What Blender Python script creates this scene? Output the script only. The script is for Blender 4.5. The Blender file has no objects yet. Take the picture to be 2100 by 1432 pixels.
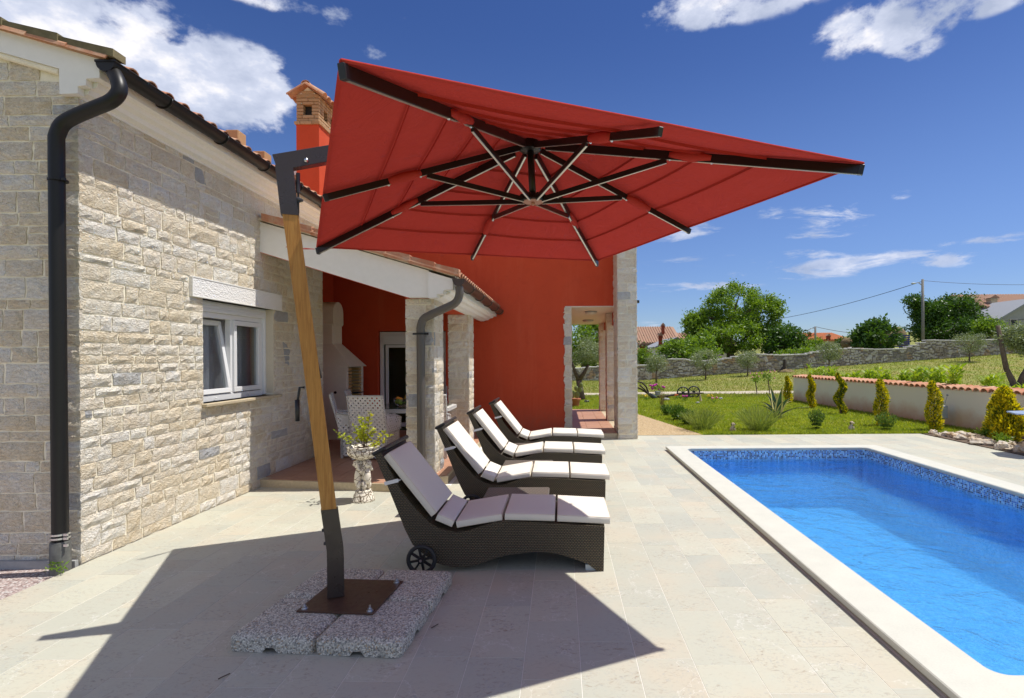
import bpy, bmesh, math, random
import numpy as np
from mathutils import Vector, Matrix
from mathutils.geometry import tessellate_polygon
R = math.radians
rng = random.Random(7)
nrng = np.random.default_rng(11)
SC = bpy.context.scene
COL = SC.collection
PI = math.pi

# ------------------------------------------------------------------ camera, world, sun, exposure
cam_d = bpy.data.cameras.new('camera')
cam = bpy.data.objects.new('camera', cam_d)
COL.objects.link(cam)
cam.location = (0, 0, 1.7)
cam.rotation_euler = (R(90), 0, 0)
cam.rotation_euler = (Matrix.Rotation(R(90), 3, 'X') @ Matrix.Rotation(-0.0065, 3, 'Z')).to_euler()
cam_d.sensor_width = 36
cam_d.lens = 36 * 1110 / 2100
cam_d.shift_x = -100 / 2100
cam_d.shift_y = 16 / 2100
cam_d.clip_end = 3000
SC.camera = cam
SC.view_settings.view_transform = 'Standard'
SC.view_settings.look = 'None'
SC.view_settings.gamma = 1
SC.view_settings.use_curve_mapping = False
SC.view_settings.exposure = 0.42

SUNV = Vector((0.45, 0.06, 1.0)).normalized()
EL = math.asin(SUNV.z)
AZ = math.atan2(SUNV.x, SUNV.y)
sun_d = bpy.data.lights.new('sun', 'SUN')
sun_d.energy = 3.7
sun_d.angle = R(0.5)
sun_d.color = (1.0, 0.965, 0.90)
sun = bpy.data.objects.new('sun', sun_d)
COL.objects.link(sun)
sun.rotation_euler = SUNV.to_track_quat('Z', 'Y').to_euler()

F = 1110.0
def ray(u, v):
    """direction (per metre of depth) of a photo pixel, roll removed"""
    u0 = u - .0065 * (v - 732); v0 = v + .0065 * (u - 1150)
    return Vector(((u0 - 1150) / F, 1.0, (732 - v0) / F))
def P(u, v, Y):
    r = ray(u, v); return Vector((r.x * Y, Y, 1.7 + r.z * Y))
def G(u, v, z=0.0):
    r = ray(u, v); t = (z - 1.7) / r.z
    return Vector((r.x * t, t, z))

class NT:
    def __init__(s, tree): s.t = tree; s.n = tree.nodes; s.l = tree.links
    def node(s, typ, **kw):
        n = s.n.new(typ)
        for k, v in kw.items():
            if k.startswith('_'): setattr(n, k[1:], v)
        for k, v in kw.items():
            if not k.startswith('_'):
                key = int(k[1:]) if k[0] == 'i' and k[1:].isdigit() else k.replace('__', ' ')
                s.set(n.inputs[key], v)
        return n
    def set(s, inp, v):
        if isinstance(v, bpy.types.NodeSocket): s.l.new(v, inp)
        elif isinstance(v, bpy.types.Node): s.l.new(v.outputs[0], inp)
        else:
            if isinstance(v, (tuple, list)) and inp.type == 'RGBA' and len(v) == 3: v = (*v, 1)
            inp.default_value = v
    def math(s, op, a, b=0.0, c=None, clamp=False):
        n = s.n.new('ShaderNodeMath'); n.operation = op; n.use_clamp = clamp
        s.set(n.inputs[0], a); s.set(n.inputs[1], b)
        if c is not None: s.set(n.inputs[2], c)
        return n.outputs[0]
    def vmath(s, op, a, b=(0, 0, 0), scale=None):
        n = s.n.new('ShaderNodeVectorMath'); n.operation = op
        s.set(n.inputs[0], a); s.set(n.inputs[1], b)
        if scale is not None: s.set(n.inputs['Scale'], scale)
        return n
    def noise(s, vec, scale, detail=4, rough=.55, dist=0):
        n = s.node('ShaderNodeTexNoise', Scale=scale, Detail=detail, Roughness=rough, Distortion=dist)
        if vec is not None: s.set(n.inputs['Vector'], vec)
        return n
    def voro(s, vec, scale, feature='F1', rand=1):
        n = s.n.new('ShaderNodeTexVoronoi'); n.feature = feature
        s.set(n.inputs['Vector'], vec); n.inputs['Scale'].default_value = scale
        n.inputs['Randomness'].default_value = rand
        return n
    def ramp(s, fac, stops, interp='LINEAR'):
        n = s.n.new('ShaderNodeValToRGB'); n.color_ramp.interpolation = interp
        e = n.color_ramp.elements
        while len(e) < len(stops): e.new(.5)
        for i, (p, c) in enumerate(stops):
            e[i].position = p
            e[i].color = (c, c, c, 1) if isinstance(c, (int, float)) else (*c, 1)
        s.set(n.inputs[0], fac); return n.outputs[0]
    def mix(s, fac, a, b, mode='MIX'):
        n = s.n.new('ShaderNodeMix'); n.data_type = 'RGBA'; n.blend_type = mode
        s.set(n.inputs[0], fac); s.set(n.inputs[6], a); s.set(n.inputs[7], b)
        return n.outputs[2]
    def mapr(s, v, a, b, c, d, smooth=False):
        n = s.n.new('ShaderNodeMapRange')
        if smooth: n.interpolation_type = 'SMOOTHSTEP'
        s.set(n.inputs[0], v)
        for i, x in enumerate((a, b, c, d)): s.set(n.inputs[i + 1], x)
        return n.outputs[0]
    def bump(s, h, strength, dist, prev=None):
        n = s.n.new('ShaderNodeBump'); n.inputs['Strength'].default_value = strength
        n.inputs['Distance'].default_value = dist
        s.set(n.inputs['Height'], h)
        if prev is not None: s.set(n.inputs['Normal'], prev)
        return n.outputs[0]
    def sep(s, v):
        n = s.n.new('ShaderNodeSeparateXYZ'); s.set(n.inputs[0], v); return n.outputs
    def comb(s, x, y, z):
        n = s.n.new('ShaderNodeCombineXYZ')
        for i, q in enumerate((x, y, z)): s.set(n.inputs[i], q)
        return n.outputs[0]

# ---- world: Nishita sky with cumulus and streaks placed by direction
def make_world():
    w = bpy.data.worlds.new('World'); SC.world = w; w.use_nodes = True
    nt = NT(w.node_tree); nt.n.clear()
    sky = nt.n.new('ShaderNodeTexSky'); sky.sky_type = 'NISHITA'; sky.sun_disc = False
    sky.sun_elevation = EL; sky.sun_rotation = AZ
    sky.altitude = 100; sky.air_density = 1.0; sky.dust_density = .25; sky.ozone_density = 3.0
    tc = nt.n.new('ShaderNodeTexCoord')
    d = nt.vmath('NORMALIZE', tc.outputs['Generated']).outputs[0]
    hs = nt.node('ShaderNodeHueSaturation', Hue=.508, Saturation=1.10, Value=1.0, Fac=1.0, Color=sky.outputs[0])
    blobs = [  # photo pixel centre, half widths px, strength
        (60, 30, 220, 120, 1.15), (230, 100, 190, 105, 1.15), (400, 170, 160, 95, 1.1), (510, 190, 85, 90, 1.05), (330, 45, 70, 50, .45), (600, 250, 40, 40, .5),
        (560, 0, 90, 22, .55), (1470, 12, 170, 42, .68), (1840, 40, 140, 55, .70), (2050, 5, 110, 22, .5), (1870, 95, 45, 30, .62),
        (700, 50, 42, 40, .55), (765, 100, 26, 22, .5), (900, 88, 24, 14, .3), (820, 45, 20, 16, .3),
        (1680, 455, 90, 38, .66), (1570, 448, 44, 26, .6), (1525, 532, 160, 16, .56), (1745, 545, 200, 24, .58), (2050, 490, 100, 11, .55),
        (1400, 470, 70, 28, .58), (1670, 310, 44, 20, .52), (1850, 398, 20, 12, .55), (1400, 588, 130, 11, .5), (1560, 430, 60, 50, .3), (1330, 668, 30, 10, .4)]
    mask = None
    for (u, v, rx, rz, s) in blobs:
        c = ray(u, v); L = c.length; c = c / L
        t1 = Vector((c.y, -c.x, 0)).normalized(); t2 = t1.cross(c).normalized()
        ax, az = rx / F / L / .8, rz / F / L
        df = nt.vmath('SUBTRACT', d, tuple(c)).outputs[0]
        a = nt.vmath('DOT_PRODUCT', df, tuple(t1 / ax)).outputs['Value']
        b = nt.vmath('DOT_PRODUCT', df, tuple(t2 / az)).outputs['Value']
        r2 = nt.math('ADD', nt.math('MULTIPLY', a, a), nt.math('MULTIPLY', b, b))
        front = nt.vmath('DOT_PRODUCT', d, tuple(c)).outputs['Value']
        m = nt.math('MULTIPLY', nt.mapr(r2, 0.0, 1.7, s, 0.0, True), nt.math('GREATER_THAN', front, 0.0))
        mask = m if mask is None else nt.math('MAXIMUM', mask, m)
    z = nt.sep(d)[2]
    # broad unseen cloud added overhead and behind the camera to whiten the fill light
    pl = nt.vmath('DIVIDE', d, nt.comb(nt.math('ADD', nt.math('MAXIMUM', z, 0.0), .12), nt.math('ADD', nt.math('MAXIMUM', z, 0.0), .12), nt.math('ADD', nt.math('MAXIMUM', z, 0.0), .12))).outputs[0]
    far = nt.noise(pl, 1.1, 3, .5)
    back = nt.math('MAXIMUM', nt.mapr(nt.sep(d)[1], .15, -.15, 0, 1, True), nt.mapr(z, .60, .72, 0, 1, True))
    mask = nt.math('MAXIMUM', mask, nt.math('MULTIPLY', nt.mapr(far.outputs[0], .40, .60, 0, 1.1, True), back))
    sq = nt.vmath('MULTIPLY', d, (1, 1, 1.7)).outputs[0]
    n1 = nt.noise(sq, 10, 12, .60, .1)
    n2 = nt.noise(sq, 3.2, 4, .5)
    wsp = nt.noise(nt.vmath('MULTIPLY', d, (1, 1, 4.5)).outputs[0], 8, 12, .66, .5)
    lowf = nt.mapr(z, .20, .34, 1, 0, True)
    n1m = nt.math('ADD', nt.math('MULTIPLY', wsp.outputs[0], lowf), nt.math('MULTIPLY', n1.outputs[0], nt.math('SUBTRACT', 1.0, lowf)))
    dens = nt.math('ADD', nt.math('MULTIPLY', mask, 1.25), nt.math('ADD', nt.math('MULTIPLY', nt.math('SUBTRACT', n1m, .5), 4.4), nt.math('MULTIPLY', nt.math('SUBTRACT', n2.outputs[0], .5), .9)))
    dens = nt.mapr(dens, .45, 1.15, 0, 1, True)
    dens = nt.math('MULTIPLY', dens, nt.mapr(mask, .03, .5, 0, 1.0, True))
    dens = nt.math('MULTIPLY', dens, nt.mapr(lowf, 0, 1, .96, .72))
    sh = nt.noise(nt.vmath('ADD', sq, (.03, .01, .12)).outputs[0], 6.5, 6, .6)
    ccol = nt.ramp(sh.outputs[0], [(.38, (3.6, 4.1, 5.4)), (.52, (5.4, 5.8, 7.0)), (.64, (9.5, 9.1, 8.9))])
    base = nt.mix(nt.mapr(z, 0.0, .42, 1.0, .55, True), hs.outputs[0], nt.mix(1.0, hs.outputs[0], (.56, .64, .86), 'MULTIPLY'))
    base = nt.mix(nt.mapr(z, .18, .55, 0, 1.0, True), base, nt.mix(1.0, base, (.56, .66, .80), 'MULTIPLY'))
    col = nt.mix(dens, base, ccol)
    bg = nt.node('ShaderNodeBackground', Color=col, Strength=.097)
    out = nt.n.new('ShaderNodeOutputWorld'); nt.l.new(bg.outputs[0], out.inputs[0])
make_world()

# ------------------------------------------------------------------ mesh helpers
class MB:
    def __init__(s): s.v = []; s.f = []; s.m = []
    def add(s, vs, fs, mi=0):
        o = len(s.v); s.v.extend([tuple(p) for p in vs])
        for f in fs: s.f.append(tuple(i + o for i in f)); s.m.append(mi)
        return s
    def box(s, a, b, mi=0, bev=0.0):
        x0, y0, z0 = a; x1, y1, z1 = b
        if bev > 0: return s.rbox(((x0 + x1) / 2, (y0 + y1) / 2, (z0 + z1) / 2), (x1 - x0, y1 - y0, z1 - z0), bev=bev, mi=mi)
        vs = [(x0, y0, z0), (x1, y0, z0), (x1, y1, z0), (x0, y1, z0), (x0, y0, z1), (x1, y0, z1), (x1, y1, z1), (x0, y1, z1)]
        return s.add(vs, [(0, 3, 2, 1), (4, 5, 6, 7), (0, 1, 5, 4), (1, 2, 6, 5), (2, 3, 7, 6), (3, 0, 4, 7)], mi)
    def rbox(s, c, size, M=None, bev=.005, seg=1, mi=0):
        bm = bmesh.new(); bmesh.ops.create_cube(bm, size=1)
        for v in bm.verts: v.co = Vector((v.co.x * size[0], v.co.y * size[1], v.co.z * size[2]))
        if bev: bmesh.ops.bevel(bm, geom=bm.edges[:], offset=min(bev, min(size) * .45), segments=seg, affect='EDGES', profile=.5)
        bm.verts.index_update()
        c = Vector(c)
        vs = [((M @ v.co) if M else v.co) + c for v in bm.verts]
        s.add(vs, [[v.index for v in f.verts] for f in bm.faces], mi); bm.free(); return s
    def bar(s, p, q, w, h, up=(0, 0, 1), mi=0, bev=0.0, ext=0.0):
        p = Vector(p); q = Vector(q); d = q - p; L = d.length; d.normalize()
        sd = d.cross(Vector(up)); 
        if sd.length < 1e-4: sd = d.cross(Vector((0, 1, 0)))
        sd.normalize(); u = sd.cross(d)
        M = Matrix((d, sd, u)).transposed()
        return s.rbox((p + q) / 2, (L + ext, w, h), M, bev, 1, mi)
    def prism(s, poly, a0, a1, axis='y', mi=0, caps=True):
        """poly: list of 2D points; extruded along axis between a0 and a1. axis y: pts are (x,z); x: (y,z); z: (x,y)"""
        n = len(poly)
        def pt(p, a):
            if axis == 'y': return (p[0], a, p[1])
            if axis == 'x': return (a, p[0], p[1])
            return (p[0], p[1], a)
        vs = [pt(p, a0) for p in poly] + [pt(p, a1) for p in poly]
        fs = [(i, (i + 1) % n, n + (i + 1) % n, n + i) for i in range(n)]
        if caps:
            tr = tessellate_polygon([[Vector((p[0], p[1], 0)) for p in poly]])
            fs += [tuple(t) for t in tr] + [tuple(n + i for i in reversed(t)) for t in tr]
        return s.add(vs, fs, mi)
    def tube(s, pts, r, n=10, mi=0, caps=True, closed=False):
        pts = [Vector(p) for p in pts]; m = len(pts)
        rs = r if isinstance(r, (list, tuple)) else [r] * m
        prev = None; vs = []
        for i, p in enumerate(pts):
            if closed: t = (pts[(i + 1) % m] - pts[i - 1])
            else: t = (pts[min(i + 1, m - 1)] - pts[max(i - 1, 0)])
            t.normalize()
            if prev is None:
                a = Vector((0, 0, 1)) if abs(t.z) < .9 else Vector((1, 0, 0))
                x = t.cross(a).normalized()
            else:
                x = prev - t * prev.dot(t)
                x = x.normalized() if x.length > 1e-5 else t.orthogonal().normalized()
            y = t.cross(x); prev = x
            for k in range(n):
                an = 2 * PI * k / n
                vs.append(p + (x * math.cos(an) + y * math.sin(an)) * rs[i])
        fs = []
        for i in range(m if closed else m - 1):
            j = (i + 1) % m
            for k in range(n): fs.append((i * n + k, i * n + (k + 1) % n, j * n + (k + 1) % n, j * n + k))
        if caps and not closed:
            fs.append(tuple(range(n - 1, -1, -1))); fs.append(tuple((m - 1) * n + k for k in range(n)))
        return s.add(vs, fs, mi)
    def lathe(s, prof, c=(0, 0, 0), n=24, mi=0, wob=None):
        c = Vector(c); vs = []; m = len(prof)
        for (r, z) in prof:
            for k in range(n):
                a = 2 * PI * k / n; rr = r * (wob(a, z) if wob else 1)
                vs.append(c + Vector((rr * math.cos(a), rr * math.sin(a), z)))
        fs = [(i * n + k, i * n + (k + 1) % n, (i + 1) * n + (k + 1) % n, (i + 1) * n + k) for i in range(m - 1) for k in range(n)]
        fs += [tuple(range(n - 1, -1, -1)), tuple((m - 1) * n + k for k in range(n))]
        return s.add(vs, fs, mi)
    def sheet(s, pts, mi=0): return s.add(pts, [tuple(range(len(pts)))], mi)
    def ball(s, c, r, sc=(1, 1, 1), n=10, m=7, mi=0, jit=0, M=None):
        vs = []; c = Vector(c)
        for i in range(m + 1):
            th = PI * i / m
            for k in range(n):
                a = 2 * PI * k / n
                q = Vector((math.sin(th) * math.cos(a) * sc[0], math.sin(th) * math.sin(a) * sc[1], math.cos(th) * sc[2])) * r
                if jit and 0 < i < m: q *= 1 + rng.uniform(-jit, jit)
                if M: q = M @ q
                vs.append(c + q)
        fs = [(i * n + k, (i + 1) * n + k, (i + 1) * n + (k + 1) % n, i * n + (k + 1) % n) for i in range(m) for k in range(n)]
        return s.add(vs, fs, mi)
    def build(s, name, mats, parent=None, smooth=False, auto=None, kind=None, label=None, face=None):
        me = bpy.data.meshes.new(name)
        vs = s.v
        if parent is not None and parent in WM:
            inv = WM[parent]
            vs = [tuple(inv @ Vector(p)) for p in vs]
        me.from_pydata(vs, [], s.f)
        if not isinstance(mats, (list, tuple)): mats = [mats]
        for m in mats: me.materials.append(m)
        if len(mats) > 1: me.polygons.foreach_set('material_index', s.m)
        bm = bmesh.new(); bm.from_mesh(me)
        if len(bm.faces) < 30000:
            bmesh.ops.recalc_face_normals(bm, faces=bm.faces)
        if face is not None:
            bm.normal_update()
            fl_ = [f for f in bm.faces if f.normal.dot(Vector(face)) < 0]
            if fl_: bmesh.ops.reverse_faces(bm, faces=fl_)
        bm.to_mesh(me); bm.free()
        uvbox(me)
        if smooth: 
            me.polygons.foreach_set('use_smooth', [True] * len(me.polygons))
            if auto:
                try: me.set_sharp_from_angle(angle=R(auto))
                except Exception: pass
        o = bpy.data.objects.new(name, me); COL.objects.link(o)
        if parent is not None: o.parent = parent
        if kind: o['kind'] = kind
        if label: o['label'] = label
        return o
WM = {}
def uvbox(me):
    n = len(me.loops)
    if n == 0: return
    co = np.empty(len(me.vertices) * 3); me.vertices.foreach_get('co', co); co = co.reshape(-1, 3)
    li = np.empty(n, dtype=np.int32); me.loops.foreach_get('vertex_index', li)
    nf = len(me.polygons); nm = np.empty(nf * 3); me.polygons.foreach_get('normal', nm); nm = np.abs(nm.reshape(-1, 3))
    tot = np.empty(nf, dtype=np.int32); me.polygons.foreach_get('loop_total', tot)
    fa = np.repeat(np.argmax(nm, axis=1), tot)
    p = co[li]
    uv = np.where((fa == 0)[:, None], p[:, [1, 2]], np.where((fa == 1)[:, None], p[:, [0, 2]], p[:, [0, 1]]))
    ul = me.uv_layers.new(name='UVMap'); ul.data.foreach_set('uv', uv.astype(np.float32).ravel())

def thing(name, label, cat, loc=(0, 0, 0), rz=0.0, group=None):
    o = bpy.data.objects.new(name, None); COL.objects.link(o)
    o.location = loc; o.rotation_euler = (0, 0, rz); o.empty_display_size = .2
    tag(o, label, cat, group)
    WM[o] = (Matrix.Translation(Vector(loc)) @ Matrix.Rotation(rz, 4, 'Z')).inverted()
    return o
def tag(o, label, cat, group=None):
    o['label'] = label; o['category'] = cat
    if group: o['group'] = group
    return o
def kids(o): return [c for c in COL.objects if c.parent == o]
def copy_tree(o, parent=None):
    c = o.copy(); COL.objects.link(c); c.parent = parent
    for ch in kids(o): copy_tree(ch, c)
    return c
def holder(name, parent, loc):
    """a part that holds sub-parts and has no mesh of its own would be an Empty: parts get a mesh instead; this records the frame only"""
    WM[parent] = WM.get(parent)

# ------------------------------------------------------------------ materials
MATS = {}
def mat(name, base=(.5, .5, .5), rough=.6, metal=0, spec=.5, coat=0, fn=None):
    if name in MATS: return MATS[name]
    m = bpy.data.materials.new(name); m.use_nodes = True
    nt = NT(m.node_tree); b = m.node_tree.nodes['Principled BSDF']
    nt.set(b.inputs['Base Color'], base); b.inputs['Roughness'].default_value = rough
    b.inputs['Metallic'].default_value = metal; b.inputs['Specular IOR Level'].default_value = spec
    b.inputs['Coat Weight'].default_value = coat
    if fn: fn(nt, b)
    MATS[name] = m; return m
def geo_pos(nt): return nt.n.new('ShaderNodeNewGeometry').outputs['Position']
def obj_rand(nt): return nt.n.new('ShaderNodeObjectInfo').outputs['Random']
def uvv(nt): return nt.n.new('ShaderNodeUVMap').outputs[0]

def rough_grain(scale=40, amt=.25, bump=.3, bd=.004, tint=None):
    def fn(nt, b):
        p = geo_pos(nt); n = nt.noise(p, scale, 6, .6)
        base = tuple(b.inputs['Base Color'].default_value)[:3]
        n2 = nt.noise(p, scale / 14, 3, .5)
        lo = tuple(c * (1 - amt) for c in base); hi = tuple(min(1, c * (1 + amt)) for c in base)
        f = nt.math('ADD', nt.math('MULTIPLY', n.outputs[0], .6), nt.math('MULTIPLY', n2.outputs[0], .4))
        nt.set(b.inputs['Base Color'], nt.ramp(f, [(.3, lo), (.7, hi)]))
        if bump: nt.set(b.inputs['Normal'], nt.bump(n.outputs[0], bump, bd))
    return fn

def stone_fn(warm, offset=0.0, rand=True, dark=1.0):
    def fn(nt, b):
        p = geo_pos(nt)
        r = obj_rand(nt) if rand else nt.voro(p, 3.1).outputs['Color']
        if not rand: r = nt.sep(r)[0]
        pal = [(0, (.87, .78, .62)), (.14, (.91, .85, .73)), (.3, (.85, .77, .63)), (.46, (.92, .88, .78)), (.6, (.84, .74, .57)), (.72, (.90, .84, .73)), (.84, (.87, .79, .66)), (.905, (.91, .87, .79)), (.972, (.60, .60, .59)), (.988, (.52, .53, .55))]
        pal = [(a, tuple(x * dark for x in c)) for a, c in pal]
        c = nt.ramp(r, pal, 'CONSTANT')
        pp = nt.vmath('ADD', p, nt.comb(nt.math('MULTIPLY', r, 37.0), 0.0, nt.math('MULTIPLY', r, 11.0))).outputs[0]
        n1 = nt.noise(pp, 9, 6, .65, .4); n2 = nt.noise(pp, 60, 5, .7)
        st = nt.noise(nt.vmath('MULTIPLY', pp, (1, 1, 1.6)).outputs[0], 24, 5, .62, 1.4)
        c = nt.mix(nt.mapr(n1.outputs[0], .42, .70, 0, .50), c, nt.mix(1.0, c, (.92, .80, .62), 'MULTIPLY'))
        c = nt.mix(nt.mapr(n1.outputs[0], .3, .44, .4, 0), c, (.72, .71, .68))
        c = nt.mix(nt.mapr(n2.outputs[0], .38, .55, .25, 0), c, nt.mix(1.0, c, (.60, .54, .46), 'MULTIPLY'))
        c = nt.mix(nt.mapr(st.outputs[0], .36, .46, .34, 0), c, nt.mix(1.0, c, (.64, .52, .38), 'MULTIPLY'))
        nt.set(b.inputs['Base Color'], c)
        h = nt.math('ADD', nt.math('MULTIPLY', st.outputs[0], 1.0), nt.math('MULTIPLY', n2.outputs[0], .30))
        nt.set(b.inputs['Normal'], nt.bump(h, 1.0, .034))
    return fn
M_stone = mat('limestone_block', rough=.9, spec=.15, fn=stone_fn(1))
M_stone_mass = mat('limestone_block_mass', rough=.9, spec=.15, fn=stone_fn(1, rand=False))
M_mortar = mat('lime_mortar', (.88, .81, .64), .95, spec=.1, fn=rough_grain(55, .12, .6, .006))

def tile_fn(base1, base2, pink, jitter=True):
    def fn(nt, b):
        p = geo_pos(nt)
        r = obj_rand(nt) if jitter else nt.noise(p, .8, 1).outputs[0]
        c = nt.mix(r, base1, base2)
        off = nt.vmath('ADD', p, nt.comb(nt.math('MULTIPLY', r, 41.0), nt.math('MULTIPLY', r, 23.0), 0.0)).outputs[0]
        big = nt.noise(off, 1.6, 4, .55)
        c = nt.mix(nt.mapr(big.outputs[0], .45, .72, 0, .65), c, pink)
        sp = nt.noise(nt.vmath('MULTIPLY', off, (1, 2.0, 1)).outputs[0], 22, 7, .72, 1.2)
        zone = nt.mapr(nt.noise(off, 3.0, 3, .6).outputs[0], .42, .66, .15, 1)
        c = nt.mix(nt.math('MULTIPLY', nt.mapr(sp.outputs[0], .54, .62, 0, .75), zone), c, (.30, .22, .15))
        sp2 = nt.noise(off, 46, 5, .7, .6)
        c = nt.mix(nt.math('MULTIPLY', nt.mapr(sp2.outputs[0], .55, .64, 0, .5), zone), c, (.28, .30, .33))
        v = nt.voro(off, 1.1, 'DISTANCE_TO_EDGE')
        nt.set(v.inputs['Vector'], nt.vmath('ADD', off, nt.vmath('SCALE', nt.noise(off, 5, 4, .7).outputs['Color'], (0, 0, 0), .35).outputs[0]).outputs[0])
        c = nt.mix(nt.mapr(v.outputs['Distance'], 0, .006, .35, 0), c, (.80, .78, .74))
        nt.set(b.inputs['Base Color'], c)
        nt.set(b.inputs['Roughness'], nt.mapr(big.outputs[0], .3, .7, .48, .66))
        nt.set(b.inputs['Normal'], nt.bump(sp.outputs[0], .07, .003))
    return fn
M_patio = mat('honed_limestone_tile', rough=.5, spec=.3, fn=tile_fn((.545, .53, .42), (.455, .455, .38), (.56, .475, .355)))
M_patio_mass = mat('honed_limestone_mass', rough=.5, spec=.3, fn=tile_fn((.545, .53, .42), (.455, .455, .38), (.56, .475, .355), False))
M_grout = mat('pale_grout', (.80, .77, .70), .9, spec=.1, fn=rough_grain(80, .12, .2))
M_coping = mat('cast_stone_coping', (.60, .585, .50), .6, spec=.25, fn=rough_grain(90, .09, .15, .002))
M_dark = mat('dark_recess', (.03, .028, .025), .9)
M_terra = mat('terracotta_floor_tile', rough=.45, spec=.4, fn=lambda nt, b: nt.set(b.inputs['Base Color'],
    nt.mix(nt.noise(geo_pos(nt), 6, 5, .6).outputs[0], nt.mix(obj_rand(nt), (.36, .17, .10), (.45, .23, .14)), (.52, .30, .20))))
M_step = mat('limestone_step', (.52, .43, .29), .75, spec=.2, fn=rough_grain(30, .18, .4, .004))

def red_fn(nt, b):
    p = geo_pos(nt); n = nt.noise(p, 2.0, 4, .5); f = nt.noise(p, 240, 3, .6)
    nt.set(b.inputs['Base Color'], nt.mix(n.outputs[0], (.56, .074, .030), (.64, .092, .038)))
    st_ = nt.noise(nt.vmath('MULTIPLY', p, (2.2, 2.2, .25)).outputs[0], 1.5, 5, .65, .5); tr_ = nt.noise(p, 5, 6, .7, .8)
    low = nt.math('MULTIPLY', nt.mapr(nt.sep(p)[2], .1, .75, .5, 0, True), nt.mapr(tr_.outputs[0], .35, .6, .2, 1))
    c = nt.mix(n.outputs[0], (.56, .074, .030), (.64, .092, .038))
    c = nt.mix(nt.mapr(st_.outputs[0], .5, .68, 0, .28), c, (.70, .15, .075))
    c = nt.mix(nt.mapr(tr_.outputs[0], .52, .66, 0, .2), c, (.44, .055, .025))
    nt.set(b.inputs['Base Color'], nt.mix(low, c, (.46, .13, .075)))
    nt.set(b.inputs['Normal'], nt.bump(tr_.outputs[0], .25, .02, nt.bump(f.outputs[0], .45, .004)))
M_red = mat('red_render', rough=.85, spec=.15, fn=red_fn)
M_white = mat('white_painted_plaster', (.85, .83, .78), .7, spec=.25, fn=rough_grain(14, .04, .12, .003))
M_cream = mat('cream_plaster', (.66, .58, .45), .85, spec=.15, fn=rough_grain(60, .08, .3, .003))
M_bbq = mat('cream_white_masonry', (.88, .83, .72), .8, fn=rough_grain(10, .05, .2, .003))
M_pvc = mat('white_pvc', (.80, .80, .80), .32, spec=.5)
M_gutter = mat('dark_brown_gutter_metal', (.013, .012, .011), .42, spec=.35, fn=None)
M_gutter_b = mat('brown_gutter_metal', (.060, .040, .028), .38, spec=.6)
M_steel = mat('dark_bronze_steel', (.035, .024, .020), .30, spec=.6, fn=lambda nt, b: nt.set(b.inputs['Roughness'], nt.mapr(nt.noise(geo_pos(nt), 9, 4, .6).outputs[0], .3, .7, .22, .42)))
M_plate = mat('brown_steel_plate', (.085, .040, .022), .36, spec=.6, fn=lambda nt, b: nt.set(b.inputs['Roughness'], nt.mapr(nt.noise(geo_pos(nt), 25, 5, .7).outputs[0], .3, .7, .25, .5)))
M_rib = mat('black_anodised_rib', (.012, .009, .009), .36, spec=.4)
M_alu = mat('bare_aluminium', (.62, .60, .54), .35, metal=.9)
M_chrome = mat('zinc_bolt', (.65, .66, .68), .28, metal=1)
M_black = mat('black_plastic', (.014, .014, .015), .4, spec=.5)
M_rubber = mat('black_rubber', (.02, .02, .021), .6)

def tile_roof_fn(nt, b):
    p = geo_pos(nt); r = obj_rand(nt); n = nt.noise(p, 7, 6, .65); g = nt.noise(p, 30, 5, .7)
    c = nt.mix(r, (.50, .20, .11), (.60, .33, .20))
    c = nt.mix(nt.mapr(n.outputs[0], .45, .7, 0, .7), c, (.62, .47, .33))
    c = nt.mix(nt.mapr(g.outputs[0], .55, .7, 0, .5), c, (.16, .13, .10))
    nt.set(b.inputs['Base Color'], c); nt.set(b.inputs['Normal'], nt.bump(g.outputs[0], .3, .004))
M_clay = mat('clay_roof_tile', rough=.85, spec=.15, fn=tile_roof_fn)
M_brick = mat('thin_clay_brick', rough=.85, spec=.15, fn=lambda nt, b: nt.set(b.inputs['Base Color'],
    nt.mix(nt.noise(geo_pos(nt), 30, 5, .6).outputs[0], nt.mix(obj_rand(nt), (.50, .27, .13), (.64, .42, .24)), (.36, .22, .12))))

def wood_fn(nt, b):
    p = nt.n.new('ShaderNodeTexCoord').outputs['Object']
    q = nt.vmath('MULTIPLY', p, (26, 26, 1.3)).outputs[0]
    n = nt.noise(q, 3, 7, .65, .8); f = nt.noise(nt.vmath('MULTIPLY', p, (160, 160, 5)).outputs[0], 2, 4, .6)
    c = nt.ramp(n.outputs[0], [(.3, (.30, .125, .025)), (.5, (.44, .205, .045)), (.7, (.52, .27, .07))])
    c = nt.mix(nt.mapr(f.outputs[0], .5, .7, 0, .45), c, (.22, .085, .02))
    nt.set(b.inputs['Base Color'], c); nt.set(b.inputs['Normal'], nt.bump(f.outputs[0], .15, .001))
M_wood = mat('oiled_hardwood', rough=.42, spec=.4, fn=wood_fn)

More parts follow.
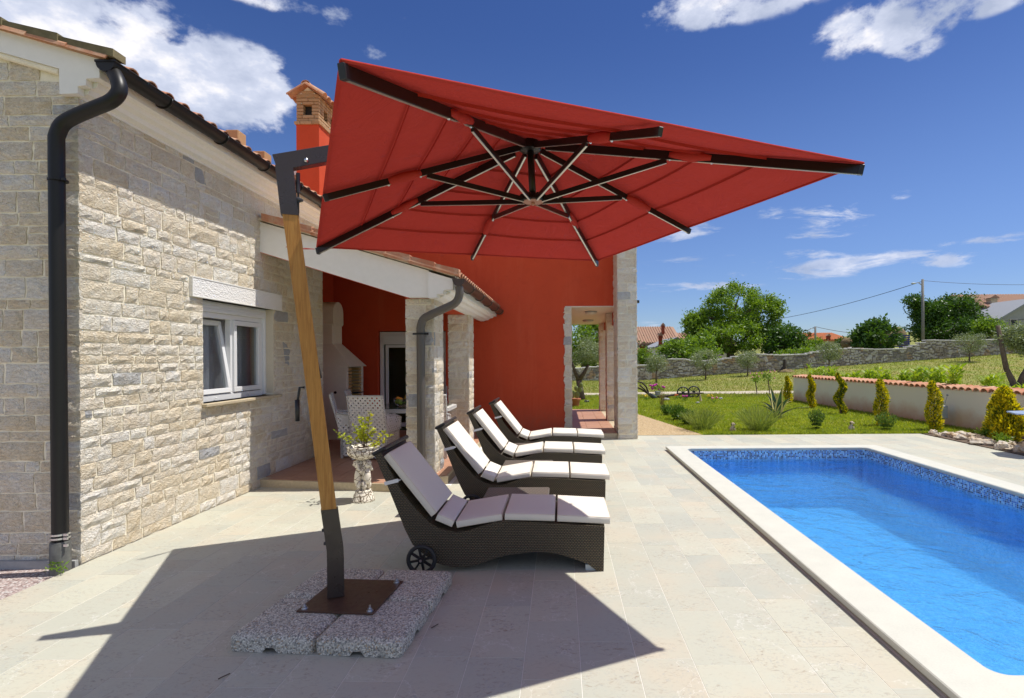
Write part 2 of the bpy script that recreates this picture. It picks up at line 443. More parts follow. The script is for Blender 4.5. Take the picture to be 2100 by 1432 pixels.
def canopy_fn(nt, b):
    out = nt.n['Material Output']
    uv = geo_pos(nt)
    w = nt.noise(uv, 420, 2, .5); wr = nt.noise(nt.vmath('MULTIPLY', uv, (1, 1, 1)).outputs[0], 2.2, 4, .55, .6)
    col = nt.mix(wr.outputs[0], (.43, .046, .038), (.49, .058, .048))
    dust = nt.mapr(nt.noise(uv, 9, 6, .75, 1.5).outputs[0], .66, .74, 0, .22)
    col = nt.mix(dust, col, (.62, .25, .18))
    nm = nt.bump(nt.noise(nt.vmath('MULTIPLY', uv, (1, 1, .3)).outputs[0], 3.4, 5, .6, 1.1).outputs[0], .45, .06, nt.bump(w.outputs[0], .12, .002))
    d = nt.node('ShaderNodeBsdfDiffuse', Color=col, Normal=nm)
    t = nt.node('ShaderNodeBsdfTranslucent', Color=nt.mix(1.0, col, (1.0, .9, .85), 'MULTIPLY'), Normal=nm)
    m = nt.n.new('ShaderNodeMixShader'); m.inputs[0].default_value = .05
    nt.l.new(d.outputs[0], m.inputs[1]); nt.l.new(t.outputs[0], m.inputs[2])
    nt.l.new(m.outputs[0], out.inputs[0])
M_canopy = mat('red_canvas', fn=canopy_fn)

def aggregate_fn(nt, b):
    p = geo_pos(nt)
    v = nt.voro(p, 118); c = nt.ramp(nt.sep(v.outputs['Color'])[0], [(0, (.22, .21, .18)), (.12, (.44, .42, .35)), (.35, (.66, .62, .50)), (.55, (.54, .40, .25)), (.63, (.82, .78, .66)), (.85, (.90, .86, .74)), (.95, (.32, .32, .29))], 'CONSTANT')
    nt.set(b.inputs['Base Color'], nt.mix(nt.mapr(v.outputs['Distance'], .25, .7, 0, .45), c, (.32, .30, .26)))
    nt.set(b.inputs['Normal'], nt.bump(nt.math('SUBTRACT', 1.0, v.outputs['Distance']), .9, .006))
M_aggr = mat('exposed_aggregate_concrete', rough=.8, spec=.25, fn=aggregate_fn)

def wicker_fn(c1, c2, su=44, sv=76, rough=.4):
    def fn(nt, b):
        s = nt.sep(uvv(nt)); x = nt.math('MULTIPLY', s[0], su); z = nt.math('MULTIPLY', s[1], sv)
        row = nt.math('FLOOR', z)
        ph = nt.math('MULTIPLY', nt.math('MODULO', nt.math('ABSOLUTE', row), 2.0), .5)
        w = nt.math('ABSOLUTE', nt.math('SINE', nt.math('MULTIPLY', nt.math('ADD', x, ph), PI)))
        fz = nt.math('SUBTRACT', z, row)
        band = nt.math('SINE', nt.math('MULTIPLY', fz, PI))
        h = nt.math('MULTIPLY', w, band)
        n = nt.noise(geo_pos(nt), 30, 3, .5)
        col = nt.mix(nt.mapr(h, .08, .7, 0, 1), c2, nt.mix(n.outputs[0], c1, tuple(q * 1.5 for q in c1)))
        nt.set(b.inputs['Base Color'], col)
        nt.set(b.inputs['Normal'], nt.bump(h, .9, .006))
    return fn
M_wicker = mat('dark_brown_wicker', rough=.38, spec=.55, fn=wicker_fn((.105, .080, .040), (.010, .008, .006)))
M_ribbed = mat('ribbed_wicker_top', rough=.42, spec=.5, fn=wicker_fn((.17, .14, .11), (.05, .04, .035), 30, 34))
def cush_fn(nt, b):
    p = geo_pos(nt); n = nt.noise(p, 6, 3, .5, .5); f = nt.noise(p, 500, 2)
    nt.set(b.inputs['Normal'], nt.bump(n.outputs[0], .18, .03, nt.bump(f.outputs[0], .08, .001)))
M_cushion = mat('off_white_cushion_fabric', (.76, .71, .61), .85, spec=.12, fn=cush_fn)
M_piping = mat('cream_piping', (.66, .56, .44), .8)

def rattan_fn(nt, b):
    out = nt.n['Material Output']; s = nt.sep(uvv(nt))
    k = 19.0
    a = nt.math('MULTIPLY', nt.math('ADD', s[0], s[1]), k * .7); c = nt.math('MULTIPLY', nt.math('SUBTRACT', s[0], s[1]), k * .7)
    fa = nt.math('SUBTRACT', nt.math('FRACT', a), .5); fc = nt.math('SUBTRACT', nt.math('FRACT', c), .5)
    d = nt.math('SQRT', nt.math('ADD', nt.math('MULTIPLY', fa, fa), nt.math('MULTIPLY', fc, fc)))
    hole = nt.math('LESS_THAN', d, .23)
    nt.set(b.inputs['Normal'], nt.bump(nt.math('MULTIPLY', nt.math('SINE', nt.math('MULTIPLY', s[0], 600.0)), nt.math('SINE', nt.math('MULTIPLY', s[1], 600.0))), .3, .002))
    tr = nt.n.new('ShaderNodeBsdfTransparent'); m = nt.n.new('ShaderNodeMixShader')
    nt.set(m.inputs[0], hole); nt.l.new(b.outputs[0], m.inputs[1]); nt.l.new(tr.outputs[0], m.inputs[2]); nt.l.new(m.outputs[0], out.inputs[0])
M_rattan = mat('white_open_weave_rattan', (.84, .82, .78), .5, spec=.35, fn=rattan_fn)
M_rattan_s = mat('white_rattan_trim', (.62, .60, .56), .5, spec=.35, fn=wicker_fn((.78, .76, .72), (.4, .39, .36), 50, 60))
M_seatpad = mat('grey_beige_seat_pad', (.44, .39, .34), .9)

def glass_fn(tint=(.9, .95, .93), spec=1.0):
    def fn(nt, b):
        out = nt.n['Material Output']
        fr = nt.node('ShaderNodeFresnel', IOR=1.45)
        g = nt.node('ShaderNodeBsdfGlossy', Roughness=.01, Color=(.95, .97, 1))
        t = nt.node('ShaderNodeBsdfTransparent', Color=tint)
        m = nt.n.new('ShaderNodeMixShader'); nt.set(m.inputs[0], nt.math('ADD', nt.math('MULTIPLY', fr.outputs[0], .8), .01, clamp=True))
        nt.l.new(t.outputs[0], m.inputs[1]); nt.l.new(g.outputs[0], m.inputs[2]); nt.l.new(m.outputs[0], out.inputs[0])
    return fn
M_glass = mat('window_glass', fn=glass_fn())
def curtain_fn(nt, b):
    out = nt.n['Material Output']; s = nt.sep(uvv(nt))
    n = nt.noise(nt.comb(nt.math('MULTIPLY', s[0], 1.0), s[1], 0.0), 5, 2, .4, 2.2)
    ln = nt.mapr(nt.math('ABSOLUTE', nt.math('SUBTRACT', n.outputs[0], .5)), 0, .012, 1, 0)
    col = nt.mix(ln, (.78, .75, .82), (.95, .93, .93))
    d = nt.node('ShaderNodeBsdfDiffuse', Color=col); t = nt.node('ShaderNodeBsdfTranslucent', Color=col)
    m = nt.n.new('ShaderNodeMixShader'); m.inputs[0].default_value = .3
    nt.l.new(d.outputs[0], m.inputs[1]); nt.l.new(t.outputs[0], m.inputs[2]); nt.l.new(m.outputs[0], out.inputs[0])
M_curtain = mat('lilac_grey_sheer_curtain', fn=curtain_fn)

def water_fn(nt, b):
    out = nt.n['Material Output']; p = geo_pos(nt)
    q = nt.vmath('MULTIPLY', p, (1, 1.0, 0)).outputs[0]
    n1 = nt.noise(q, 2.1, 3, .5, .6); n2 = nt.noise(q, 9, 5, .62, .7); n3 = nt.noise(q, 30, 3, .6)
    h = nt.math('ADD', nt.math('MULTIPLY', n1.outputs[0], 1.5), nt.math('ADD', nt.math('MULTIPLY', n2.outputs[0], .30), nt.math('MULTIPLY', n3.outputs[0], .14)))
    nm = nt.bump(h, .9, .048)
    fr = nt.node('ShaderNodeFresnel', IOR=1.30, Normal=nm)
    gl = nt.node('ShaderNodeBsdfGlossy', Roughness=.03, Color=(.95, .97, 1), Normal=nm)
    rf = nt.node('ShaderNodeBsdfRefraction', Roughness=.09, IOR=1.2, Color=(.80, .96, 1.0), Normal=nm)
    tr = nt.node('ShaderNodeBsdfTransparent', Color=(.80, .96, 1.0))
    m1 = nt.n.new('ShaderNodeMixShader'); m1.inputs[0].default_value = .50
    nt.l.new(rf.outputs[0], m1.inputs[1]); nt.l.new(tr.outputs[0], m1.inputs[2])
    m = nt.n.new('ShaderNodeMixShader'); nt.l.new(fr.outputs[0], m.inputs[0])
    nt.l.new(m1.outputs[0], m.inputs[1]); nt.l.new(gl.outputs[0], m.inputs[2]); nt.l.new(m.outputs[0], out.inputs[0])
M_water = mat('pool_water', fn=water_fn)
def liner_fn(nt, b):
    p = geo_pos(nt); v = nt.voro(p, 26)
    r = nt.sep(v.outputs['Color'])[0]; n = nt.noise(p, 1.3, 3, .5)
    c = nt.mix(r, (.045, .31, .66), (.12, .46, .82))
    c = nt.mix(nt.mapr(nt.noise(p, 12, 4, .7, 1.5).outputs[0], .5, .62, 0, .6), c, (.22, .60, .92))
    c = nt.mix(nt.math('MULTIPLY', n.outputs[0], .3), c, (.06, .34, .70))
    dap = nt.noise(nt.vmath('MULTIPLY', p, (1.0, .8, 1)).outputs[0], 19, 4, .62, 2.2); dp2 = nt.noise(p, 6, 4, .6, 1.5)  # light and dark of surface ripples painted into the liner colour
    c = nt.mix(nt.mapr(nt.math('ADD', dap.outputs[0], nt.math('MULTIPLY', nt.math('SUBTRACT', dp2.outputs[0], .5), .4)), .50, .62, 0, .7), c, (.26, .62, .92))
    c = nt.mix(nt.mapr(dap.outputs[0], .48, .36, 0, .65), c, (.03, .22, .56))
    nt.set(b.inputs['Base Color'], c)
M_liner = mat('blue_pool_liner', rough=.5, fn=liner_fn)
def mosaic_fn(nt, b):
    s = nt.sep(uvv(nt)); k = 1 / .025
    x = nt.math('MULTIPLY', s[0], k); y = nt.math('MULTIPLY', s[1], k)
    wn = nt.n.new('ShaderNodeTexWhiteNoise'); wn.noise_dimensions = '2D'
    nt.set(wn.inputs['Vector'], nt.comb(nt.math('FLOOR', x), nt.math('FLOOR', y), 0.0))
    c = nt.ramp(wn.outputs['Value'], [(0, (.012, .03, .10)), (.28, (.05, .20, .55)), (.5, (.16, .42, .72)), (.72, (.38, .62, .80)), (.88, (.02, .08, .28))], 'CONSTANT')
    e = nt.math('MINIMUM', nt.math('MINIMUM', nt.math('FRACT', x), nt.math('SUBTRACT', 1.0, nt.math('FRACT', x))), nt.math('MINIMUM', nt.math('FRACT', y), nt.math('SUBTRACT', 1.0, nt.math('FRACT', y))))
    nt.set(b.inputs['Base Color'], nt.mix(nt.math('LESS_THAN', e, .09), c, (.55, .66, .74)))
M_mosaic = mat('blue_mosaic_band', rough=.2, spec=.5, fn=mosaic_fn)

def lawn_fn(nt, b):
    p = geo_pos(nt); n = nt.noise(p, .55, 5, .6, .5); f = nt.noise(p, 18, 6, .7); y = nt.sep(p)[1]
    c = nt.mix(nt.mapr(n.outputs[0], .38, .62, 0, 1), (.20, .27, .035), (.33, .30, .08))
    far = nt.mapr(y, 20, 27, 0, .75)
    c = nt.mix(far, c, nt.mix(nt.mapr(n.outputs[0], .4, .65, 0, 1), (.24, .27, .07), (.36, .29, .13)))
    c = nt.mix(nt.mapr(f.outputs[0], .42, .65, .0, .5), c, (.085, .12, .018))
    # bare gravel strip across the garden behind the plough, and gravel left of the patio
    nt.set(b.inputs['Base Color'], c); nt.set(b.inputs['Normal'], nt.bump(f.outputs[0], .8, .03))
M_lawn = mat('lawn_soil', rough=.95, spec=.1, fn=lawn_fn)
def gravel_fn(c1, c2, c3, sc):
    def fn(nt, b):
        p = geo_pos(nt); v = nt.voro(p, sc)
        c = nt.ramp(nt.sep(v.outputs['Color'])[0], [(0, c1), (.35, c2), (.7, c3), (.9, tuple(q * .6 for q in c2))], 'CONSTANT')
        nt.set(b.inputs['Base Color'], nt.mix(nt.mapr(v.outputs['Distance'], .3, .8, 0, .6), c, tuple(q * .45 for q in c2)))
        nt.set(b.inputs['Normal'], nt.bump(nt.math('SUBTRACT', 1.0, v.outputs['Distance']), .8, .01))
    return fn
M_gravel = mat('pale_path_gravel', rough=.95, spec=.1, fn=gravel_fn((.62, .55, .42), (.55, .46, .34), (.70, .65, .54), 22))
M_wash = mat('pebble_wash', rough=.9, spec=.15, fn=gravel_fn((.56, .46, .42), (.40, .30, .27), (.66, .61, .57), 62))
M_sandpath = mat('golden_pebble_paving', rough=.9, spec=.15, fn=gravel_fn((.60, .45, .26), (.50, .36, .20), (.66, .54, .36), 55))

def leaf_fn(c1, c2, tl=.3, gloss=.45):
    def fn(nt, b):
        out = nt.n['Material Output']; p = geo_pos(nt)
        n = nt.noise(p, 2.2, 2, .5); g = nt.noise(p, 23, 2, .6)
        f = nt.mapr(nt.math('ADD', nt.math('MULTIPLY', n.outputs[0], .45), nt.math('MULTIPLY', g.outputs[0], .55)), .35, .65, 0, 1)
        col = nt.mix(f, c1, c2)
        nt.set(b.inputs['Base Color'], col); b.inputs['Roughness'].default_value = gloss
        t = nt.node('ShaderNodeBsdfTranslucent', Color=nt.mix(1.0, col, (1.25, 1.2, .45), 'MULTIPLY'))
        m = nt.n.new('ShaderNodeMixShader'); m.inputs[0].default_value = tl
        nt.l.new(b.outputs[0], m.inputs[1]); nt.l.new(t.outputs[0], m.inputs[2]); nt.l.new(m.outputs[0], out.inputs[0])
    return fn
M_leaf = mat('bright_green_leaves', fn=leaf_fn((.07, .16, .015), (.27, .40, .04), .45))
M_leafd = mat('dark_green_leaves', fn=leaf_fn((.030, .085, .012), (.10, .20, .025), .35))
M_olive = mat('olive_leaves', fn=leaf_fn((.17, .22, .11), (.32, .37, .21), .25))
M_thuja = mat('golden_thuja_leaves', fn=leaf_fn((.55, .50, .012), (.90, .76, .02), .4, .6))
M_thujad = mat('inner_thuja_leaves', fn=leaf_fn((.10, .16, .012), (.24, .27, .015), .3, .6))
M_laurel = mat('laurel_leaves', fn=leaf_fn((.18, .33, .02), (.46, .56, .05), .4, .5))
M_pot_leaf = mat('yellow_green_shrub_leaves', fn=leaf_fn((.26, .38, .02), (.68, .62, .04), .4, .5))
M_rosemary = mat('rosemary_leaves', fn=leaf_fn((.06, .12, .02), (.17, .27, .05), .3, .6))
M_lav = mat('lavender_stalks', fn=leaf_fn((.15, .22, .04), (.34, .40, .10), .3, .7))
M_grass = mat('grass_blades', fn=leaf_fn((.18, .28, .016), (.44, .48, .06), .5, .6))
M_bark = mat('grey_brown_bark', (.16, .12, .09), .9, spec=.1, fn=rough_grain(14, .5, .8, .03))
M_agave = mat('agave_leaf_green', (.07, .16, .09), .45)
M_agavey = mat('agave_leaf_yellow_margin', (.72, .66, .28), .5)
M_rock = mat('weathered_limestone_rock', rough=.9, spec=.15, fn=lambda nt, b: (
    nt.set(b.inputs['Base Color'], nt.ramp(nt.noise(geo_pos(nt), 7, 7, .7, .6).outputs[0], [(.3, (.26, .15, .08)), (.40, (.50, .36, .22)), (.52, (.62, .53, .41)), (.72, (.72, .68, .61))])),
    nt.set(b.inputs['Normal'], nt.bump(nt.noise(geo_pos(nt), 26, 6, .7).outputs[0], .9, .02))))
M_rubble = mat('dark_rubble_stone', rough=.95, spec=.1, fn=lambda nt, b: nt.set(b.inputs['Base Color'],
    nt.mix(nt.noise(geo_pos(nt), 9, 5, .7).outputs[0], nt.ramp(nt.sep(nt.voro(geo_pos(nt), 2.3).outputs['Color'])[1], [(0, (.58, .51, .42)), (.2, (.30, .26, .22)), (.4, (.74, .69, .60)), (.55, (.60, .36, .18)), (.66, (.46, .38, .29)), (.85, (.86, .81, .72))], 'CONSTANT'), (.30, .27, .23))))
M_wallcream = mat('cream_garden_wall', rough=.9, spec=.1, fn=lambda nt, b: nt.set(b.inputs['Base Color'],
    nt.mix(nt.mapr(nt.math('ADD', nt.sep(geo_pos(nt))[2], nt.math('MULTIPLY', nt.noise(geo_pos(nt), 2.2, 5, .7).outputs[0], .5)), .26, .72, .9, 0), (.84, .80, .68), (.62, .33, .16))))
M_concrete = mat('grey_concrete', (.36, .36, .35), .85, fn=rough_grain(30, .15, .3, .004))
M_hay = mat('old_hay', (.24, .18, .10), .95, spec=.05, fn=rough_grain(22, .5, 1, .05))
M_blue = mat('blue_painted_rack', (.02, .05, .22), .5)
M_farwall = mat('pale_far_wall', (.52, .48, .42), .9, fn=rough_grain(3, .08, .1))
M_greyroof = mat('grey_sheet_roof', (.30, .31, .33), .7)
M_fartile = mat('weathered_tile_roof', rough=.9, fn=lambda nt, b: nt.set(b.inputs['Base Color'],
    nt.mix(nt.noise(geo_pos(nt), 1.6, 6, .75).outputs[0], (.44, .22, .12), (.30, .22, .17))))
M_fartile_o = mat('orange_tile_roof', (.50, .17, .06), .85, fn=rough_grain(3, .15, .2, .02))
M_redbrick = mat('red_chimney_brick', (.26, .055, .025), .9, fn=rough_grain(8, .3, .3))
M_terrapot = mat('terracotta_pot', (.42, .15, .07), .8)
def antique_fn(sc, t0=.13):
    def fn(nt, b):
        p = geo_pos(nt); q = nt.vmath('ADD', p, nt.vmath('SCALE', nt.noise(p, 18, 3, .6).outputs['Color'], (0, 0, 0), .05).outputs[0]).outputs[0]
        v = nt.voro(q, sc, 'DISTANCE_TO_EDGE')
        f = nt.math('ADD', v.outputs['Distance'], nt.math('MULTIPLY', nt.math('SUBTRACT', nt.noise(p, 60, 3, .6).outputs[0], .5), .12))
        nt.set(b.inputs['Base Color'], nt.ramp(f, [(t0 * .15, (.06, .04, .025)), (t0 * .55, (.45, .36, .25)), (t0, (.84, .77, .64))]))
        nt.set(b.inputs['Normal'], nt.bump(nt.mapr(f, 0, .15, 0, 1), .6, .008))
    return fn
M_antique = mat('antiqued_cast_stone', rough=.75, spec=.2, fn=antique_fn(20, .09))
M_antique_f = mat('antiqued_cast_stone_figures', rough=.75, spec=.2, fn=antique_fn(11, .05))
M_metal_grey = mat('grey_enamel_box', (.42, .46, .46), .5)
M_bluegrey = mat('blue_grey_tabletop', (.30, .37, .50), .4)
M_oldwood = mat('old_dark_timber', (.06, .045, .035), .8, fn=rough_grain(20, .4, .5, .01))
M_iron = mat('old_iron', (.035, .035, .045), .5, spec=.5)
M_light = mat('opal_lamp_glass', (.60, .58, .52), .3)
M_orange = mat('orange_fruit', (.75, .27, .03), .5)
M_green_f = mat('green_fruit', (.25, .35, .04), .5)
M_yellow_f = mat('pineapple_skin', (.42, .28, .05), .7, fn=rough_grain(60, .5, .8, .01))
M_magenta = mat('magenta_petals', (.55, .03, .35), .6)
M_yellowp = mat('yellow_petals', (.75, .55, .03), .6)
M_pinkp = mat('pink_petals', (.70, .25, .35), .6)

# ------------------------------------------------------------------ ground
def T(x, y):
    t = min(max((y - 22) / 16, 0), 1); t = t * t * (3 - 2 * t)
    return t * max(0, .065 * (x - 5.5)) + max(0, y - 60) * .004
PX0, PX1, PY0, PY1 = 1.89, 5.70, 2.40, 9.83      # outer edge of pool coping
IX0, IX1, IY0, IY1 = 2.22, 5.38, 2.77, 9.57      # water edge
def grid_sheet(xs, ys, zf, name, m, skip=None, kind='structure'):
    mb = MB(); idx = {}
    for j, y in enumerate(ys):
        for i, x in enumerate(xs):
            idx[i, j] = len(mb.v); mb.v.append((x, y, zf(x, y)))
    for j in range(len(ys) - 1):
        for i in range(len(xs) - 1):
            if skip and skip((xs[i] + xs[i + 1]) / 2, (ys[j] + ys[j + 1]) / 2): continue
            mb.f.append((idx[i, j], idx[i + 1, j], idx[i + 1, j + 1], idx[i, j + 1])); mb.m.append(0)
    return mb.build(name, m, smooth=True, kind=kind)
xs = [-400, -200, -100, -60, -40, -25, -15, -8, -4, 0, 1.95, 5.64] + list(np.arange(7, 44, 2.0)) + [46, 52, 60, 80, 120, 200, 400]
ys = [-200, -80, -30, -10, 0, 2.45, 9.78, 11.6, 14] + list(np.arange(16, 46, 2.0)) + [48, 54, 60, 80, 120, 200, 300, 600]
xs = [float(x) for x in xs]; ys = [float(y) for y in ys]
gz = lambda x, y: T(x, y) - (.05 if y < 11.61 else .005)
ground = grid_sheet(xs, ys, gz, 'lawn', M_lawn, skip=lambda x, y: 1.95 < x < 5.64 and 2.45 < y < 9.78)

# patio bed (grout) and tiles
patio = thing('patio', 'x', 'x'); del patio['label']; del patio['category']; patio['kind'] = 'structure'
PE = 11.62
mb = MB()
TX0, TX1 = -3.99, 7.7
for (x0, x1, y0, y1) in [(TX0, PX0 + .03, .5, PE), (PX0 + .03, PX1 - .03, PY1 - .03, PE), (PX1 - .03, TX1, .5, PE), (PX0 + .03, PX1 - .03, .5, PY0 + .03)]:
    mb.sheet([(x0, y0, -.0015), (x1, y0, -.0015), (x1, y1, -.0015), (x0, y1, -.0015)])
mb.build('grout_bed', M_grout, patio)
tiles = []
TW, TL = .3145, .63
k = 0
x = TX0
cols = int(math.ceil((TX1 - TX0) / TW))
for i in range(cols):
    x0 = TX0 + i * TW + .0014; x1 = min(TX0 + (i + 1) * TW - .0014, TX1)
    off = rng.uniform(0, TL)
    y = .6 - off
    while y < PE:
        L = TL
        y0 = max(y + .0014, .55); y1 = min(y + L - .0014, PE)
        y += L
        if y1 - y0 < .03 or y1 < .8: continue
        cx, cy = (x0 + x1) / 2, (y0 + y1) / 2
        segs = [(x0, x1, y0, y1)]
        if cx > PX0 - TW and cx < PX1 + TW:   # cut round the pool
            out = []
            for (a, b, c, d) in segs:
                if b <= PX0 or a >= PX1 or d <= PY0 or c >= PY1: out.append((a, b, c, d)); continue
                if a < PX0: out.append((a, PX0 - .003, c, d)); a = PX0
                if b > PX1: out.append((PX1 + .003, b, c, d)); b = PX1
                if c < PY0: out.append((a, b, c, PY0 - .003))
                if d > PY1: out.append((a, b, PY1 + .003, d))
            segs = out
        for sg in segs:
            if sg[1] - sg[0] > .02 and sg[3] - sg[2] > .02: tiles.append(sg)
# keep tiles clear of the raised floors
def under(sg):
    a, b, c, d = sg; cx, cy = (a + b) / 2, (c + d) / 2
    return (cx < -1.6 and cy > 7.5) or (cx > .3 and cx < 1.5 and cy > 11.3) or False
def tile_score(sg):
    a, b, c, d = sg; cx, cy = (a + b) / 2, (c + d) / 2
    if cy < 2.45: return -1
    u = 1150 + cx / cy * F
    if u < -120 or u > 2250: return 0
    return (b - a) * (d - c) / cy ** 3
tiles = [t for t in tiles if not under(t)]
tiles.sort(key=tile_score, reverse=True)
def tile_prism(mb, sg, z0, z1):
    a, b, c, d = sg; e = .0015; t = z1 - .0008
    vs = [(a, c, z0), (b, c, z0), (b, d, z0), (a, d, z0), (a, c, t), (b, c, t), (b, d, t), (a, d, t), (a + e, c + e, z1), (b - e, c + e, z1), (b - e, d - e, z1), (a + e, d - e, z1)]
    fs = [(8, 9, 10, 11)] + [(i, (i + 1) % 4, 4 + (i + 1) % 4, 4 + i) for i in range(4)] + [(4 + i, 4 + (i + 1) % 4, 8 + (i + 1) % 4, 8 + i) for i in range(4)]
    mb.add(vs, fs)
for sg in tiles[:298]:
    mb = MB(); tile_prism(mb, sg, -.02, rng.uniform(-.0003, .0005)); mb.build('tile', M_patio, patio)
mb = MB()
for sg in tiles[298:]: tile_prism(mb, sg, -.02, 0)
mb.build('outer_tiles', M_patio_mass, patio, kind='stuff')

# gravel areas
mb = MB(); mb.sheet([(-30, -10, -.02), (TX0 - .01, -10, -.02), (TX0 - .01, 4.5, -.02), (-30, 4.5, -.02)])
mb.build('pebble_path', M_wash, kind='structure')
mb = MB()
for i in range(2):
    pass
mb.sheet([(1.6, 11.635, .003), (3.05, 11.635, .003), (1.72 + .3, 17.2, .003), (1.6, 17.2, .003)])
mb.build('side_path', M_sandpath, kind='structure')
# pale gravel path crossing the garden
pts = []
for i in range(41):
    xx = -20 + i * 1.2
    yc = 24.3 + .5 * math.sin(xx * .21) - (max(0, xx - 9) * .22)
    pts.append((xx, yc))
mb = MB(); vs = []
for (xx, yc) in pts:
    w0 = .75 + .22 * math.sin(xx * 1.7) + rng.uniform(-.12, .12); w1 = .8 + .2 * math.sin(xx * 1.1 + 2) + rng.uniform(-.12, .12)
    for t in (-w0, 0, w1):
        vs.append((xx, yc + t, T(xx, yc + t) + .012))
fs = []
for i in range(len(pts) - 1):
    for j in range(2):
        a = i * 3 + j; fs.append((a, a + 3, a + 4, a + 1))
mb.add(vs, fs); mb.build('gravel_path', M_gravel, kind='structure')

# ------------------------------------------------------------------ pool
pool = thing('swimming_pool', 'x', 'x'); del pool['label']; del pool['category']; pool['kind'] = 'structure'
def rounded_rect(x0, x1, y0, y1, r, n=5):
    pts = []
    for (cx, cy, a0) in ((x1 - r, y1 - r, 0), (x0 + r, y1 - r, 90), (x0 + r, y0 + r, 180), (x1 - r, y0 + r, 270)):
        for k in range(n + 1):
            a = R(a0 + 90 * k / n); pts.append((cx + r * math.cos(a), cy + r * math.sin(a)))
    return pts
CT = .066
def ring(mb, outer, inner, prof):
    """prof: list of (t, z) t: 0 outer .. 1 inner"""
    n = len(outer); vs = []
    for (t, z) in prof:
        for o, i in zip(outer, inner): vs.append((o[0] + (i[0] - o[0]) * t, o[1] + (i[1] - o[1]) * t, z))
    fs = []
    m = len(prof)
    for a in range(m - 1):
        for k in range(n):
            fs.append((a * n + k, a * n + (k + 1) % n, (a + 1) * n + (k + 1) % n, (a + 1) * n + k))
    mb.add(vs, fs)
outer = rounded_rect(PX0, PX1, PY0, PY1, .012); inner = rounded_rect(IX0 - .01, IX1 + .01, IY0 - .01, IY1 + .01, .09)
mb = MB(); ring(mb, outer, inner, [(0.06, .024), (0, .024), (0, CT - .006), (.02, CT), (.975, CT), (1.0, CT - .010), (1.0, .018), (.95, .016)])
mb.build('coping', M_coping, pool, smooth=True, auto=18)
mb = MB(); ring(mb, rounded_rect(PX0 + .02, PX1 - .02, PY0 + .02, PY1 - .02, .01), rounded_rect(IX0, IX1, IY0, IY1, .08), [(0, -.08), (0, .025)])
mb.build('coping_base', M_step, pool)
inn = rounded_rect(IX0, IX1, IY0, IY1, .08)
mb = MB(); n = len(inn)
# mosaic band with quads mapped by perimeter direction (box uv handles it)
for k in range(n):
    a = inn[k]; b = inn[(k + 1) % n]
    mb.add([(a[0], a[1], .02), (b[0], b[1], .02), (b[0], b[1], -.18), (a[0], a[1], -.18)], [(0, 1, 2, 3)])
mb.build('mosaic_band', M_mosaic, pool)
mb = MB()
for k in range(n):
    a = inn[k]; b = inn[(k + 1) % n]
    mb.add([(a[0], a[1], -.18), (b[0], b[1], -.18), (b[0], b[1], -.98), (a[0], a[1], -.98)], [(0, 1, 2, 3)])
mb.sheet([(p[0], p[1], -.98) for p in inn])
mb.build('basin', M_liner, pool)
mb = MB(); mb.sheet([(p[0], p[1], -.125) for p in inn])
water = mb.build('water', M_water, kind='structure', face=(0, 0, 1))

# ------------------------------------------------------------------ rough stonework
def course_rows(H, cuts=(), lo=.075, hi=.185, r=rng):
    cuts = sorted(list(cuts) + [H]); rows = []; z = 0
    for c in cuts:
        while z < c - 1e-6:
            h = r.uniform(lo, hi)
            if c - z - h < lo * .8: h = c - z
            rows.append((z, z + h)); z += h
    return rows
def lay(u0, u1, rows, wlo=.12, whi=.46, r=rng, split=.22):
    out = []
    for (z0, z1) in rows:
        u = u0; parts = []
        while u < u1 - 1e-6:
            w = r.uniform(wlo, whi) * (.7 + (z1 - z0) * 2.4)
            if u1 - u - w < wlo * .7: w = u1 - u
            parts.append((u, u + w)); u += w
        for (a, b) in parts:
            if z1 - z0 > .15 and r.random() < split and b - a < .36:
                zm = z0 + (z1 - z0) * r.uniform(.4, .6)
                out += [(a, b, z0, zm), (a, b, zm, z1)]
            else: out.append((a, b, z0, z1))
    return out
def stone_geo(mb, o, U, N, sp, gap=.008, d0=.010, d1=.026, nx=5, nz=3, end=(0, 0)):
    """one rough faced stone; o origin, U unit along wall, N outward"""
    a, b, z0, z1 = sp
    a += gap; b -= gap; z0 += gap * .9; z1 -= gap * .9
    nx = 6 if b - a > .3 else (4 if b - a > .15 else 3)
    if z1 - z0 < .09: nz = 2
    vs = []; dd = rng.uniform(d0, d1); tx = rng.uniform(-.008, .008); tz = rng.uniform(-.008, .008)
    for j in range(nz + 1):
        for i in range(nx + 1):
            fu = i / nx; fz = j / nz
            edge = (i in (0, nx)) or (j in (0, nz))
            uu = a + (b - a) * fu + (rng.uniform(-.007, .007)); zz = z0 + (z1 - z0) * fz + (rng.uniform(-.005, .005))
            if edge:
                if i == 0 and end[0]: uu = a - end[0] * rng.uniform(.3, 1)
                if i == nx and end[1]: uu = b + end[1] * rng.uniform(.3, 1)
                dep = .001 + rng.uniform(0, .007) + dd * .12
            else: dep = dd * .8 + rng.uniform(-.006, .007) + tx * (fu - .5) + tz * (fz - .5)
            vs.append(o + U * uu + Vector((0, 0, zz)) + N * dep)
    W = nx + 1
    fs = [(j * W + i, j * W + i + 1, (j + 1) * W + i + 1, (j + 1) * W + i) for j in range(nz) for i in range(nx)]
    per = [i for i in range(W)] + [j * W + nx for j in range(1, nz + 1)] + [nz * W + i for i in range(nx - 1, -1, -1)] + [j * W for j in range(nz - 1, 0, -1)]
    base = len(vs)
    for p in per: vs.append(vs[p] - N * .03)
    m = len(per)
    fs += [(per[k], base + k, base + (k + 1) % m, per[(k + 1) % m]) for k in range(m)]
    mb.add(vs, fs)
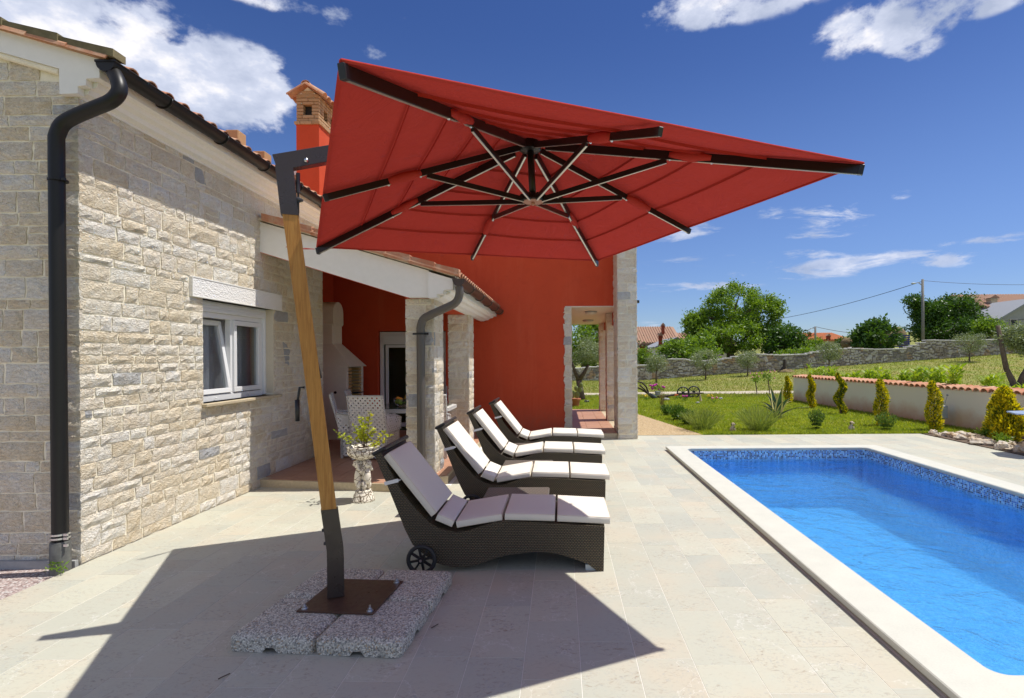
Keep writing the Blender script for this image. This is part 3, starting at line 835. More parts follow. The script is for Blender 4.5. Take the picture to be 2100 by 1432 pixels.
def score_at(p, area):
    if p.y < .5: return -1
    u = 1150 + p.x / p.y * F; v = 732 - (p.z - 1.7) / p.y * F
    if not (-60 < u < 2160 and -60 < v < 1490): return -area * .001
    return area / p.y ** 2
def stones(parent, faces, limit=298):
    """faces: list of (origin, U, N, specs, end)"""
    allst = []
    for (o, U, N, specs, end) in faces:
        o, U, N = Vector(o), Vector(U), Vector(N)
        umin = min(s[0] for s in specs); umax = max(s[1] for s in specs)
        for sp in specs:
            c = o + U * (sp[0] + sp[1]) / 2 + Vector((0, 0, (sp[2] + sp[3]) / 2))
            e = (end[0] if abs(sp[0] - umin) < 1e-6 else 0, end[1] if abs(sp[1] - umax) < 1e-6 else 0)
            allst.append((score_at(c, (sp[1] - sp[0]) * (sp[3] - sp[2]) * abs(N.dot((c - Vector((0, 0, 1.7))).normalized()))), o, U, N, sp, e))
    allst.sort(key=lambda t: t[0], reverse=True)
    for t in allst[:limit]:
        mb = MB(); stone_geo(mb, *t[1:5], end=t[5]); mb.build('stone', M_stone, parent)
    if allst[limit:]:
        mb = MB()
        for t in allst[limit:]: stone_geo(mb, *t[1:5], end=t[5])
        mb.build('small_stones', M_stone_mass, parent, kind='stuff')

def clay_tile(mb, p, d, s, L=.42, r0=.074, r1=.062, th=.012, n=7, flip=1):
    """barrel tile starting at p, running along d; s = side direction"""
    d = Vector(d).normalized(); s = Vector(s).normalized(); up = s.cross(d) 
    if up.z < 0: up = -up
    up = up * flip
    vs = []
    for (t, r) in ((0, r0), (L, r1)):
        for rr in (r, r - th):
            for k in range(n + 1):
                a = PI * k / n
                vs.append(Vector(p) + d * t + s * math.cos(a) * rr + up * math.sin(a) * rr * .85)
    m = n + 1; fs = []
    for k in range(n):
        fs += [(k, k + 1, 2 * m + k + 1, 2 * m + k), (m + k, 3 * m + k, 3 * m + k + 1, m + k + 1), (k, m + k, m + k + 1, k + 1), (2 * m + k, 2 * m + k + 1, 3 * m + k + 1, 3 * m + k)]
    for k in (0, n): fs.append((k, 2 * m + k, 3 * m + k, m + k))
    mb.add(vs, fs)

def gutter(name, parent, X, Z, y0, y1, r=.075, brackets=(), m=None, label=None):
    m = m or M_gutter
    mb = MB(); n = 10; vs = []
    for yy in (y0, y1):
        for rr in (r, r - .006):
            for k in range(n + 1):
                a = PI + PI * k / n
                vs.append((X + rr * math.cos(a), yy, Z + rr * math.sin(a) * 1.0))
    w = n + 1; fs = []
    for k in range(n): fs += [(k, k + 1, 2 * w + k + 1, 2 * w + k), (w + k, w + k + 1, 3 * w + k + 1, 3 * w + k)]
    mb.add(vs, fs)
    for yy in (y0, y1):   # end caps
        mb.add([(X + r * math.cos(PI + PI * k / n), yy, Z + r * math.sin(PI + PI * k / n)) for k in range(n + 1)], [tuple(range(n + 1))])
        mb.box((X - r - .004, yy - .006, Z - .002), (X + r + .004, yy + .012, Z + .016))
    mb.tube([(X + r, y0, Z + .003), (X + r, y1, Z + .003)], .009, 6)
    mb.tube([(X - r, y0, Z + .003), (X - r, y1, Z + .003)], .006, 6)
    g = mb.build(name, m, parent, smooth=True, auto=40)
    for yy in brackets:
        b = MB(); b.tube([(X + (r + .006) * math.cos(PI + PI * k / 10), yy, Z + (r + .006) * math.sin(PI + PI * k / 10)) for k in range(11)] , .008, 5)
        b.tube([(X - r - .006, yy, Z), (X - r - .10, yy, Z - .045)], .006, 5)
        b.build('bracket', m, g_parent(g, parent), smooth=True)
    return g
def g_parent(g, parent):
    WM[g] = WM[parent]; return g
def smooth_path(pts, sub=6):
    pts = [Vector(p) for p in pts]; out = []
    for i in range(len(pts) - 1):
        p0 = pts[max(i - 1, 0)]; p1 = pts[i]; p2 = pts[i + 1]; p3 = pts[min(i + 2, len(pts) - 1)]
        for k in range(sub):
            t = k / sub
            out.append(.5 * ((2 * p1) + (-p0 + p2) * t + (2 * p0 - 5 * p1 + 4 * p2 - p3) * t * t + (-p0 + 3 * p1 - 3 * p2 + p3) * t ** 3))
    out.append(pts[-1]); return out

# ------------------------------------------------------------------ stone house (left)
HX = -4.0
house = thing('stone_house', 'single storey house of rough pale limestone with dark gutter, at the left edge', 'house', (HX, 4.5, 0))
WY0, WY1, WZ0, WZ1 = 6.05, 7.52, 1.20, 2.38
HT = 3.90; HEND = 9.1
mb = MB()
for (y0, y1, z0, z1) in [(4.5, WY0, -.06, HT), (WY1, HEND, -.06, HT), (WY0, WY1, -.06, WZ0), (WY0, WY1, WZ1, HT)]:
    mb.box((HX - .32, y0, z0), (HX, y1, z1))
mb.box((HX - 4.5, 4.5, -.06), (HX - .32, 4.8, HT))
mb.prism([(HX - 4.5, HT), (HX - .06, HT), (HX - .08, 4.10), (HX - 4.5, 4.10 + 1.28)], 4.5, 4.8)
mb.box((HX - 4.5, 8.8, -.06), (HX - .32, HEND, HT + .2))
mb.build('wall', M_mortar, house)
rows = course_rows(HT, (WZ0, WZ1, 2.6))
rw_lo = [r_ for r_ in rows if r_[1] <= WZ0 + 1e-6]; rw_mid = [r_ for r_ in rows if r_[0] >= WZ0 - 1e-6 and r_[1] <= WZ1 + 1e-6]
rw_lint = [r_ for r_ in rows if r_[0] >= WZ1 - 1e-6 and r_[1] <= 2.6 + 1e-6]; rw_hi = [r_ for r_ in rows if r_[0] >= 2.6 - 1e-6]
O = (HX, 4.5, 0); U = (0, 1, 0); N = (1, 0, 0)
sp = lay(0, HEND - 4.5, rw_lo) + lay(0, HEND - 4.5, rw_hi) + lay(0, WY0 - 4.5, rw_mid) + lay(WY1 - 4.5, HEND - 4.5, rw_mid) + lay(0, 5.82 - 4.5, rw_lint) + lay(7.72 - 4.5, HEND - 4.5, rw_lint)
rowg = course_rows(4.02, ())
spg = lay(0, 2.6, rowg)
# gable triangle courses following the slope
zt = 4.02
while zt < HT + 1.0:
    x0 = (zt + .10 - 4.06) / .29 + .1
    if x0 < 2.6: spg += lay(x0, 2.6, [(zt, zt + .16)])
    zt += .16
stones(house, [(O, U, N, sp, (.02, 0)), ((HX, 4.5, 0), (-1, 0, 0), (0, -1, 0), spg, (.02, 0))])
# lintel
mb = MB(); mb.box((HX - .1, 5.83, WZ1), (HX + .035, 7.71, 2.6), bev=.006); 
lint = mb.build('lintel', mat('bush_hammered_lintel', (.84, .81, .77), .9, fn=lambda nt, b: nt.set(b.inputs['Normal'], nt.bump(nt.voro(geo_pos(nt), 55).outputs['Distance'], .8, .008))), house)
mb = MB()
for (a, b_) in (((HX + .035, 5.83, 2.38), (HX + .040, 7.71, 2.392)), ((HX + .035, 5.83, 2.588), (HX + .040, 7.71, 2.6)), ((HX + .035, 5.83, 2.393), (HX + .040, 5.842, 2.587))):
    mb.box(a, b_)
mb.build('lintel_margin', M_white, house)
# reveals
mb = MB(); mb.box((HX - .2, WY1 - .003, WZ0 + .03), (HX + .008, WY1 + .06, WZ1 - .002)); mb.build('reveal', M_cream, house)
# sill
mb = MB(); mb.box((HX - .22, WY0 - .04, WZ0 - .035), (HX + .07, WY1 + .12, WZ0), bev=.005); mb.build('sill', M_step, house)
# window
wf = MB(); X0, X1 = HX - .20, HX - .12; ya, yb = WY0 + .005, WY1 - .05; za, zb = WZ0, WZ1
ym = 6.80
wf.box((X0, ya, za), (X1, yb, za + .075), bev=.004); wf.box((X0, ya, 2.19), (X1, yb, 2.25), bev=.004)
wf.box((X0, ya, za + .075), (X1, ya + .05, 2.19), bev=.004); wf.box((X0, yb - .05, za + .075), (X1, yb, 2.19), bev=.004)
wf.box((X0, ym - .03, za + .075), (X1 - .012, ym + .01, 2.19), bev=.004)
win = wf.build('window', M_pvc, house); WM[win] = WM[house]
sb = MB(); sb.box((X0 - .02, ya, 2.251), (X1 + .035, yb, zb - .003), bev=.004)
for k in range(3): sb.box((X1 + .036, ya + .01, 2.262 + k * .035), (X1 + .041, yb - .01, 2.288 + k * .035), bev=.002)
sb.build('shutter_box', M_pvc, win)
sb = MB(); sb.box((X0 + .02, yb + .004, za + .01), (X1 + .03, yb + .045, zb - .003), bev=.003); sb.build('shutter_rail', M_pvc, win)
def sash(y0, y1, tilt, name='sash'):
    s_ = MB(); t = .06; z0, z1 = za + .085, 2.185
    M = Matrix.Translation((X1, 0, z0)) @ Matrix.Rotation(-tilt, 4, 'Y') @ Matrix.Translation((-X1, 0, -z0))
    def bx(a, b): 
        m_ = MB(); m_.box(a, b, bev=.004); s_.add([M @ Vector(q) for q in m_.v], m_.f)
    bx((X1 - .05, y0, z0), (X1 + .012, y1, z0 + t)); bx((X1 - .05, y0, z1 - t), (X1 + .012, y1, z1))
    bx((X1 - .05, y0, z0 + t), (X1 + .012, y0 + t, z1 - t)); bx((X1 - .05, y1 - t, z0 + t), (X1 + .012, y1, z1 - t))
    o = s_.build(name, M_pvc, win)
    g = MB(); q = [(X1 - .02, y0 + t, z0 + t), (X1 - .02, y1 - t, z0 + t), (X1 - .02, y1 - t, z1 - t), (X1 - .02, y0 + t, z1 - t)]
    g.sheet([M @ Vector(a) for a in q]); g.build('pane', M_glass, win, face=(1, 0, 0))
sash(ya + .05, ym - .03, R(9)); sash(ym + .012, yb - .052, 0)
hb = MB()
for yy in (6.42, 7.1): hb.box((X1 + .013, yy, za + .03), (X1 + .025, yy + .03, za + .045), bev=.003)
hb.build('drain_cap', M_pvc, win)
# curtains and room behind
cb = MB(); vs = []; nn = 60
for i in range(nn + 1):
    yy = 6.02 + (7.62 - 6.02) * i / nn; off = .035 * math.sin(i * 1.15) + .02 * math.sin(i * .37)
    if 7.36 < yy < 7.44: off -= .03
    vs += [(HX - .36 + off, yy, 1.25), (HX - .36 + off * .7, yy, 2.4)]
cb.add(vs, [(2 * i, 2 * i + 2, 2 * i + 3, 2 * i + 1) for i in range(nn)])
cur = cb.build('curtain', M_curtain, house, smooth=True)
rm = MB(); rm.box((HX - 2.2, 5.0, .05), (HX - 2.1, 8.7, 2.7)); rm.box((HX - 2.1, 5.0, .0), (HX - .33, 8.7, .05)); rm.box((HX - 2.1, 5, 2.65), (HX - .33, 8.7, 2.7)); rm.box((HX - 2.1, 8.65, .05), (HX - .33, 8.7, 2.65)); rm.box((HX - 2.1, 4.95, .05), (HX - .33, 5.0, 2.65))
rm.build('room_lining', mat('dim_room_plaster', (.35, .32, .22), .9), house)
# gable board, cornice
GY0, GY1 = 4.435, 4.5
mb = MB()
poly = [(-3.765, 4.165), (-3.765, 4.01), (-3.874, 4.006), (-3.876, 3.95), (-3.945, 3.945), (-3.945, 3.885), (-4.094, 3.88), (-4.096, 4.09), (-8.5, 5.37), (-8.5, 5.57)]
mb.prism(poly, GY0, GY1); mb.build('barge_board', M_white, house)
mb = MB(); cor = [(-3.765, 4.165), (-3.765, 4.01), (-3.83, 4.008), (-3.845, 3.965), (-3.90, 3.95), (-3.915, 3.91), (-3.975, 3.90), (-3.975, 3.872), (HX - .02, 3.870), (HX - .02, 4.20)]
mb.prism(cor, GY1 + .001, HEND + 2.8); mb.build('cornice', M_white, house)
mb = MB(); mb.tube([(-4.12, GY1 - .03, 4.075), (-8.5, GY1 - .03, 5.345)], .025, 8); mb.build('mortar_fillet', M_mortar, house)
# roof
SL = .29; sdir = Vector((-1, 0, SL)).normalized()
mb = MB()
mb.add([(-3.70, GY0 - .02, 4.15), (-3.70, 11.95, 4.15), (-9, 11.95, 4.15 + 5.3 * SL), (-9, GY0 - .02, 4.15 + 5.3 * SL), (-3.70, GY0 - .02, 4.19), (-3.70, 11.95, 4.19), (-9, 11.95, 4.19 + 5.3 * SL), (-9, GY0 - .02, 4.19 + 5.3 * SL)],
       [(0, 1, 2, 3), (4, 7, 6, 5), (0, 4, 5, 1), (0, 3, 7, 4), (2, 6, 7, 3), (1, 5, 6, 2)])
mb.build('roof', M_clay, house)
yy = GY0 + .0; k = 0; rest = MB()
while yy < 11.9:
    for j in range(14):
        p = Vector((-3.66, yy, 4.135)) + sdir * (j * .34)
        if j < 2 and yy < 9.6:
            mb = MB(); clay_tile(mb, p, sdir, (0, 1, 0)); mb.build('roof_tile', M_clay, house)
        else: clay_tile(rest, p, sdir, (0, 1, 0), n=5)
    yy += .215; k += 1
rest.build('upper_roof_tiles', M_clay, house, kind='stuff')
# verge tiles along the gable
for j in range(9):
    p = Vector((-3.60, GY0 - .035, 4.185)) + sdir * (j * .47)
    mb = MB(); L = .52
    a = p + Vector((0, 0, .03 + .012 * 1)); 
    v0 = [p + Vector((0, -.03, -.035)), p + Vector((0, .10, -.035)), p + Vector((0, .10, .028)), p + Vector((0, -.03, .028))]
    v1 = [q + sdir * L + Vector((0, .014, -.020)) for q in v0]
    mb.add(v0 + v1, [(0, 1, 2, 3), (7, 6, 5, 4), (0, 4, 5, 1), (1, 5, 6, 2), (2, 6, 7, 3), (3, 7, 4, 0)])
    mb.build('verge_tile', mat('mossy_verge_tile', (.17, .14, .07), .9, fn=rough_grain(9, .5, .4)), house)
gutter('gutter', house, -3.69, 4.125, 4.40, 9.0, .078, (5.05, 5.9, 6.75, 7.6, 8.45))
# downpipe
path = [(-3.665, 4.46, 4.06), (-3.60, 4.42, 3.97), (-3.575, 4.40, 3.88), (-3.63, 4.39, 3.80), (-3.76, 4.385, 3.74), (-3.93, 4.38, 3.665), (-4.02, 4.375, 3.60), (-4.06, 4.37, 3.50)]
mb = MB(); mb.tube([(-3.68, 4.47, 4.08)] + smooth_path(path, 4) + [(-4.06, 4.37, 3.3), (-4.055, 4.37, 1.5), (-4.05, 4.37, .25)], .055, 16)
dp = mb.build('downpipe', M_gutter, house, smooth=True, auto=50); WM[dp] = WM[house]
mb = MB(); mb.lathe([(.060, 0), (.068, .0), (.068, .26), (.062, .27)], (-4.05, 4.37, -.03), 18); mb.build('drain_socket', mat('scuffed_grey_pipe', (.11, .11, .10), .55, fn=rough_grain(25, .5, 0)), house, smooth=True, auto=40)
for (zz, m_) in ((3.15, M_gutter), (.30, M_chrome), (.27, M_chrome), (.215, M_chrome)):
    mb = MB(); mb.lathe([(.062, -.007), (.067, -.007), (.067, .007), (.062, .007)], (-4.05, 4.37, zz), 18); mb.box((-3.99, 4.33, zz - .01), (-3.96, 4.345, zz + .01)); mb.build('pipe_clamp', m_, dp)
# small roof blocks
for (u, v, Y) in ((487, 280, 6.86), (541, 322, 7.46)):
    p = P(u, v, Y); mb = MB(); mb.box((p.x - .10, Y - .09, p.z - .25), (p.x + .06, Y + .09, p.z + .05), bev=.008); mb.build('vent_block', M_brick, house)
# plinth line at gable
mb = MB(); mb.box((HX - 4, 4.455, -.05), (HX - .01, 4.49, .045)); mb.build('plinth', M_concrete, house)
# chimney
CX0, CX1, CY0, CY1 = -4.86, -4.44, 10.0, 10.9
mb = MB(); mb.box((CX0, CY0, 4.2), (CX1, CY1, 6.02)); ch = mb.build('chimney', M_red, house); WM[ch] = WM[house]
mb = MB(); mb.box((CX0 + .101, CY0 + .101, 6.02), (CX1 - .101, CY1 - .101, 6.50)); mb.box((CX0 + .03, CY0 + .03, 6.02), (CX1 - .03, CY1 - .03, 6.20)); mb.box((CX0 + .03, CY0 + .03, 6.40), (CX1 - .03, CY1 - .03, 6.52)); mb.build('chimney_core', M_dark, ch)
zz = 6.022; r_i = 0
while zz < 6.60:
    grow = .03 if r_i == 0 else 0.0
    bh = .052; offx = 0 if r_i % 2 else .11
    if zz < 6.53:
        for face in range(4):
            if face in (0, 2): L0, L1 = CX0 - grow, CX1 + grow
            else: L0, L1 = CY0 - grow + .10, CY1 + grow - .10
            holes = []
            if r_i in (3, 4, 5): holes = [((CX0 + CX1) / 2 - .075, (CX0 + CX1) / 2 + .075)] if face in (0, 2) else [(CY0 + .22, CY0 + .38), (CY1 - .38, CY1 - .22)]
            runs = []; t = L0
            for (ha, hb2) in holes: runs.append((t, ha)); t = hb2
            runs.append((t, L1))
            for (ra, rb_) in runs:
                t = ra; first = True
                while t < rb_ - .005:
                    e = min(t + (.11 if first and offx else .22), rb_); first = False
                    if rb_ - e < .05: e = rb_
                    b = MB()
                    if face == 0: b.box((t + .004, CY0 - grow, zz), (e - .004, CY0 + .1 - grow, zz + bh), bev=.004)
                    elif face == 2: b.box((t + .004, CY1 - .1 + grow, zz), (e - .004, CY1 + grow, zz + bh), bev=.004)
                    elif face == 1: b.box((CX1 - .1 + grow, t + .004, zz), (CX1 + grow, e - .004, zz + bh), bev=.004)
                    else: b.box((CX0 - grow, t + .004, zz), (CX0 + .1 - grow, e - .004, zz + bh), bev=.004)
                    b.build('brick', M_brick, ch)
                    t = e
    zz += bh + .010; r_i += 1
# gable bricks and tile hat
cxm = (CX0 + CX1) / 2
mb = MB(); mb.prism([(CX0, 6.53), (CX1, 6.53), (cxm, 6.72)], CY0 + .012, CY1 - .012); mb.build('cap_gable', M_mortar, ch)
for i, w in enumerate((.19, .11)):
    mb = MB(); mb.box((cxm - w, CY0 - .002, 6.535 + i * .06), (cxm + w, CY0 + .05, 6.585 + i * .06), bev=.004); mb.build('brick', M_brick, ch)
for sgn in (-1, 1):
    d = Vector((-sgn, 0, .62)).normalized()
    for k in range(6):
        mb = MB(); clay_tile(mb, (cxm + sgn * .33, CY0 - .03 + k * .17, 6.525), d, (0, 1, 0), L=.40, r0=.08, r1=.075); mb.build('cap_tile', M_clay, ch)
for k in range(3):
    mb = MB(); clay_tile(mb, (cxm, CY0 - .08 + k * .34, 6.735), (0, 1, .0), (1, 0, 0), L=.38, r0=.085, r1=.075); mb.build('ridge_tile', M_clay, ch)

# ------------------------------------------------------------------ red house (back) with portico
RY = 12.0; RT = 5.4
red = thing('red_house', 'taller house block with plain red rendered wall behind the loungers', 'house', (0, RY, 0))
DX0, DX1, DZ1 = -4.06, -2.55, 2.30
mb = MB()
mb.box((-9, RY, 0), (DX0, RY + .3, RT)); mb.box((DX0, RY, DZ1), (DX1, RY + .3, RT)); mb.box((DX1, RY, -.05), (.10, RY + .3, RT))
mb.box((.10, RY, 2.82), (1.57, RY + .3, RT))
mb.box((-.15, RY + .3, -.05), (.22, 16.2, RT)); mb.box((1.25, RY + .3, 2.83), (1.57, 16.2, RT))
mb.box((1.27, 11.98, 2.46), (1.50, 16.1, 2.83)); mb.box((-9, 16.2, 0), (-.15, 16.5, RT)); mb.box((.22, 15.9, 2.86), (1.25, 16.2, RT))
mb.build('wall', M_red, red)
mb = MB()
mb.add([(.22, RY + .003, 2.815), (1.27, RY + .003, 2.815), (1.27, 16.19, 2.66), (.22, 16.19, 2.66)], [(0, 1, 2, 3)]); mb.add([(.22, RY + .003, 2.85), (1.27, RY + .003, 2.85), (1.27, 16.19, 2.85), (.22, 16.19, 2.85)], [(0, 1, 2, 3)])
mb.add([(.22, 16.195, 2.66), (1.27, 16.195, 2.66), (1.27, 16.195, 2.86), (.22, 16.195, 2.86)], [(0, 1, 2, 3)])
mb.box((.10, RY - .006, 2.80), (1.17, RY + .004, 2.822))
mb.build('portico_ceiling', mat('warm_white_ceiling', (.74, .68, .58), .8), red)
mb = MB(); mb.box((-9.3, 10.9, RT), (2.0, 17, RT + .08)); mb.build('eave_slab', M_white, red)
mb = MB(); mb.add([(-9.3, 10.9, RT + .085), (2.0, 10.9, RT + .085), (2.0, 17, RT + .085), (-9.3, 17, RT + .085), (-9.3, 13.95, RT + .85), (2.0, 13.95, RT + .85)], [(0, 1, 5, 4), (2, 3, 4, 5), (0, 4, 3), (1, 2, 5)]); mb.build('roof', M_clay, red)
def pillar(parent, x0, x1, y0, y1, z0, z1, label=None, faces='nwes', name='pillar'):
    mb = MB(); mb.box((x0 + .012, y0 + .012, z0), (x1 - .012, y1 - .012, z1)); p = mb.build(name, M_mortar, parent); WM[p] = WM[parent]
    if label: p['label'] = label
    fl = []
    H = z1 - z0; rows_ = course_rows(H, (), .10, .20)
    w = x1 - x0; d = y1 - y0
    e = (.014, .014)
    fl.append(((x0, y0 + .012, z0), (1, 0, 0), (0, -1, 0), lay(0, w, rows_, .12, .34), e))
    fl.append(((x1 - .012, y0, z0), (0, 1, 0), (1, 0, 0), lay(0, d, rows_, .12, .34), e))
    fl.append(((x0 + .012, y0, z0), (0, 1, 0), (-1, 0, 0), lay(0, d, rows_, .12, .4), (0, 0)))
    stones(p, fl, 200)
    return p
pillar(red, 1.17, 1.57, 11.1, 12.0, -.02, RT, 'tall stone corner pillar')
pillar(red, 1.13, 1.56, 13.3, 13.75, .12, 2.76); pillar(red, 1.13, 1.56, 15.7, 16.15, .12, 2.70)
# stone edging of the wall end
mb = MB(); mb.box((.10, RY - .02, .0), (.24, RY + .3, 2.80)); q = mb.build('quoin_strip', M_mortar, red); WM[q] = WM[red]
rows_ = course_rows(2.8, (), .12, .28)
stones(q, [((.10, RY - .02, 0), (1, 0, 0), (0, -1, 0), lay(0, .14, rows_, .2, .3, split=0), (.05, .004)), ((.238, RY, 0), (0, 1, 0), (1, 0, 0), lay(0, .3, rows_, .3, .4, split=0), (0, 0))])
mb = MB(); mb.box((1.575, 11.16, 2.80), (1.63, 11.22, 2.86), bev=.006); mb.build('sensor', M_black, red)
for i, (u, v) in enumerate(((1212, 646), (1206, 660))):
    # on the ceiling
    Yc = (12.95, 14.9)[i]; zc = 2.815 - (Yc - RY) / 4.19 * .155
    x = ray(u, v).x * Yc
    t = thing('ceiling_light', ('round opal ceiling light nearer to the pool in the portico' if i == 0 else 'round opal ceiling light deeper inside the portico'), 'ceiling light', (x, Yc, zc), 0, 'portico ceiling lights')
    mb = MB(); mb.lathe([(.145, -.025), (.15, -.02), (.15, -.002)], (x, Yc, zc), 28); mb.build('base', M_metal_grey, t, smooth=True, auto=40)
    mb = MB(); mb.lathe([(.05, -.07), (.11, -.062), (.14, -.045), (.145, -.026)], (x, Yc, zc), 28); mb.build('diffuser', M_light, t, smooth=True, auto=60)
# door
d = MB(); y = RY + .10
d.box((DX0 + .02, y, .1), (DX0 + .10, y + .08, DZ1 - .02), bev=.004); d.box((DX1 - .10, y, .1), (DX1 - .02, y + .08, DZ1 - .02), bev=.004); d.box((DX0 + .1, y, DZ1 - .10), (DX1 - .1, y + .08, DZ1 - .02), bev=.004)
door = d.build('door', M_pvc, red); WM[door] = WM[red]
d = MB(); d.box((DX0 + .1, y - .05, DZ1 - .30), (DX1 - .1, y + .06, DZ1 - .101), bev=.004)
for k in range(4): d.box((DX0 + .11, y - .056, DZ1 - .29 + k * .045), (DX1 - .11, y - .051, DZ1 - .255 + k * .045))
d.build('shutter_box', M_pvc, door)
for (a, b) in ((DX0 + .14, DX0 + .75), (DX0 + .79, DX1 - .12)):
    d = MB(); z0, z1 = .16, DZ1 - .31; t = .06
    d.box((a, y + .01, z0), (a + t, y + .06, z1), bev=.004); d.box((b - t, y + .01, z0), (b, y + .06, z1), bev=.004); d.box((a + t, y + .01, z0), (b - t, y + .06, z0 + .09), bev=.004); d.box((a + t, y + .01, z1 - t), (b - t, y + .06, z1), bev=.004)
    o = d.build('leaf', M_pvc, door); WM[o] = WM[red]
    d = MB(); d.sheet([(a + t, y + .035, z0 + .09), (b - t, y + .035, z0 + .09), (b - t, y + .035, z1 - t), (a + t, y + .035, z1 - t)]); d.build('pane', M_glass, door, face=(0, -1, 0))
d = MB(); d.box((DX0 + .72, y - .02, 1.05), (DX0 + .74, y + .01, 1.2), bev=.004); d.build('handle', M_chrome, door)
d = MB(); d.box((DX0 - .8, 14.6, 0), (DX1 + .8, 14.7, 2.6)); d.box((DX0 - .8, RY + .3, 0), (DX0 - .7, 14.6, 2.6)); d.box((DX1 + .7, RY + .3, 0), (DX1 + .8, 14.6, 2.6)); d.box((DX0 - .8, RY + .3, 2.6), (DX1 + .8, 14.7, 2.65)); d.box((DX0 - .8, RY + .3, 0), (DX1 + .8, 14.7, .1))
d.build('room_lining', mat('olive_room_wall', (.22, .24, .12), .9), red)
d = MB(); d.box((DX0 + .9, 14.56, 1.3), (DX0 + 1.25, 14.58, 1.95)); d.build('picture_frame', M_black, red)
# left recess wall of the terrace
mb = MB(); mb.box((-5.3, HEND + .001, .0), (-5.03, RY - .001, 4.0)); mb.build('recess_wall', M_red, red)

# raised floors
terr = thing('terrace_floor', 'x', 'x'); del terr['label']; del terr['category']; terr['kind'] = 'structure'
mb = MB()
mb.prism([(-5.02, 7.30), (-3.95, 7.16), (-2.10, 6.85), (-2.10, 7.34), (-1.72, 7.34), (-1.72, 7.27), (-1.53, 7.27), (-1.53, 11.99), (-5.02, 11.99)], -.03, .098, 'z')
mb.build('step_edge', M_step, terr)
def floor_tiles(parent, x0, x1, y0, y1, z, s=.33, ang=0.0, clip=None):
    nx_ = int((x1 - x0) / s) + 1; ny_ = int((y1 - y0) / s) + 1
    for i in range(nx_):
        for j in range(ny_):
            a = x0 + i * s; b = min(a + s, x1); c = y0 + j * s; d = min(c + s, y1)
            if b - a < .03 or d - c < .03: continue
            if clip and not clip(a, b, c, d): continue
            mb = MB(); tile_prism(mb, (a + .003, b - .003, c + .003, d - .003), z - .004, z + .004); mb.build('floor_tile', M_terra, parent)
floor_tiles(terr, -4.98, -1.56, 7.32, 11.95, .10, .33)
for i in range(6):   # front cut tiles follow the skewed step
    x0 = -3.9 + i * .33; x1 = min(x0 + .33, -2.13)
    f = lambda xx: 7.16 + (xx + 3.95) / 1.85 * (-.31) + .03
    mb = MB(); a = [(x0 + .003, f(x0)), (x1 - .003, f(x1)), (x1 - .003, 7.314), (x0 + .003, 7.314)]
    if x1 - x0 > .05: mb.prism(a, .096, .104, 'z'); mb.build('floor_tile', M_terra, terr)
port = thing('portico_floor', 'x', 'x'); del port['label']; del port['category']; port['kind'] = 'structure'
mb = MB(); mb.box((.241, 11.16, -.03), (1.16, 16.3, .112)); mb.box((-.2, 11.995, -.03), (.24, 12.2, .10)); mb.build('step_edge', M_step, port)
floor_tiles(port, .245, 1.16, 11.19, 16.28, .116, .33)
mb = MB(); mb.box((1.16, 12.02, -.03), (1.6, 16.3, .115)); mb.build('pillar_base', M_step, port)

# ------------------------------------------------------------------ porch
porch = thing('porch', 'tiled lean-to porch with stone pillars and white gable beam beside the stone house', 'porch', (-1.9, 7.33, 0))
pillar(porch, -2.10, -1.71, 7.33, 7.90, -.01, 2.50, 'stone pillar with the brown downpipe'); pillar(porch, -2.10, -1.71, 10.1, 10.66, .09, 2.50)
mb = MB()   # sloping gable beam
mb.prism([(-4.02, 3.13), (-2.03, 2.505), (-1.75, 2.505), (-1.75, 2.86), (-4.02, 3.53)], 7.20, 7.32); mb.build('gable_beam', M_white, porch)
mb = MB(); cp = [(-1.42, 2.74), (-1.42, 2.60), (-1.55, 2.597), (-1.555, 2.545), (-1.635, 2.54), (-1.635, 2.495), (-1.75, 2.49), (-1.75, 2.84)]
mb.prism(cp, 7.16, 7.33); mb.build('beam_end', M_white, porch)
mb = MB(); c2 = [(-1.42, 2.74), (-1.42, 2.60), (-1.475, 2.598), (-1.50, 2.565), (-1.56, 2.555), (-1.60, 2.52), (-1.66, 2.51), (-1.70, 2.495), (-1.76, 2.492), (-1.76, 2.80)]
mb.prism(c2, 7.335, 11.97); mb.build('cornice', M_white, porch)
mb = MB(); mb.box((-2.10, 7.335, 2.503), (-1.765, 11.99, 2.86)); mb.build('eave_beam', M_red, porch)
# thin red soffit line and ceiling
mb = MB(); mb.add([(-2.02, 7.21, 2.498), (-4.02, 7.21, 3.125), (-4.02, 7.30, 3.125), (-2.02, 7.30, 2.498), (-2.02, 7.21, 2.508), (-4.02, 7.21, 3.137), (-4.02, 7.30, 3.137), (-2.02, 7.30, 2.508)], [(0, 1, 2, 3), (0, 1, 5, 4), (3, 2, 6, 7)]); mb.build('soffit_line', M_red, porch)
PS = -.30
mb = MB(); za = 2.79; zt_ = lambda xx: 2.77 + (-1.40 - xx) * .297
mb.add([(-1.40, 7.15, 2.765), (-1.40, 11.98, 2.765), (-5.02, 11.98, zt_(-5.02)), (-5.02, 7.15, zt_(-5.02))] + [(-1.40, 7.15, 2.80), (-1.40, 11.98, 2.80), (-5.02, 11.98, zt_(-5.02) + .035), (-5.02, 7.15, zt_(-5.02) + .035)],
       [(0, 3, 2, 1), (4, 5, 6, 7), (0, 1, 5, 4), (1, 2, 6, 5), (2, 3, 7, 6), (3, 0, 4, 7)])
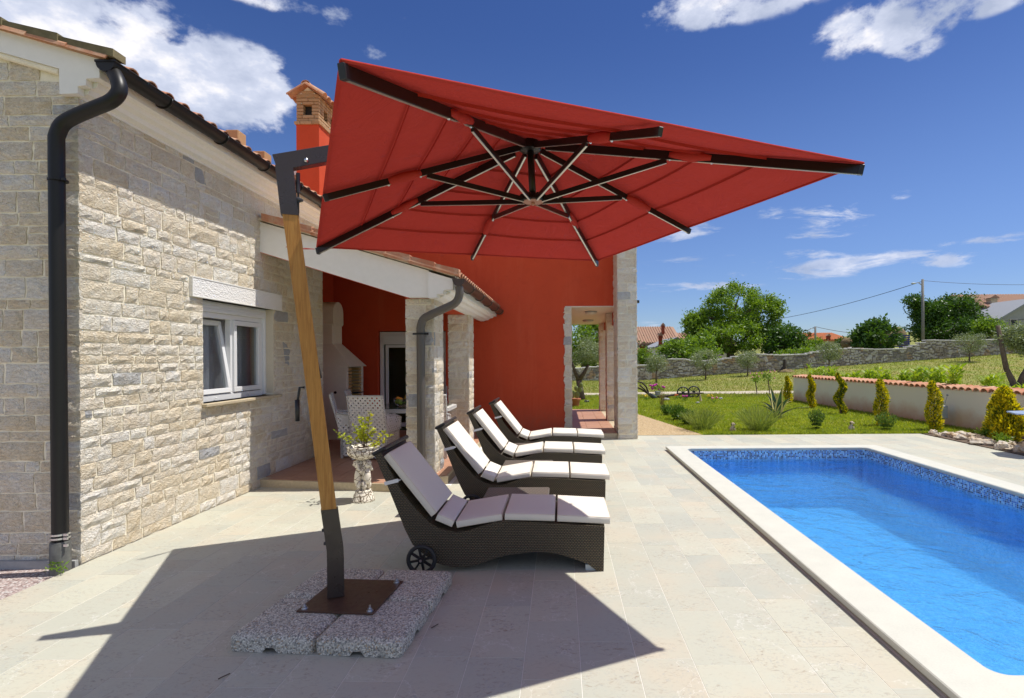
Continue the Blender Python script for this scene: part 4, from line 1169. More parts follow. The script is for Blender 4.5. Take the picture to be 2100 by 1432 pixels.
# trim where it would pass through the house: the slab stops at the house wall
mb2 = MB()
for (xa, xb, y0, y1) in ((-3.99, -1.40, 7.15, 11.98), (-5.02, -3.99, 9.12, 11.98)):
    mb2.add([(xb, y0, zt_(xb)), (xb, y1, zt_(xb)), (xa, y1, zt_(xa)), (xa, y0, zt_(xa)), (xb, y0, zt_(xb) + .03), (xb, y1, zt_(xb) + .03), (xa, y1, zt_(xa) + .03), (xa, y0, zt_(xa) + .03)],
            [(0, 3, 2, 1), (4, 5, 6, 7), (0, 1, 5, 4), (1, 2, 6, 5), (2, 3, 7, 6), (3, 0, 4, 7)])
mb2.build('roof', M_cream, porch)
sd2 = Vector((-1, 0, .297)).normalized(); rest = MB()
yy = 7.16
while yy < 11.95:
    for j in range(8):
        p = Vector((-1.34, yy, 2.785)) + sd2 * (j * .33)
        if p.x - .4 < -3.95: continue
        if j < 1: mb = MB(); clay_tile(mb, p, sd2, (0, 1, 0), r0=.07, r1=.06); mb.build('roof_tile', M_clay, porch)
        else: clay_tile(rest, p, sd2, (0, 1, 0), r0=.07, r1=.06, n=5)
    yy += .165
rest.build('upper_roof_tiles', M_clay, porch, kind='stuff')
for j in range(8):   # verge tiles over the beam
    p = Vector((-1.33, 7.13, 2.80)) + sd2 * (j * .335)
    mb = MB(); L = .36
    v0 = [p + Vector((0, -.035, -.035)), p + Vector((0, .09, -.035)), p + Vector((0, .09, .06)), p + Vector((0, -.035, .06))]
    v1 = [q + sd2 * L + Vector((0, .012, -.017)) for q in v0]
    mb.add(v0 + v1, [(0, 1, 2, 3), (7, 6, 5, 4), (0, 4, 5, 1), (1, 5, 6, 2), (2, 6, 7, 3), (3, 7, 4, 0)]); mb.build('verge_tile', M_clay, porch)
gutter('gutter', porch, -1.335, 2.715, 7.10, 11.96, .078, (7.9, 8.9, 9.9, 10.9, 11.7), M_gutter_b)
path = [(-1.34, 7.17, 2.64), (-1.34, 7.17, 2.52), (-1.40, 7.18, 2.42), (-1.56, 7.20, 2.345), (-1.74, 7.23, 2.27), (-1.84, 7.25, 2.21), (-1.875, 7.25, 2.10)]
mb = MB(); mb.tube(smooth_path(path, 4) + [(-1.875, 7.25, 2.0), (-1.875, 7.25, 1.0), (-1.875, 7.25, .0)], .055, 16); pd = mb.build('downpipe', mat('grey_brown_downpipe', (.10, .085, .07), .38, spec=.6), porch, smooth=True, auto=50); WM[pd] = WM[porch]
for zz in (2.02, .12):
    mb = MB(); mb.lathe([(.055, -.012), (.062, -.012), (.062, .012), (.055, .012)], (-1.875, 7.25, zz), 16); mb.box((-1.98, 7.24, zz - .012), (-1.77, 7.262, zz + .012)); mb.build('pipe_clamp', M_gutter, pd)

# ------------------------------------------------------------------ barbecue
bq = thing('barbecue_fireplace', 'white masonry barbecue with tapered hood and brick grill opening under the porch', 'barbecue', (-4.6, 10.6, .1))
BX0, BX1, BY0, BY1 = -5.02, -4.20, 10.6, 11.5
mb = MB(); mb.box((BX0, BY0, .1), (BX1, BY0 + .10, 1.53)); mb.box((BX0, BY1 - .10, .1), (BX1, BY1, 1.53)); mb.box((BX0, BY0 + .1, .1), (BX0 + .1, BY1 - .1, 1.53)); mb.box((BX0 + .1, BY0 + .1, .1), (BX1, BY1 - .1, .80)); mb.build('body', M_bbq, bq)
mb = MB()
def frust(mb, a, b):
    (x0, x1, y0, y1, z), (X0_, X1_, Y0_, Y1_, Z_) = a, b
    mb.add([(x0, y0, z), (x1, y0, z), (x1, y1, z), (x0, y1, z), (X0_, Y0_, Z_), (X1_, Y0_, Z_), (X1_, Y1_, Z_), (X0_, Y1_, Z_)], [(0, 3, 2, 1), (4, 5, 6, 7), (0, 1, 5, 4), (1, 2, 6, 5), (2, 3, 7, 6), (3, 0, 4, 7)])
frust(mb, (BX0, BX1 + .07, BY0 - .002, BY1 + .02, 1.53), (BX0, -4.53, 10.76, 11.22, 1.99)); mb.build('hood', M_bbq, bq)
mb = MB(); mb.box((BX0, 10.76, 1.99), (-4.53, 11.22, 2.62), bev=.01)
pr = [(10.74, 2.40)] + [(10.99 - .25 * math.cos(R(a)), 2.62 + .22 * math.sin(R(a))) for a in range(0, 181, 15)] + [(11.24, 2.40), (11.20, 2.36), (10.78, 2.36)]
mb.prism(pr, BX0, -4.51, 'x'); mb.build('flue', M_bbq, bq)
mb = MB()
for k in range(10):
    zz = .84 + k * .068
    for (a, b) in ((BY0 + .10, BY0 + .28), (BY1 - .24, BY1 - .10)): mb.box((BX1 - .16, a, zz), (BX1 - .005, b, zz + .05))
    mb.box((BX0 + .16, BY0 + .28, zz), (BX0 + .22, BY1 - .24, zz + .05))
mb.build('firebricks', mat('yellow_firebrick', (.55, .36, .15), .85), bq, kind='stuff')
mb = MB(); mb.box((BX0 + .1, BY0 + .1, .80), (BX0 + .15, BY1 - .1, 1.52)); mb.box((BX1 - .165, BY0 + .1, .8), (BX1 - .15, BY0 + .27, 1.52)); mb.build('fire_back', M_dark, bq)
mb = MB(); mb.box((BX1 - .12, BY0 + .05, .80), (BX1 + .14, BY1 - .02, .85), bev=.008); mb.build('shelf', M_concrete, bq)
mb = MB()
for k in range(7): mb.tube([(BX1 - .5, BY0 + .3 + k * .06, 1.0), (BX1 + .12, BY0 + .3 + k * .06, 1.0)], .006, 5)
mb.build('grill_rack', M_iron, bq)
mb = MB(); mb.lathe([(.02, 0), (.028, 0), (.028, .012), (.02, .012)], (0, 0, 0), 14); vsr = [(-4.42 + x_, BY0 - .006 + z_, 1.03 + y_) for (x_, y_, z_) in mb.v]; mb.v = vsr; mb.build('vent_cap', M_black, bq)

# ------------------------------------------------------------------ dining set on terrace
tx, ty = -2.62, 9.50
tb = thing('dining_table', 'white woven dining table with glass top under the porch', 'table', (tx, ty, .104))
mb = MB(); oc = [(.72, .35), (.45, .62), (-.45, .62), (-.72, .35), (-.72, -.35), (-.45, -.62), (.45, -.62), (.72, -.35)]
mb.prism([(tx + a, ty + b) for a, b in oc], .79, .85, 'z'); mb.build('tabletop', M_rattan_s, tb)
mb = MB(); mb.prism([(tx + a * .9, ty + b * .9) for a, b in oc], .853, .861, 'z'); mb.build('glass_top', mat('smoky_glass', (.10, .13, .10), .05, spec=.8), tb)
for (a, b) in ((.45, .35), (-.45, .35), (.45, -.35), (-.45, -.35)):
    mb = MB(); mb.tube([(tx + a, ty + b, .104), (tx + a * .9, ty + b * .9, .79)], .03, 8); mb.build('leg', M_pvc, tb)
def make_chair(loc, rz, label):
    t = thing('dining_chair', label, 'chair', loc, rz, 'white woven chairs round the table')
    WM[t] = Matrix.Identity(4)    # parts built in local coordinates, chair faces +Y
    w = .285
    mb = MB(); mb.add([(-w, -.28, .42), (w, -.28, .42), (w * .98, -.43, 1.02), (-w * .98, -.43, 1.02)], [(0, 1, 2, 3)]); mb.build('backrest', M_rattan, t)
    mb = MB(); mb.tube([(-w, -.27, .42), (-w * .98, -.425, 1.015), (w * .98, -.425, 1.015), (w, -.27, .42)], .018, 7); mb.build('back_trim', M_rattan_s, t)
    mb = MB()
    for (p1, p2) in (((-w, -.27), (w, -.27)), ((w, -.27), (w, .26)), ((w, .26), (-w, .26)), ((-w, .26), (-w, -.27))):
        mb.add([(p1[0], p1[1], .03), (p2[0], p2[1], .03), (p2[0], p2[1], .40), (p1[0], p1[1], .40)], [(0, 1, 2, 3)])
    mb.build('skirt', M_rattan, t)
    mb = MB(); mb.box((-w - .005, -.27, .39), (w + .005, .27, .43), bev=.01); mb.build('seat', M_rattan_s, t)
    mb = MB(); mb.box((-w + .02, -.25, .431), (w - .02, .26, .49), bev=.02); mb.build('seat_pad', M_seatpad, t)
    for sx in (-1, 1):
        mb = MB(); X = sx * (w + .02)
        pr = [(-.30, .43), (.24, .43), (.26, .62), (.10, .66), (-.33, .72)]
        mb.add([(X, a, b) for a, b in pr], [tuple(range(5))]); mb.build('armrest', M_rattan, t)
        mb = MB(); mb.tube([(X, a, b) for a, b in (pr[1], pr[2], pr[3], pr[4])], .016, 6); mb.build('arm_trim', M_rattan_s, t)
        for sy in (-.25, .24):
            mb = MB(); mb.box((sx * (w - .02) - .02, sy - .02, 0), (sx * (w - .02) + .02, sy + .02, .41), bev=.004); mb.build('leg', M_rattan_s, t)
    return t
make_chair((-2.98, 8.72, .104), R(-4), 'white woven armchair seen from behind, nearest to the potted shrub')
make_chair((-3.36, 8.98, .104), R(-70), 'white woven chair turned sideways beside the end of the stone wall')
make_chair((-3.50, 10.0, .104), R(-76), 'white woven chair standing right in front of the barbecue')
make_chair((-2.55, 10.45, .104), R(184), 'white woven chair on the far side of the table by the door')
make_chair((-2.12, 8.75, .104), R(8), 'white woven chair half hidden behind the stone pillar')
# fruit bowl
fb = thing('fruit_bowl', 'glass bowl of oranges, pears and a pineapple on the table', 'fruit bowl', (-2.72, 9.35, .861))
fx, fy = -2.72, 9.35
mb = MB(); mb.lathe([(.07, .861), (.10, .875), (.15, .93), (.17, 1.0), (.163, 1.0), (.14, .93), (.09, .885), (.02, .88)], (fx, fy, 0), 20); mb.build('bowl', M_glass, fb, smooth=True)
for (a, b, c, m_, nm) in ((-.09, -.02, .99, M_orange, 'orange'), (-.03, -.08, .98, M_orange, 'orange'), (-.08, -.09, .95, M_green_f, 'pear'), (.02, .03, .96, M_orange, 'orange'), (.05, -.07, .95, M_green_f, 'pear'), (-.02, -.12, .94, M_green_f, 'pear')):
    mb = MB(); mb.ball((fx + a, fy + b, c), .042, n=10, m=7); mb.build(nm, m_, fb, smooth=True)
mb = MB(); Mr = Matrix.Rotation(R(40), 3, 'Y'); mb.ball((fx + .09, fy, 1.03), .065, (1, 1, 1.5), 10, 8, M=Mr); mb.build('pineapple', M_yellow_f, fb, smooth=True)
mb = MB()
for k in range(26):
    a = rng.uniform(0, 2 * PI); s_ = rng.uniform(.02, .09); L = rng.uniform(.1, .2)
    b0 = Vector((fx + .15, fy, 1.10)); d_ = Mr @ Vector((math.cos(a) * s_ * 4, math.sin(a) * s_ * 4, 1)).normalized()
    sd_ = d_.cross(Vector((math.sin(a), math.cos(a), .3))).normalized() * .009
    mb.add([b0 - sd_, b0 + sd_, b0 + d_ * L], [(0, 1, 2)])
mb.build('pineapple_leaves', M_leaf, fb, kind='stuff')
# table centre box is the bowl only

# ------------------------------------------------------------------ foliage helpers
def leaf_mesh(name, pts, size, aspect, m, parent=None, up=.3, dirs=None, kind=None, mats=None, midx=None, fold=0.0):
    """pts Nx3 world; each leaf a quad (diamond)"""
    N_ = len(pts); pts = np.asarray(pts, dtype=float)
    if dirs is None:
        dirs = nrng.normal(size=(N_, 3)); dirs[:, 2] = dirs[:, 2] * .7 + up
    dirs = dirs / (np.linalg.norm(dirs, axis=1, keepdims=True) + 1e-9)
    r_ = nrng.normal(size=(N_, 3)); sd_ = np.cross(dirs, r_); sd_ /= (np.linalg.norm(sd_, axis=1, keepdims=True) + 1e-9)
    L = (size * nrng.uniform(.65, 1.25, N_))[:, None]; W_ = L * aspect
    v = np.empty((N_, 4, 3)); v[:, 0] = pts; v[:, 1] = pts + dirs * L * .5 + sd_ * W_ * .5; v[:, 2] = pts + dirs * L; v[:, 3] = pts + dirs * L * .5 - sd_ * W_ * .5
    v = v.reshape(-1, 3)
    if parent is not None and parent in WM:
        Mi = np.array(WM[parent]); v = v @ Mi[:3, :3].T + Mi[:3, 3]
    me = bpy.data.meshes.new(name); me.vertices.add(4 * N_); me.vertices.foreach_set('co', v.astype(np.float32).ravel())
    me.loops.add(4 * N_); me.loops.foreach_set('vertex_index', np.arange(4 * N_, dtype=np.int32))
    me.polygons.add(N_); me.polygons.foreach_set('loop_start', np.arange(0, 4 * N_, 4, dtype=np.int32)); me.polygons.foreach_set('loop_total', np.full(N_, 4, dtype=np.int32))
    for q in (mats or [m]): me.materials.append(q)
    if midx is not None: me.polygons.foreach_set('material_index', np.asarray(midx, dtype=np.int32))
    me.update(); me.validate()
    o = bpy.data.objects.new(name, me); COL.objects.link(o)
    if parent is not None: o.parent = parent
    if kind: o['kind'] = kind
    return o
def clumps(center, rad, nc, per, cr, shell=.55):
    """points in nc clumps spread over an ellipsoid"""
    c = np.array(center); rad = np.array(rad); out = []
    d = nrng.normal(size=(nc, 3)); d /= np.linalg.norm(d, axis=1, keepdims=True)
    rr = nrng.uniform(shell, 1, nc) ** .7
    cc = c + d * rad * rr[:, None]
    for q in cc:
        k = int(per * nrng.uniform(.6, 1.4)); e = nrng.normal(size=(k, 3)) * cr * nrng.uniform(.6, 1.2); e[:, 2] *= .7
        out.append(q + e)
    return np.concatenate(out), cc
def tree(name, label, cat, base, trunk_h, crown_c, crown_r, m, leaf=.16, nc=60, per=120, cr=.45, tr=.22, aspect=.5, group=None, lobes=None, lean=(0, 0)):
    t = thing(name, label, cat, base, 0, group); base = Vector(base)
    if lobes is None: lobes = [(crown_c, crown_r, 1.0)]
    allp = []; cen = []
    for (c, rd, f) in lobes:
        p, cc = clumps(Vector(c) , rd, max(4, int(nc * f)), per, cr); allp.append(p); cen.append(cc)
    p = np.concatenate(allp); cen = np.concatenate(cen)
    p = p[p[:, 2] > base.z + .1]
    leaf_mesh('crown', p, leaf, aspect, m, t)
    tm = MB(); top = base + Vector((lean[0], lean[1], trunk_h))
    mid = (base + top) / 2 + Vector((rng.uniform(-.1, .1) * trunk_h * .3, 0, 0))
    tm.tube([base - Vector((0, 0, .1)), mid, top], [tr * 1.25, tr, tr * .75], 9)
    tb_ = tm.build('trunk', M_bark, t, smooth=True)
    bm_ = MB(); pick = cen[nrng.choice(len(cen), min(len(cen), 14), replace=False)]
    for q in pick:
        q = Vector(q); s_ = base.lerp(top, rng.uniform(.75, 1)); mm = s_.lerp(q, .5) + Vector((rng.uniform(-.1, .1), rng.uniform(-.1, .1), .08 * (q - s_).length))
        bm_.tube([s_, mm, q], [tr * .5, tr * .3, tr * .1], 6, caps=False)
    bm_.build('branch', M_bark, t, smooth=True)
    return t

# grass blades on the lawn
def blades(name, x0, x1, y0, y1, n, h, m, keep=None, zoff=0.0):
    X_ = nrng.uniform(x0, x1, n); Y_ = y0 + (y1 - y0) * nrng.uniform(0, 1, n) ** 1.5
    ok = np.ones(n, bool) if keep is None else keep(X_, Y_)
    X_ = X_[ok]; Y_ = Y_[ok]; n = len(X_)
    Z_ = np.array([T(a, b) for a, b in zip(X_, Y_)]) + zoff
    hh = h * nrng.uniform(.5, 1.2, n); a = nrng.uniform(0, 2 * PI, n); w = .006 + Y_ * .0004
    lx = nrng.normal(size=n) * hh * .45; ly = nrng.normal(size=n) * hh * .45
    v = np.empty((n, 3, 3))
    v[:, 0] = np.stack([X_ - np.cos(a) * w, Y_ - np.sin(a) * w, Z_], 1); v[:, 1] = np.stack([X_ + np.cos(a) * w, Y_ + np.sin(a) * w, Z_], 1); v[:, 2] = np.stack([X_ + lx, Y_ + ly, Z_ + hh], 1)
    me = bpy.data.meshes.new(name); me.vertices.add(3 * n); me.vertices.foreach_set('co', v.astype(np.float32).ravel())
    me.loops.add(3 * n); me.loops.foreach_set('vertex_index', np.arange(3 * n, dtype=np.int32)); me.polygons.add(n)
    me.polygons.foreach_set('loop_start', np.arange(0, 3 * n, 3, dtype=np.int32)); me.polygons.foreach_set('loop_total', np.full(n, 3, dtype=np.int32))
    me.materials.append(m); me.update(); me.validate()
    o = bpy.data.objects.new(name, me); COL.objects.link(o); o['kind'] = 'stuff'; return o
def keepf(X_, Y_):
    k = ~((X_ > 1.55) & (X_ < 3.05 - (Y_ - 11.6) * .19) & (Y_ < 17.3))       # side path
    k &= ~((X_ < 1.9) & (X_ > -9) & (Y_ < 16.4))
    yc = 24.3 + .5 * np.sin(X_ * .21) - np.maximum(0, X_ - 9) * .22
    k &= ~(np.abs(Y_ - yc) < .72)
    k &= ~((X_ > 7.9) & (Y_ < 11.6)); return k
blades('grass', -.5, 9.2, 11.66, 23.6, 90000, .055, M_grass, keepf)
blades('meadow_grass', -2, 40, 22, 40, 60000, .10, mat('dry_meadow_blades', fn=leaf_fn((.20, .26, .04), (.38, .38, .10), .4, .7)), keepf)

# ------------------------------------------------------------------ cream garden wall with tile coping
def wx(y): return 8.72 + (20.3 - y) * .066
gw = thing('garden_wall', 'low cream garden wall with a scalloped clay tile top beside the lawn', 'wall', (9.2, 14, 0))
ya_, yb_ = 6.0, 20.3; Hh = .86
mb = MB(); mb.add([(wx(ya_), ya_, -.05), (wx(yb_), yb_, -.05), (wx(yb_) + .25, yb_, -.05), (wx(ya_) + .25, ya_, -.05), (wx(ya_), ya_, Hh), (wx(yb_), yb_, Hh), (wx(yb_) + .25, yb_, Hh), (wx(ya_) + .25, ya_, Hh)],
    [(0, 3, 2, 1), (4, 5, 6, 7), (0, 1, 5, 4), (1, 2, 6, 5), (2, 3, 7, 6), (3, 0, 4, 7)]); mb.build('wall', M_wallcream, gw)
yy = ya_
while yy < yb_:
    mb = MB(); clay_tile(mb, (wx(yy) - .06, yy, Hh + .01), (1, 0, .12), (0, 1, 0), L=.40, r0=.098, r1=.088, n=6); mb.build('coping_tile', M_clay, gw)
    yy += .2
# electrical box on a post
p = G(1959, 886); bx = thing('meter_box', 'grey electric box on a short post in front of the cream wall', 'electric box', (8.95, 13.1, 0))
bxx, bxy = 8.98, 12.75
mb = MB(); mb.box((bxx - .1, bxy - .11, .20), (bxx + .06, bxy + .11, .50), bev=.012); mb.build('cabinet', M_metal_grey, bx)
mb = MB(); mb.box((bxx - .02, bxy - .02, 0), (bxx + .02, bxy + .02, .2)); mb.build('post', M_metal_grey, bx)
mb = MB(); mb.tube([(bxx + .05, bxy, .5), (bxx + .10, bxy, .66), (bxx + .12, bxy, .72)], .006, 5); mb.ball((bxx + .12, bxy, .74), .025); mb.build('conduit', M_concrete, bx)

# ------------------------------------------------------------------ golden thujas
GRP_T = 'golden conifers along the cream garden wall'
def thuja(u, vb, vt, wpx, label, spiral=0.0, wide=False):
    g = G(u, vb); g.z = 0; s = F / g.y; H = (vb - vt) / s; rad = wpx / s / 2
    t = thing('thuja', label, 'conifer', tuple(g), 0, GRP_T)
    pts = []; idx = []; n = int((2600 if not wide else 9000) * min(1.6, max(.5, H)))
    dirs = []
    for i in range(n):
        f = nrng.uniform(0, 1)
        prof = (1 - f) ** .6 * (.55 + .75 * math.sin(min(1, f * 1.6 + .15) * PI * .62)) if wide else math.sin(PI * min(1, (f * .86 + .14))) ** .55 * (1 - f * .25)
        prof = max(prof, .04)
        a = nrng.uniform(0, 2 * PI); cx = spiral * rad * .45 * math.sin(f * PI * 3.3 + 1); wob = 1 + .16 * math.sin(3 * a + f * 9) + .1 * math.sin(7 * a - f * 17)
        rr = rad * .92 * prof * wob * (nrng.uniform(.75, 1) if nrng.random() < .75 else nrng.uniform(.4, .8)) * (1 - .3 * abs(spiral))
        pts.append((g.x + cx + rr * math.cos(a), g.y + rr * math.sin(a), .02 + H * f * .95))
        dirs.append((math.cos(a) * .8, math.sin(a) * .8, .9 + nrng.normal() * .3)); 
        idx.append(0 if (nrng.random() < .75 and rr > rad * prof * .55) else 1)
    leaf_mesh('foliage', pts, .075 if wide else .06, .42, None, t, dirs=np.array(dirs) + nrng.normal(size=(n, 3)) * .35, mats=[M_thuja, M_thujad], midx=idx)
    mb = MB(); mb.tube([(g.x, g.y, -.02), (g.x, g.y, H * .6)], [.03, .01], 6); mb.build('stem', M_bark, t)
    return t
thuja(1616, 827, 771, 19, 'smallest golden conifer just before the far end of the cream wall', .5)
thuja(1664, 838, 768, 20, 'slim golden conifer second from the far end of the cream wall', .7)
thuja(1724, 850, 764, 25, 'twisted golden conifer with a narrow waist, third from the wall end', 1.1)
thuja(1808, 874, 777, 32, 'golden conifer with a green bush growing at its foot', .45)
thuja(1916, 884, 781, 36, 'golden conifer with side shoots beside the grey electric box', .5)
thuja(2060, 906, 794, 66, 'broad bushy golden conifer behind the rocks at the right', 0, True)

# ------------------------------------------------------------------ shrubs and small plants on the lawn
def tuft(name, label, cat, u, v, wpx, hpx, m, n=500, spread=.9, thick=.05, leaf=None, group=None, curve=.3):
    g = G(u, v); s = F / g.y; H = hpx / s; W_ = wpx / s / 2
    t = thing(name, label, cat, (g.x, g.y, 0), 0, group); 
    pts = []; dirs = []; sz = []
    for i in range(n):
        a = nrng.uniform(0, 2 * PI); k = nrng.uniform(0, 1) ** .6
        tip = Vector((g.x + math.cos(a) * W_ * k, g.y + math.sin(a) * W_ * k, H * (1 - .35 * k * k) * nrng.uniform(.75, 1.05)))
        b0 = Vector((g.x + math.cos(a) * W_ * k * .25, g.y + math.sin(a) * W_ * k * .25, 0))
        segs = 5
        for q in range(segs):
            f = q / segs; p_ = b0.lerp(tip, f) + Vector((0, 0, curve * H * f * (1 - f) * k))
            d_ = (tip - b0).normalized()
            if leaf:
                pts.append(tuple(p_)); dirs.append((d_.x + nrng.normal() * .5, d_.y + nrng.normal() * .5, d_.z + nrng.normal() * .35))
            else:
                pts.append(tuple(p_)); dirs.append((d_.x + nrng.normal() * .06, d_.y + nrng.normal() * .06, d_.z))
    leaf_mesh('foliage', pts, leaf or H * .28, .3 if leaf else .06, m, t, dirs=np.array(dirs))
    return t
tuft('lavender_bush', 'feathery green bush with long thin stalks beside the white dog figure', 'bush', 1440, 882, 96, 44, M_lav, 420)
tuft('lavender_bush', 'spreading feathery bush with thin stalks between dog figure and agave', 'bush', 1556, 884, 104, 50, M_lav, 440)
tuft('leafy_shrub', 'leafy dark bush nearest to the plough at the lawn edge', 'bush', 1366, 853, 30, 26, M_leafd, 120, leaf=.07)
tuft('leafy_shrub', 'low leafy bush second from the plough', 'bush', 1388, 862, 46, 36, M_leafd, 260, leaf=.07)
tuft('leafy_shrub', 'round leafy bush leaning against the feathery bush', 'bush', 1410, 872, 48, 34, M_leafd, 260, leaf=.07)
tuft('rosemary_bush', 'upright dark rosemary bush between the agave and the cream wall', 'bush', 1675, 881, 38, 47, M_rosemary, 260, leaf=.06)
tuft('rosemary_bush', 'loose green bush at the foot of a golden conifer', 'bush', 1818, 883, 48, 42, M_rosemary, 240, leaf=.06)
tuft('dry_shrub', 'small dry brown twiggy shrub beside the plough', 'bush', 1358, 838, 16, 34, mat('dry_twigs', fn=leaf_fn((.25, .20, .08), (.28, .22, .09), .2, .8)), 60)
# agave
g = G(1594, 858); s = F / g.y
ag = thing('agave', 'variegated agave with long yellow edged curving leaves on the lawn', 'agave', tuple(g))
for (dx, H, bend, w) in ((0, 62, 0, 10), (-8, 66, -3, 9), (9, 64, 6, 10), (16, 60, 18, 9), (-26, 46, -20, 8), (-40, 40, -36, 7), (34, 34, 60, 6), (-14, 52, -12, 7), (24, 46, 30, 7)):
    mb = MB(); n_ = 9; vs = []; yo = rng.uniform(-.15, .15)
    for i in range(n_ + 1):
        f = i / n_
        x_ = (dx * .35 * f + (dx * .65 + bend * .4) * f * f) / s; z_ = (H * (f - (.32 if abs(bend) > 15 else .05) * f ** 3)) / s * 1.05
        ww = w / s * .82 * (1 - f ** 2.2) * (.55 + 1.1 * f * (1 - f) * 2)
        c_ = Vector((g.x + x_, g.y + yo * f * 2, z_ + .01)); 
        for (k_, dd) in ((-1, .02), (-.62, .006), (0, -.012), (.62, .006), (1, .02)): vs.append(c_ + Vector((k_ * ww, -dd * 1, 0)))
    for i in range(n_):
        for k_ in range(4): mb.add([], []); mb.f.append((i * 5 + k_, i * 5 + k_ + 1, (i + 1) * 5 + k_ + 1, (i + 1) * 5 + k_)); mb.m.append(1 if k_ in (0, 3) else 0)
    mb.v = [tuple(q) for q in vs]; mb.build('leaf', [M_agave, M_agavey], ag, smooth=True)
mb = MB()
for k in range(9):
    a = k * .7; mb.ball((g.x + .07 * math.cos(a), g.y + .07 * math.sin(a), .05), .05, (1, 1, 1.6), 6, 4)
mb.build('dry_base', M_oldwood, ag, smooth=True)
# dog figures
def dog(u, v, label, face):
    g = G(u, v); t = thing('dog_figure', label, 'garden figure', tuple(g), 0, 'white dog figures on the lawn')
    x, y = g.x, g.y; WM[t] = WM[t] ; t.scale = (.66, .66, .66)
    mb = MB(); mb.tube([(x + face * .05, y, .02), (x + face * .03, y, .10), (x - face * .01, y, .20), (x + face * .0, y, .235)], [.075, .07, .048, .04], 10); mb.ball((x, y - .02, .265), .06, (1.05, 1, .95), 10, 8); mb.ball((x - face * .055, y - .04, .25), .03, (1.3, 1, .8), 8, 6)
    mb.tube([(x - face * .05, y - .04, .14), (x - face * .055, y - .05, .01)], .022, 7); mb.tube([(x - face * .035, y + .04, .14), (x - face * .04, y + .04, .01)], .022, 7)
    mb.build('body', M_rock, t, smooth=True)
    mb = MB(); mb.ball((x + face * .05, y - .03, .255), .03, (.6, .7, 1.3), 7, 5); mb.ball((x - face * .09, y - .045, .258), .009); mb.build('ear', M_oldwood, t, smooth=True)
    mb = MB(); mb.ball((x - face * .03, y - .05, .17), .02, (1.4, .8, .8), 6, 4); mb.build('bow', M_black, t)
dog(1503, 886, 'small white sitting dog figure between two feathery bushes', -1)
dog(1746, 883, 'small white sitting dog figure between the rosemary and a golden conifer', -1)

# rose standards
for i, (u, v, ut, vt, lb) in enumerate(((1553, 812, 1548, 762, 'young standard rose tree on the left of the pair at the gravel path'), (1579, 811, 1576, 758, 'young standard rose tree on the right of the pair at the gravel path'))):
    g = G(u, v); s = F / g.y; t = thing('rose_tree', lb, 'small tree', tuple(g), 0, 'standard roses by the gravel path'); H = (v - vt - 6) / s
    mb = MB(); mb.tube([(g.x, g.y, 0), (g.x - .08, g.y, H * .75)], .022, 6); mb.build('trunk', M_bark, t)
    p_, _ = clumps((g.x - .08, g.y, H * .82), (.28, .28, .22), 12, 16, .07, .2); leaf_mesh('crown', p_, .09, .5, M_leaf, t)
    mb = MB()
    for k in range(5): mb.ball((g.x - .08 + rng.uniform(-.28, .28), g.y + rng.uniform(-.2, .2), H * .85 + rng.uniform(-.1, .22)), .035, n=6, m=4)
    mb.build('blossoms', M_pinkp, t, kind='stuff')
# little flowers
for (u, v, m_, lb) in ((1456, 822, M_yellowp, 'small clump of yellow flowers right of the plough wheels'), (1465, 828, M_pinkp, 'small clump of pink flowers in the lawn'), (1323, 822, M_yellowp, 'yellow flowers under the plough handles'), (1405, 824, M_magenta, 'tiny magenta flowers before the plough wheel'), (1387, 820, mat('red_orange_petals', (.6, .15, .04), .6), 'red flowers under the plough beam')):
    g = G(u, v); t = thing('flower_clump', lb, 'flowers', tuple(g), 0, 'flowers dotted in the lawn')
    p_, _ = clumps((g.x, g.y, .08), (.12, .1, .06), 6, 12, .03, .1); leaf_mesh('leaves', p_, .06, .4, M_leaf, t)
    mb = MB()
    for k in range(6): mb.ball((g.x + rng.uniform(-.12, .12), g.y + rng.uniform(-.1, .1), .16 + rng.uniform(0, .07)), .03, n=6, m=4)
    mb.build('petals', m_, t, kind='stuff')
def rock(u, v, wpx, hpx, label, group=None, m=None, name='rock', XY=None, jitter=.18, z=0):
    if XY is None: g = G(u, v)
    else: g = Vector((XY[0], XY[1], 0))
    s = F / g.y; w = wpx / s / 2; h = hpx / s
    mb = MB(); a = rng.uniform(0, PI)
    mb.ball((0, 0, h * .42), 1, (w, w * rng.uniform(.6, .9), h * .6), 9, 6, jit=jitter, M=Matrix.Rotation(a if XY else 0, 3, 'Z'))
    mb.v = [(x_ + g.x, y_ + g.y, z_ + z) for x_, y_, z_ in mb.v]
    o = mb.build(name, m or M_rock); tag(o, label, 'rock', group); return o
rock(1431, 828, 9, 4, 'small bluish stone lying in the lawn before the plough wheels', 'stones dotted in the lawn', M_concrete)
rock(1478, 820, 8, 5, 'pale stone lying in the lawn right of the pink flowers', 'stones dotted in the lawn', M_concrete)
rock(1203, 826, 10, 5, 'dark stone in the lawn seen through the portico', 'stones dotted in the lawn', M_iron)
rock(1366, 822, 16, 6, 'flat grey stone under the plough beam', 'stones dotted in the lawn', M_concrete)
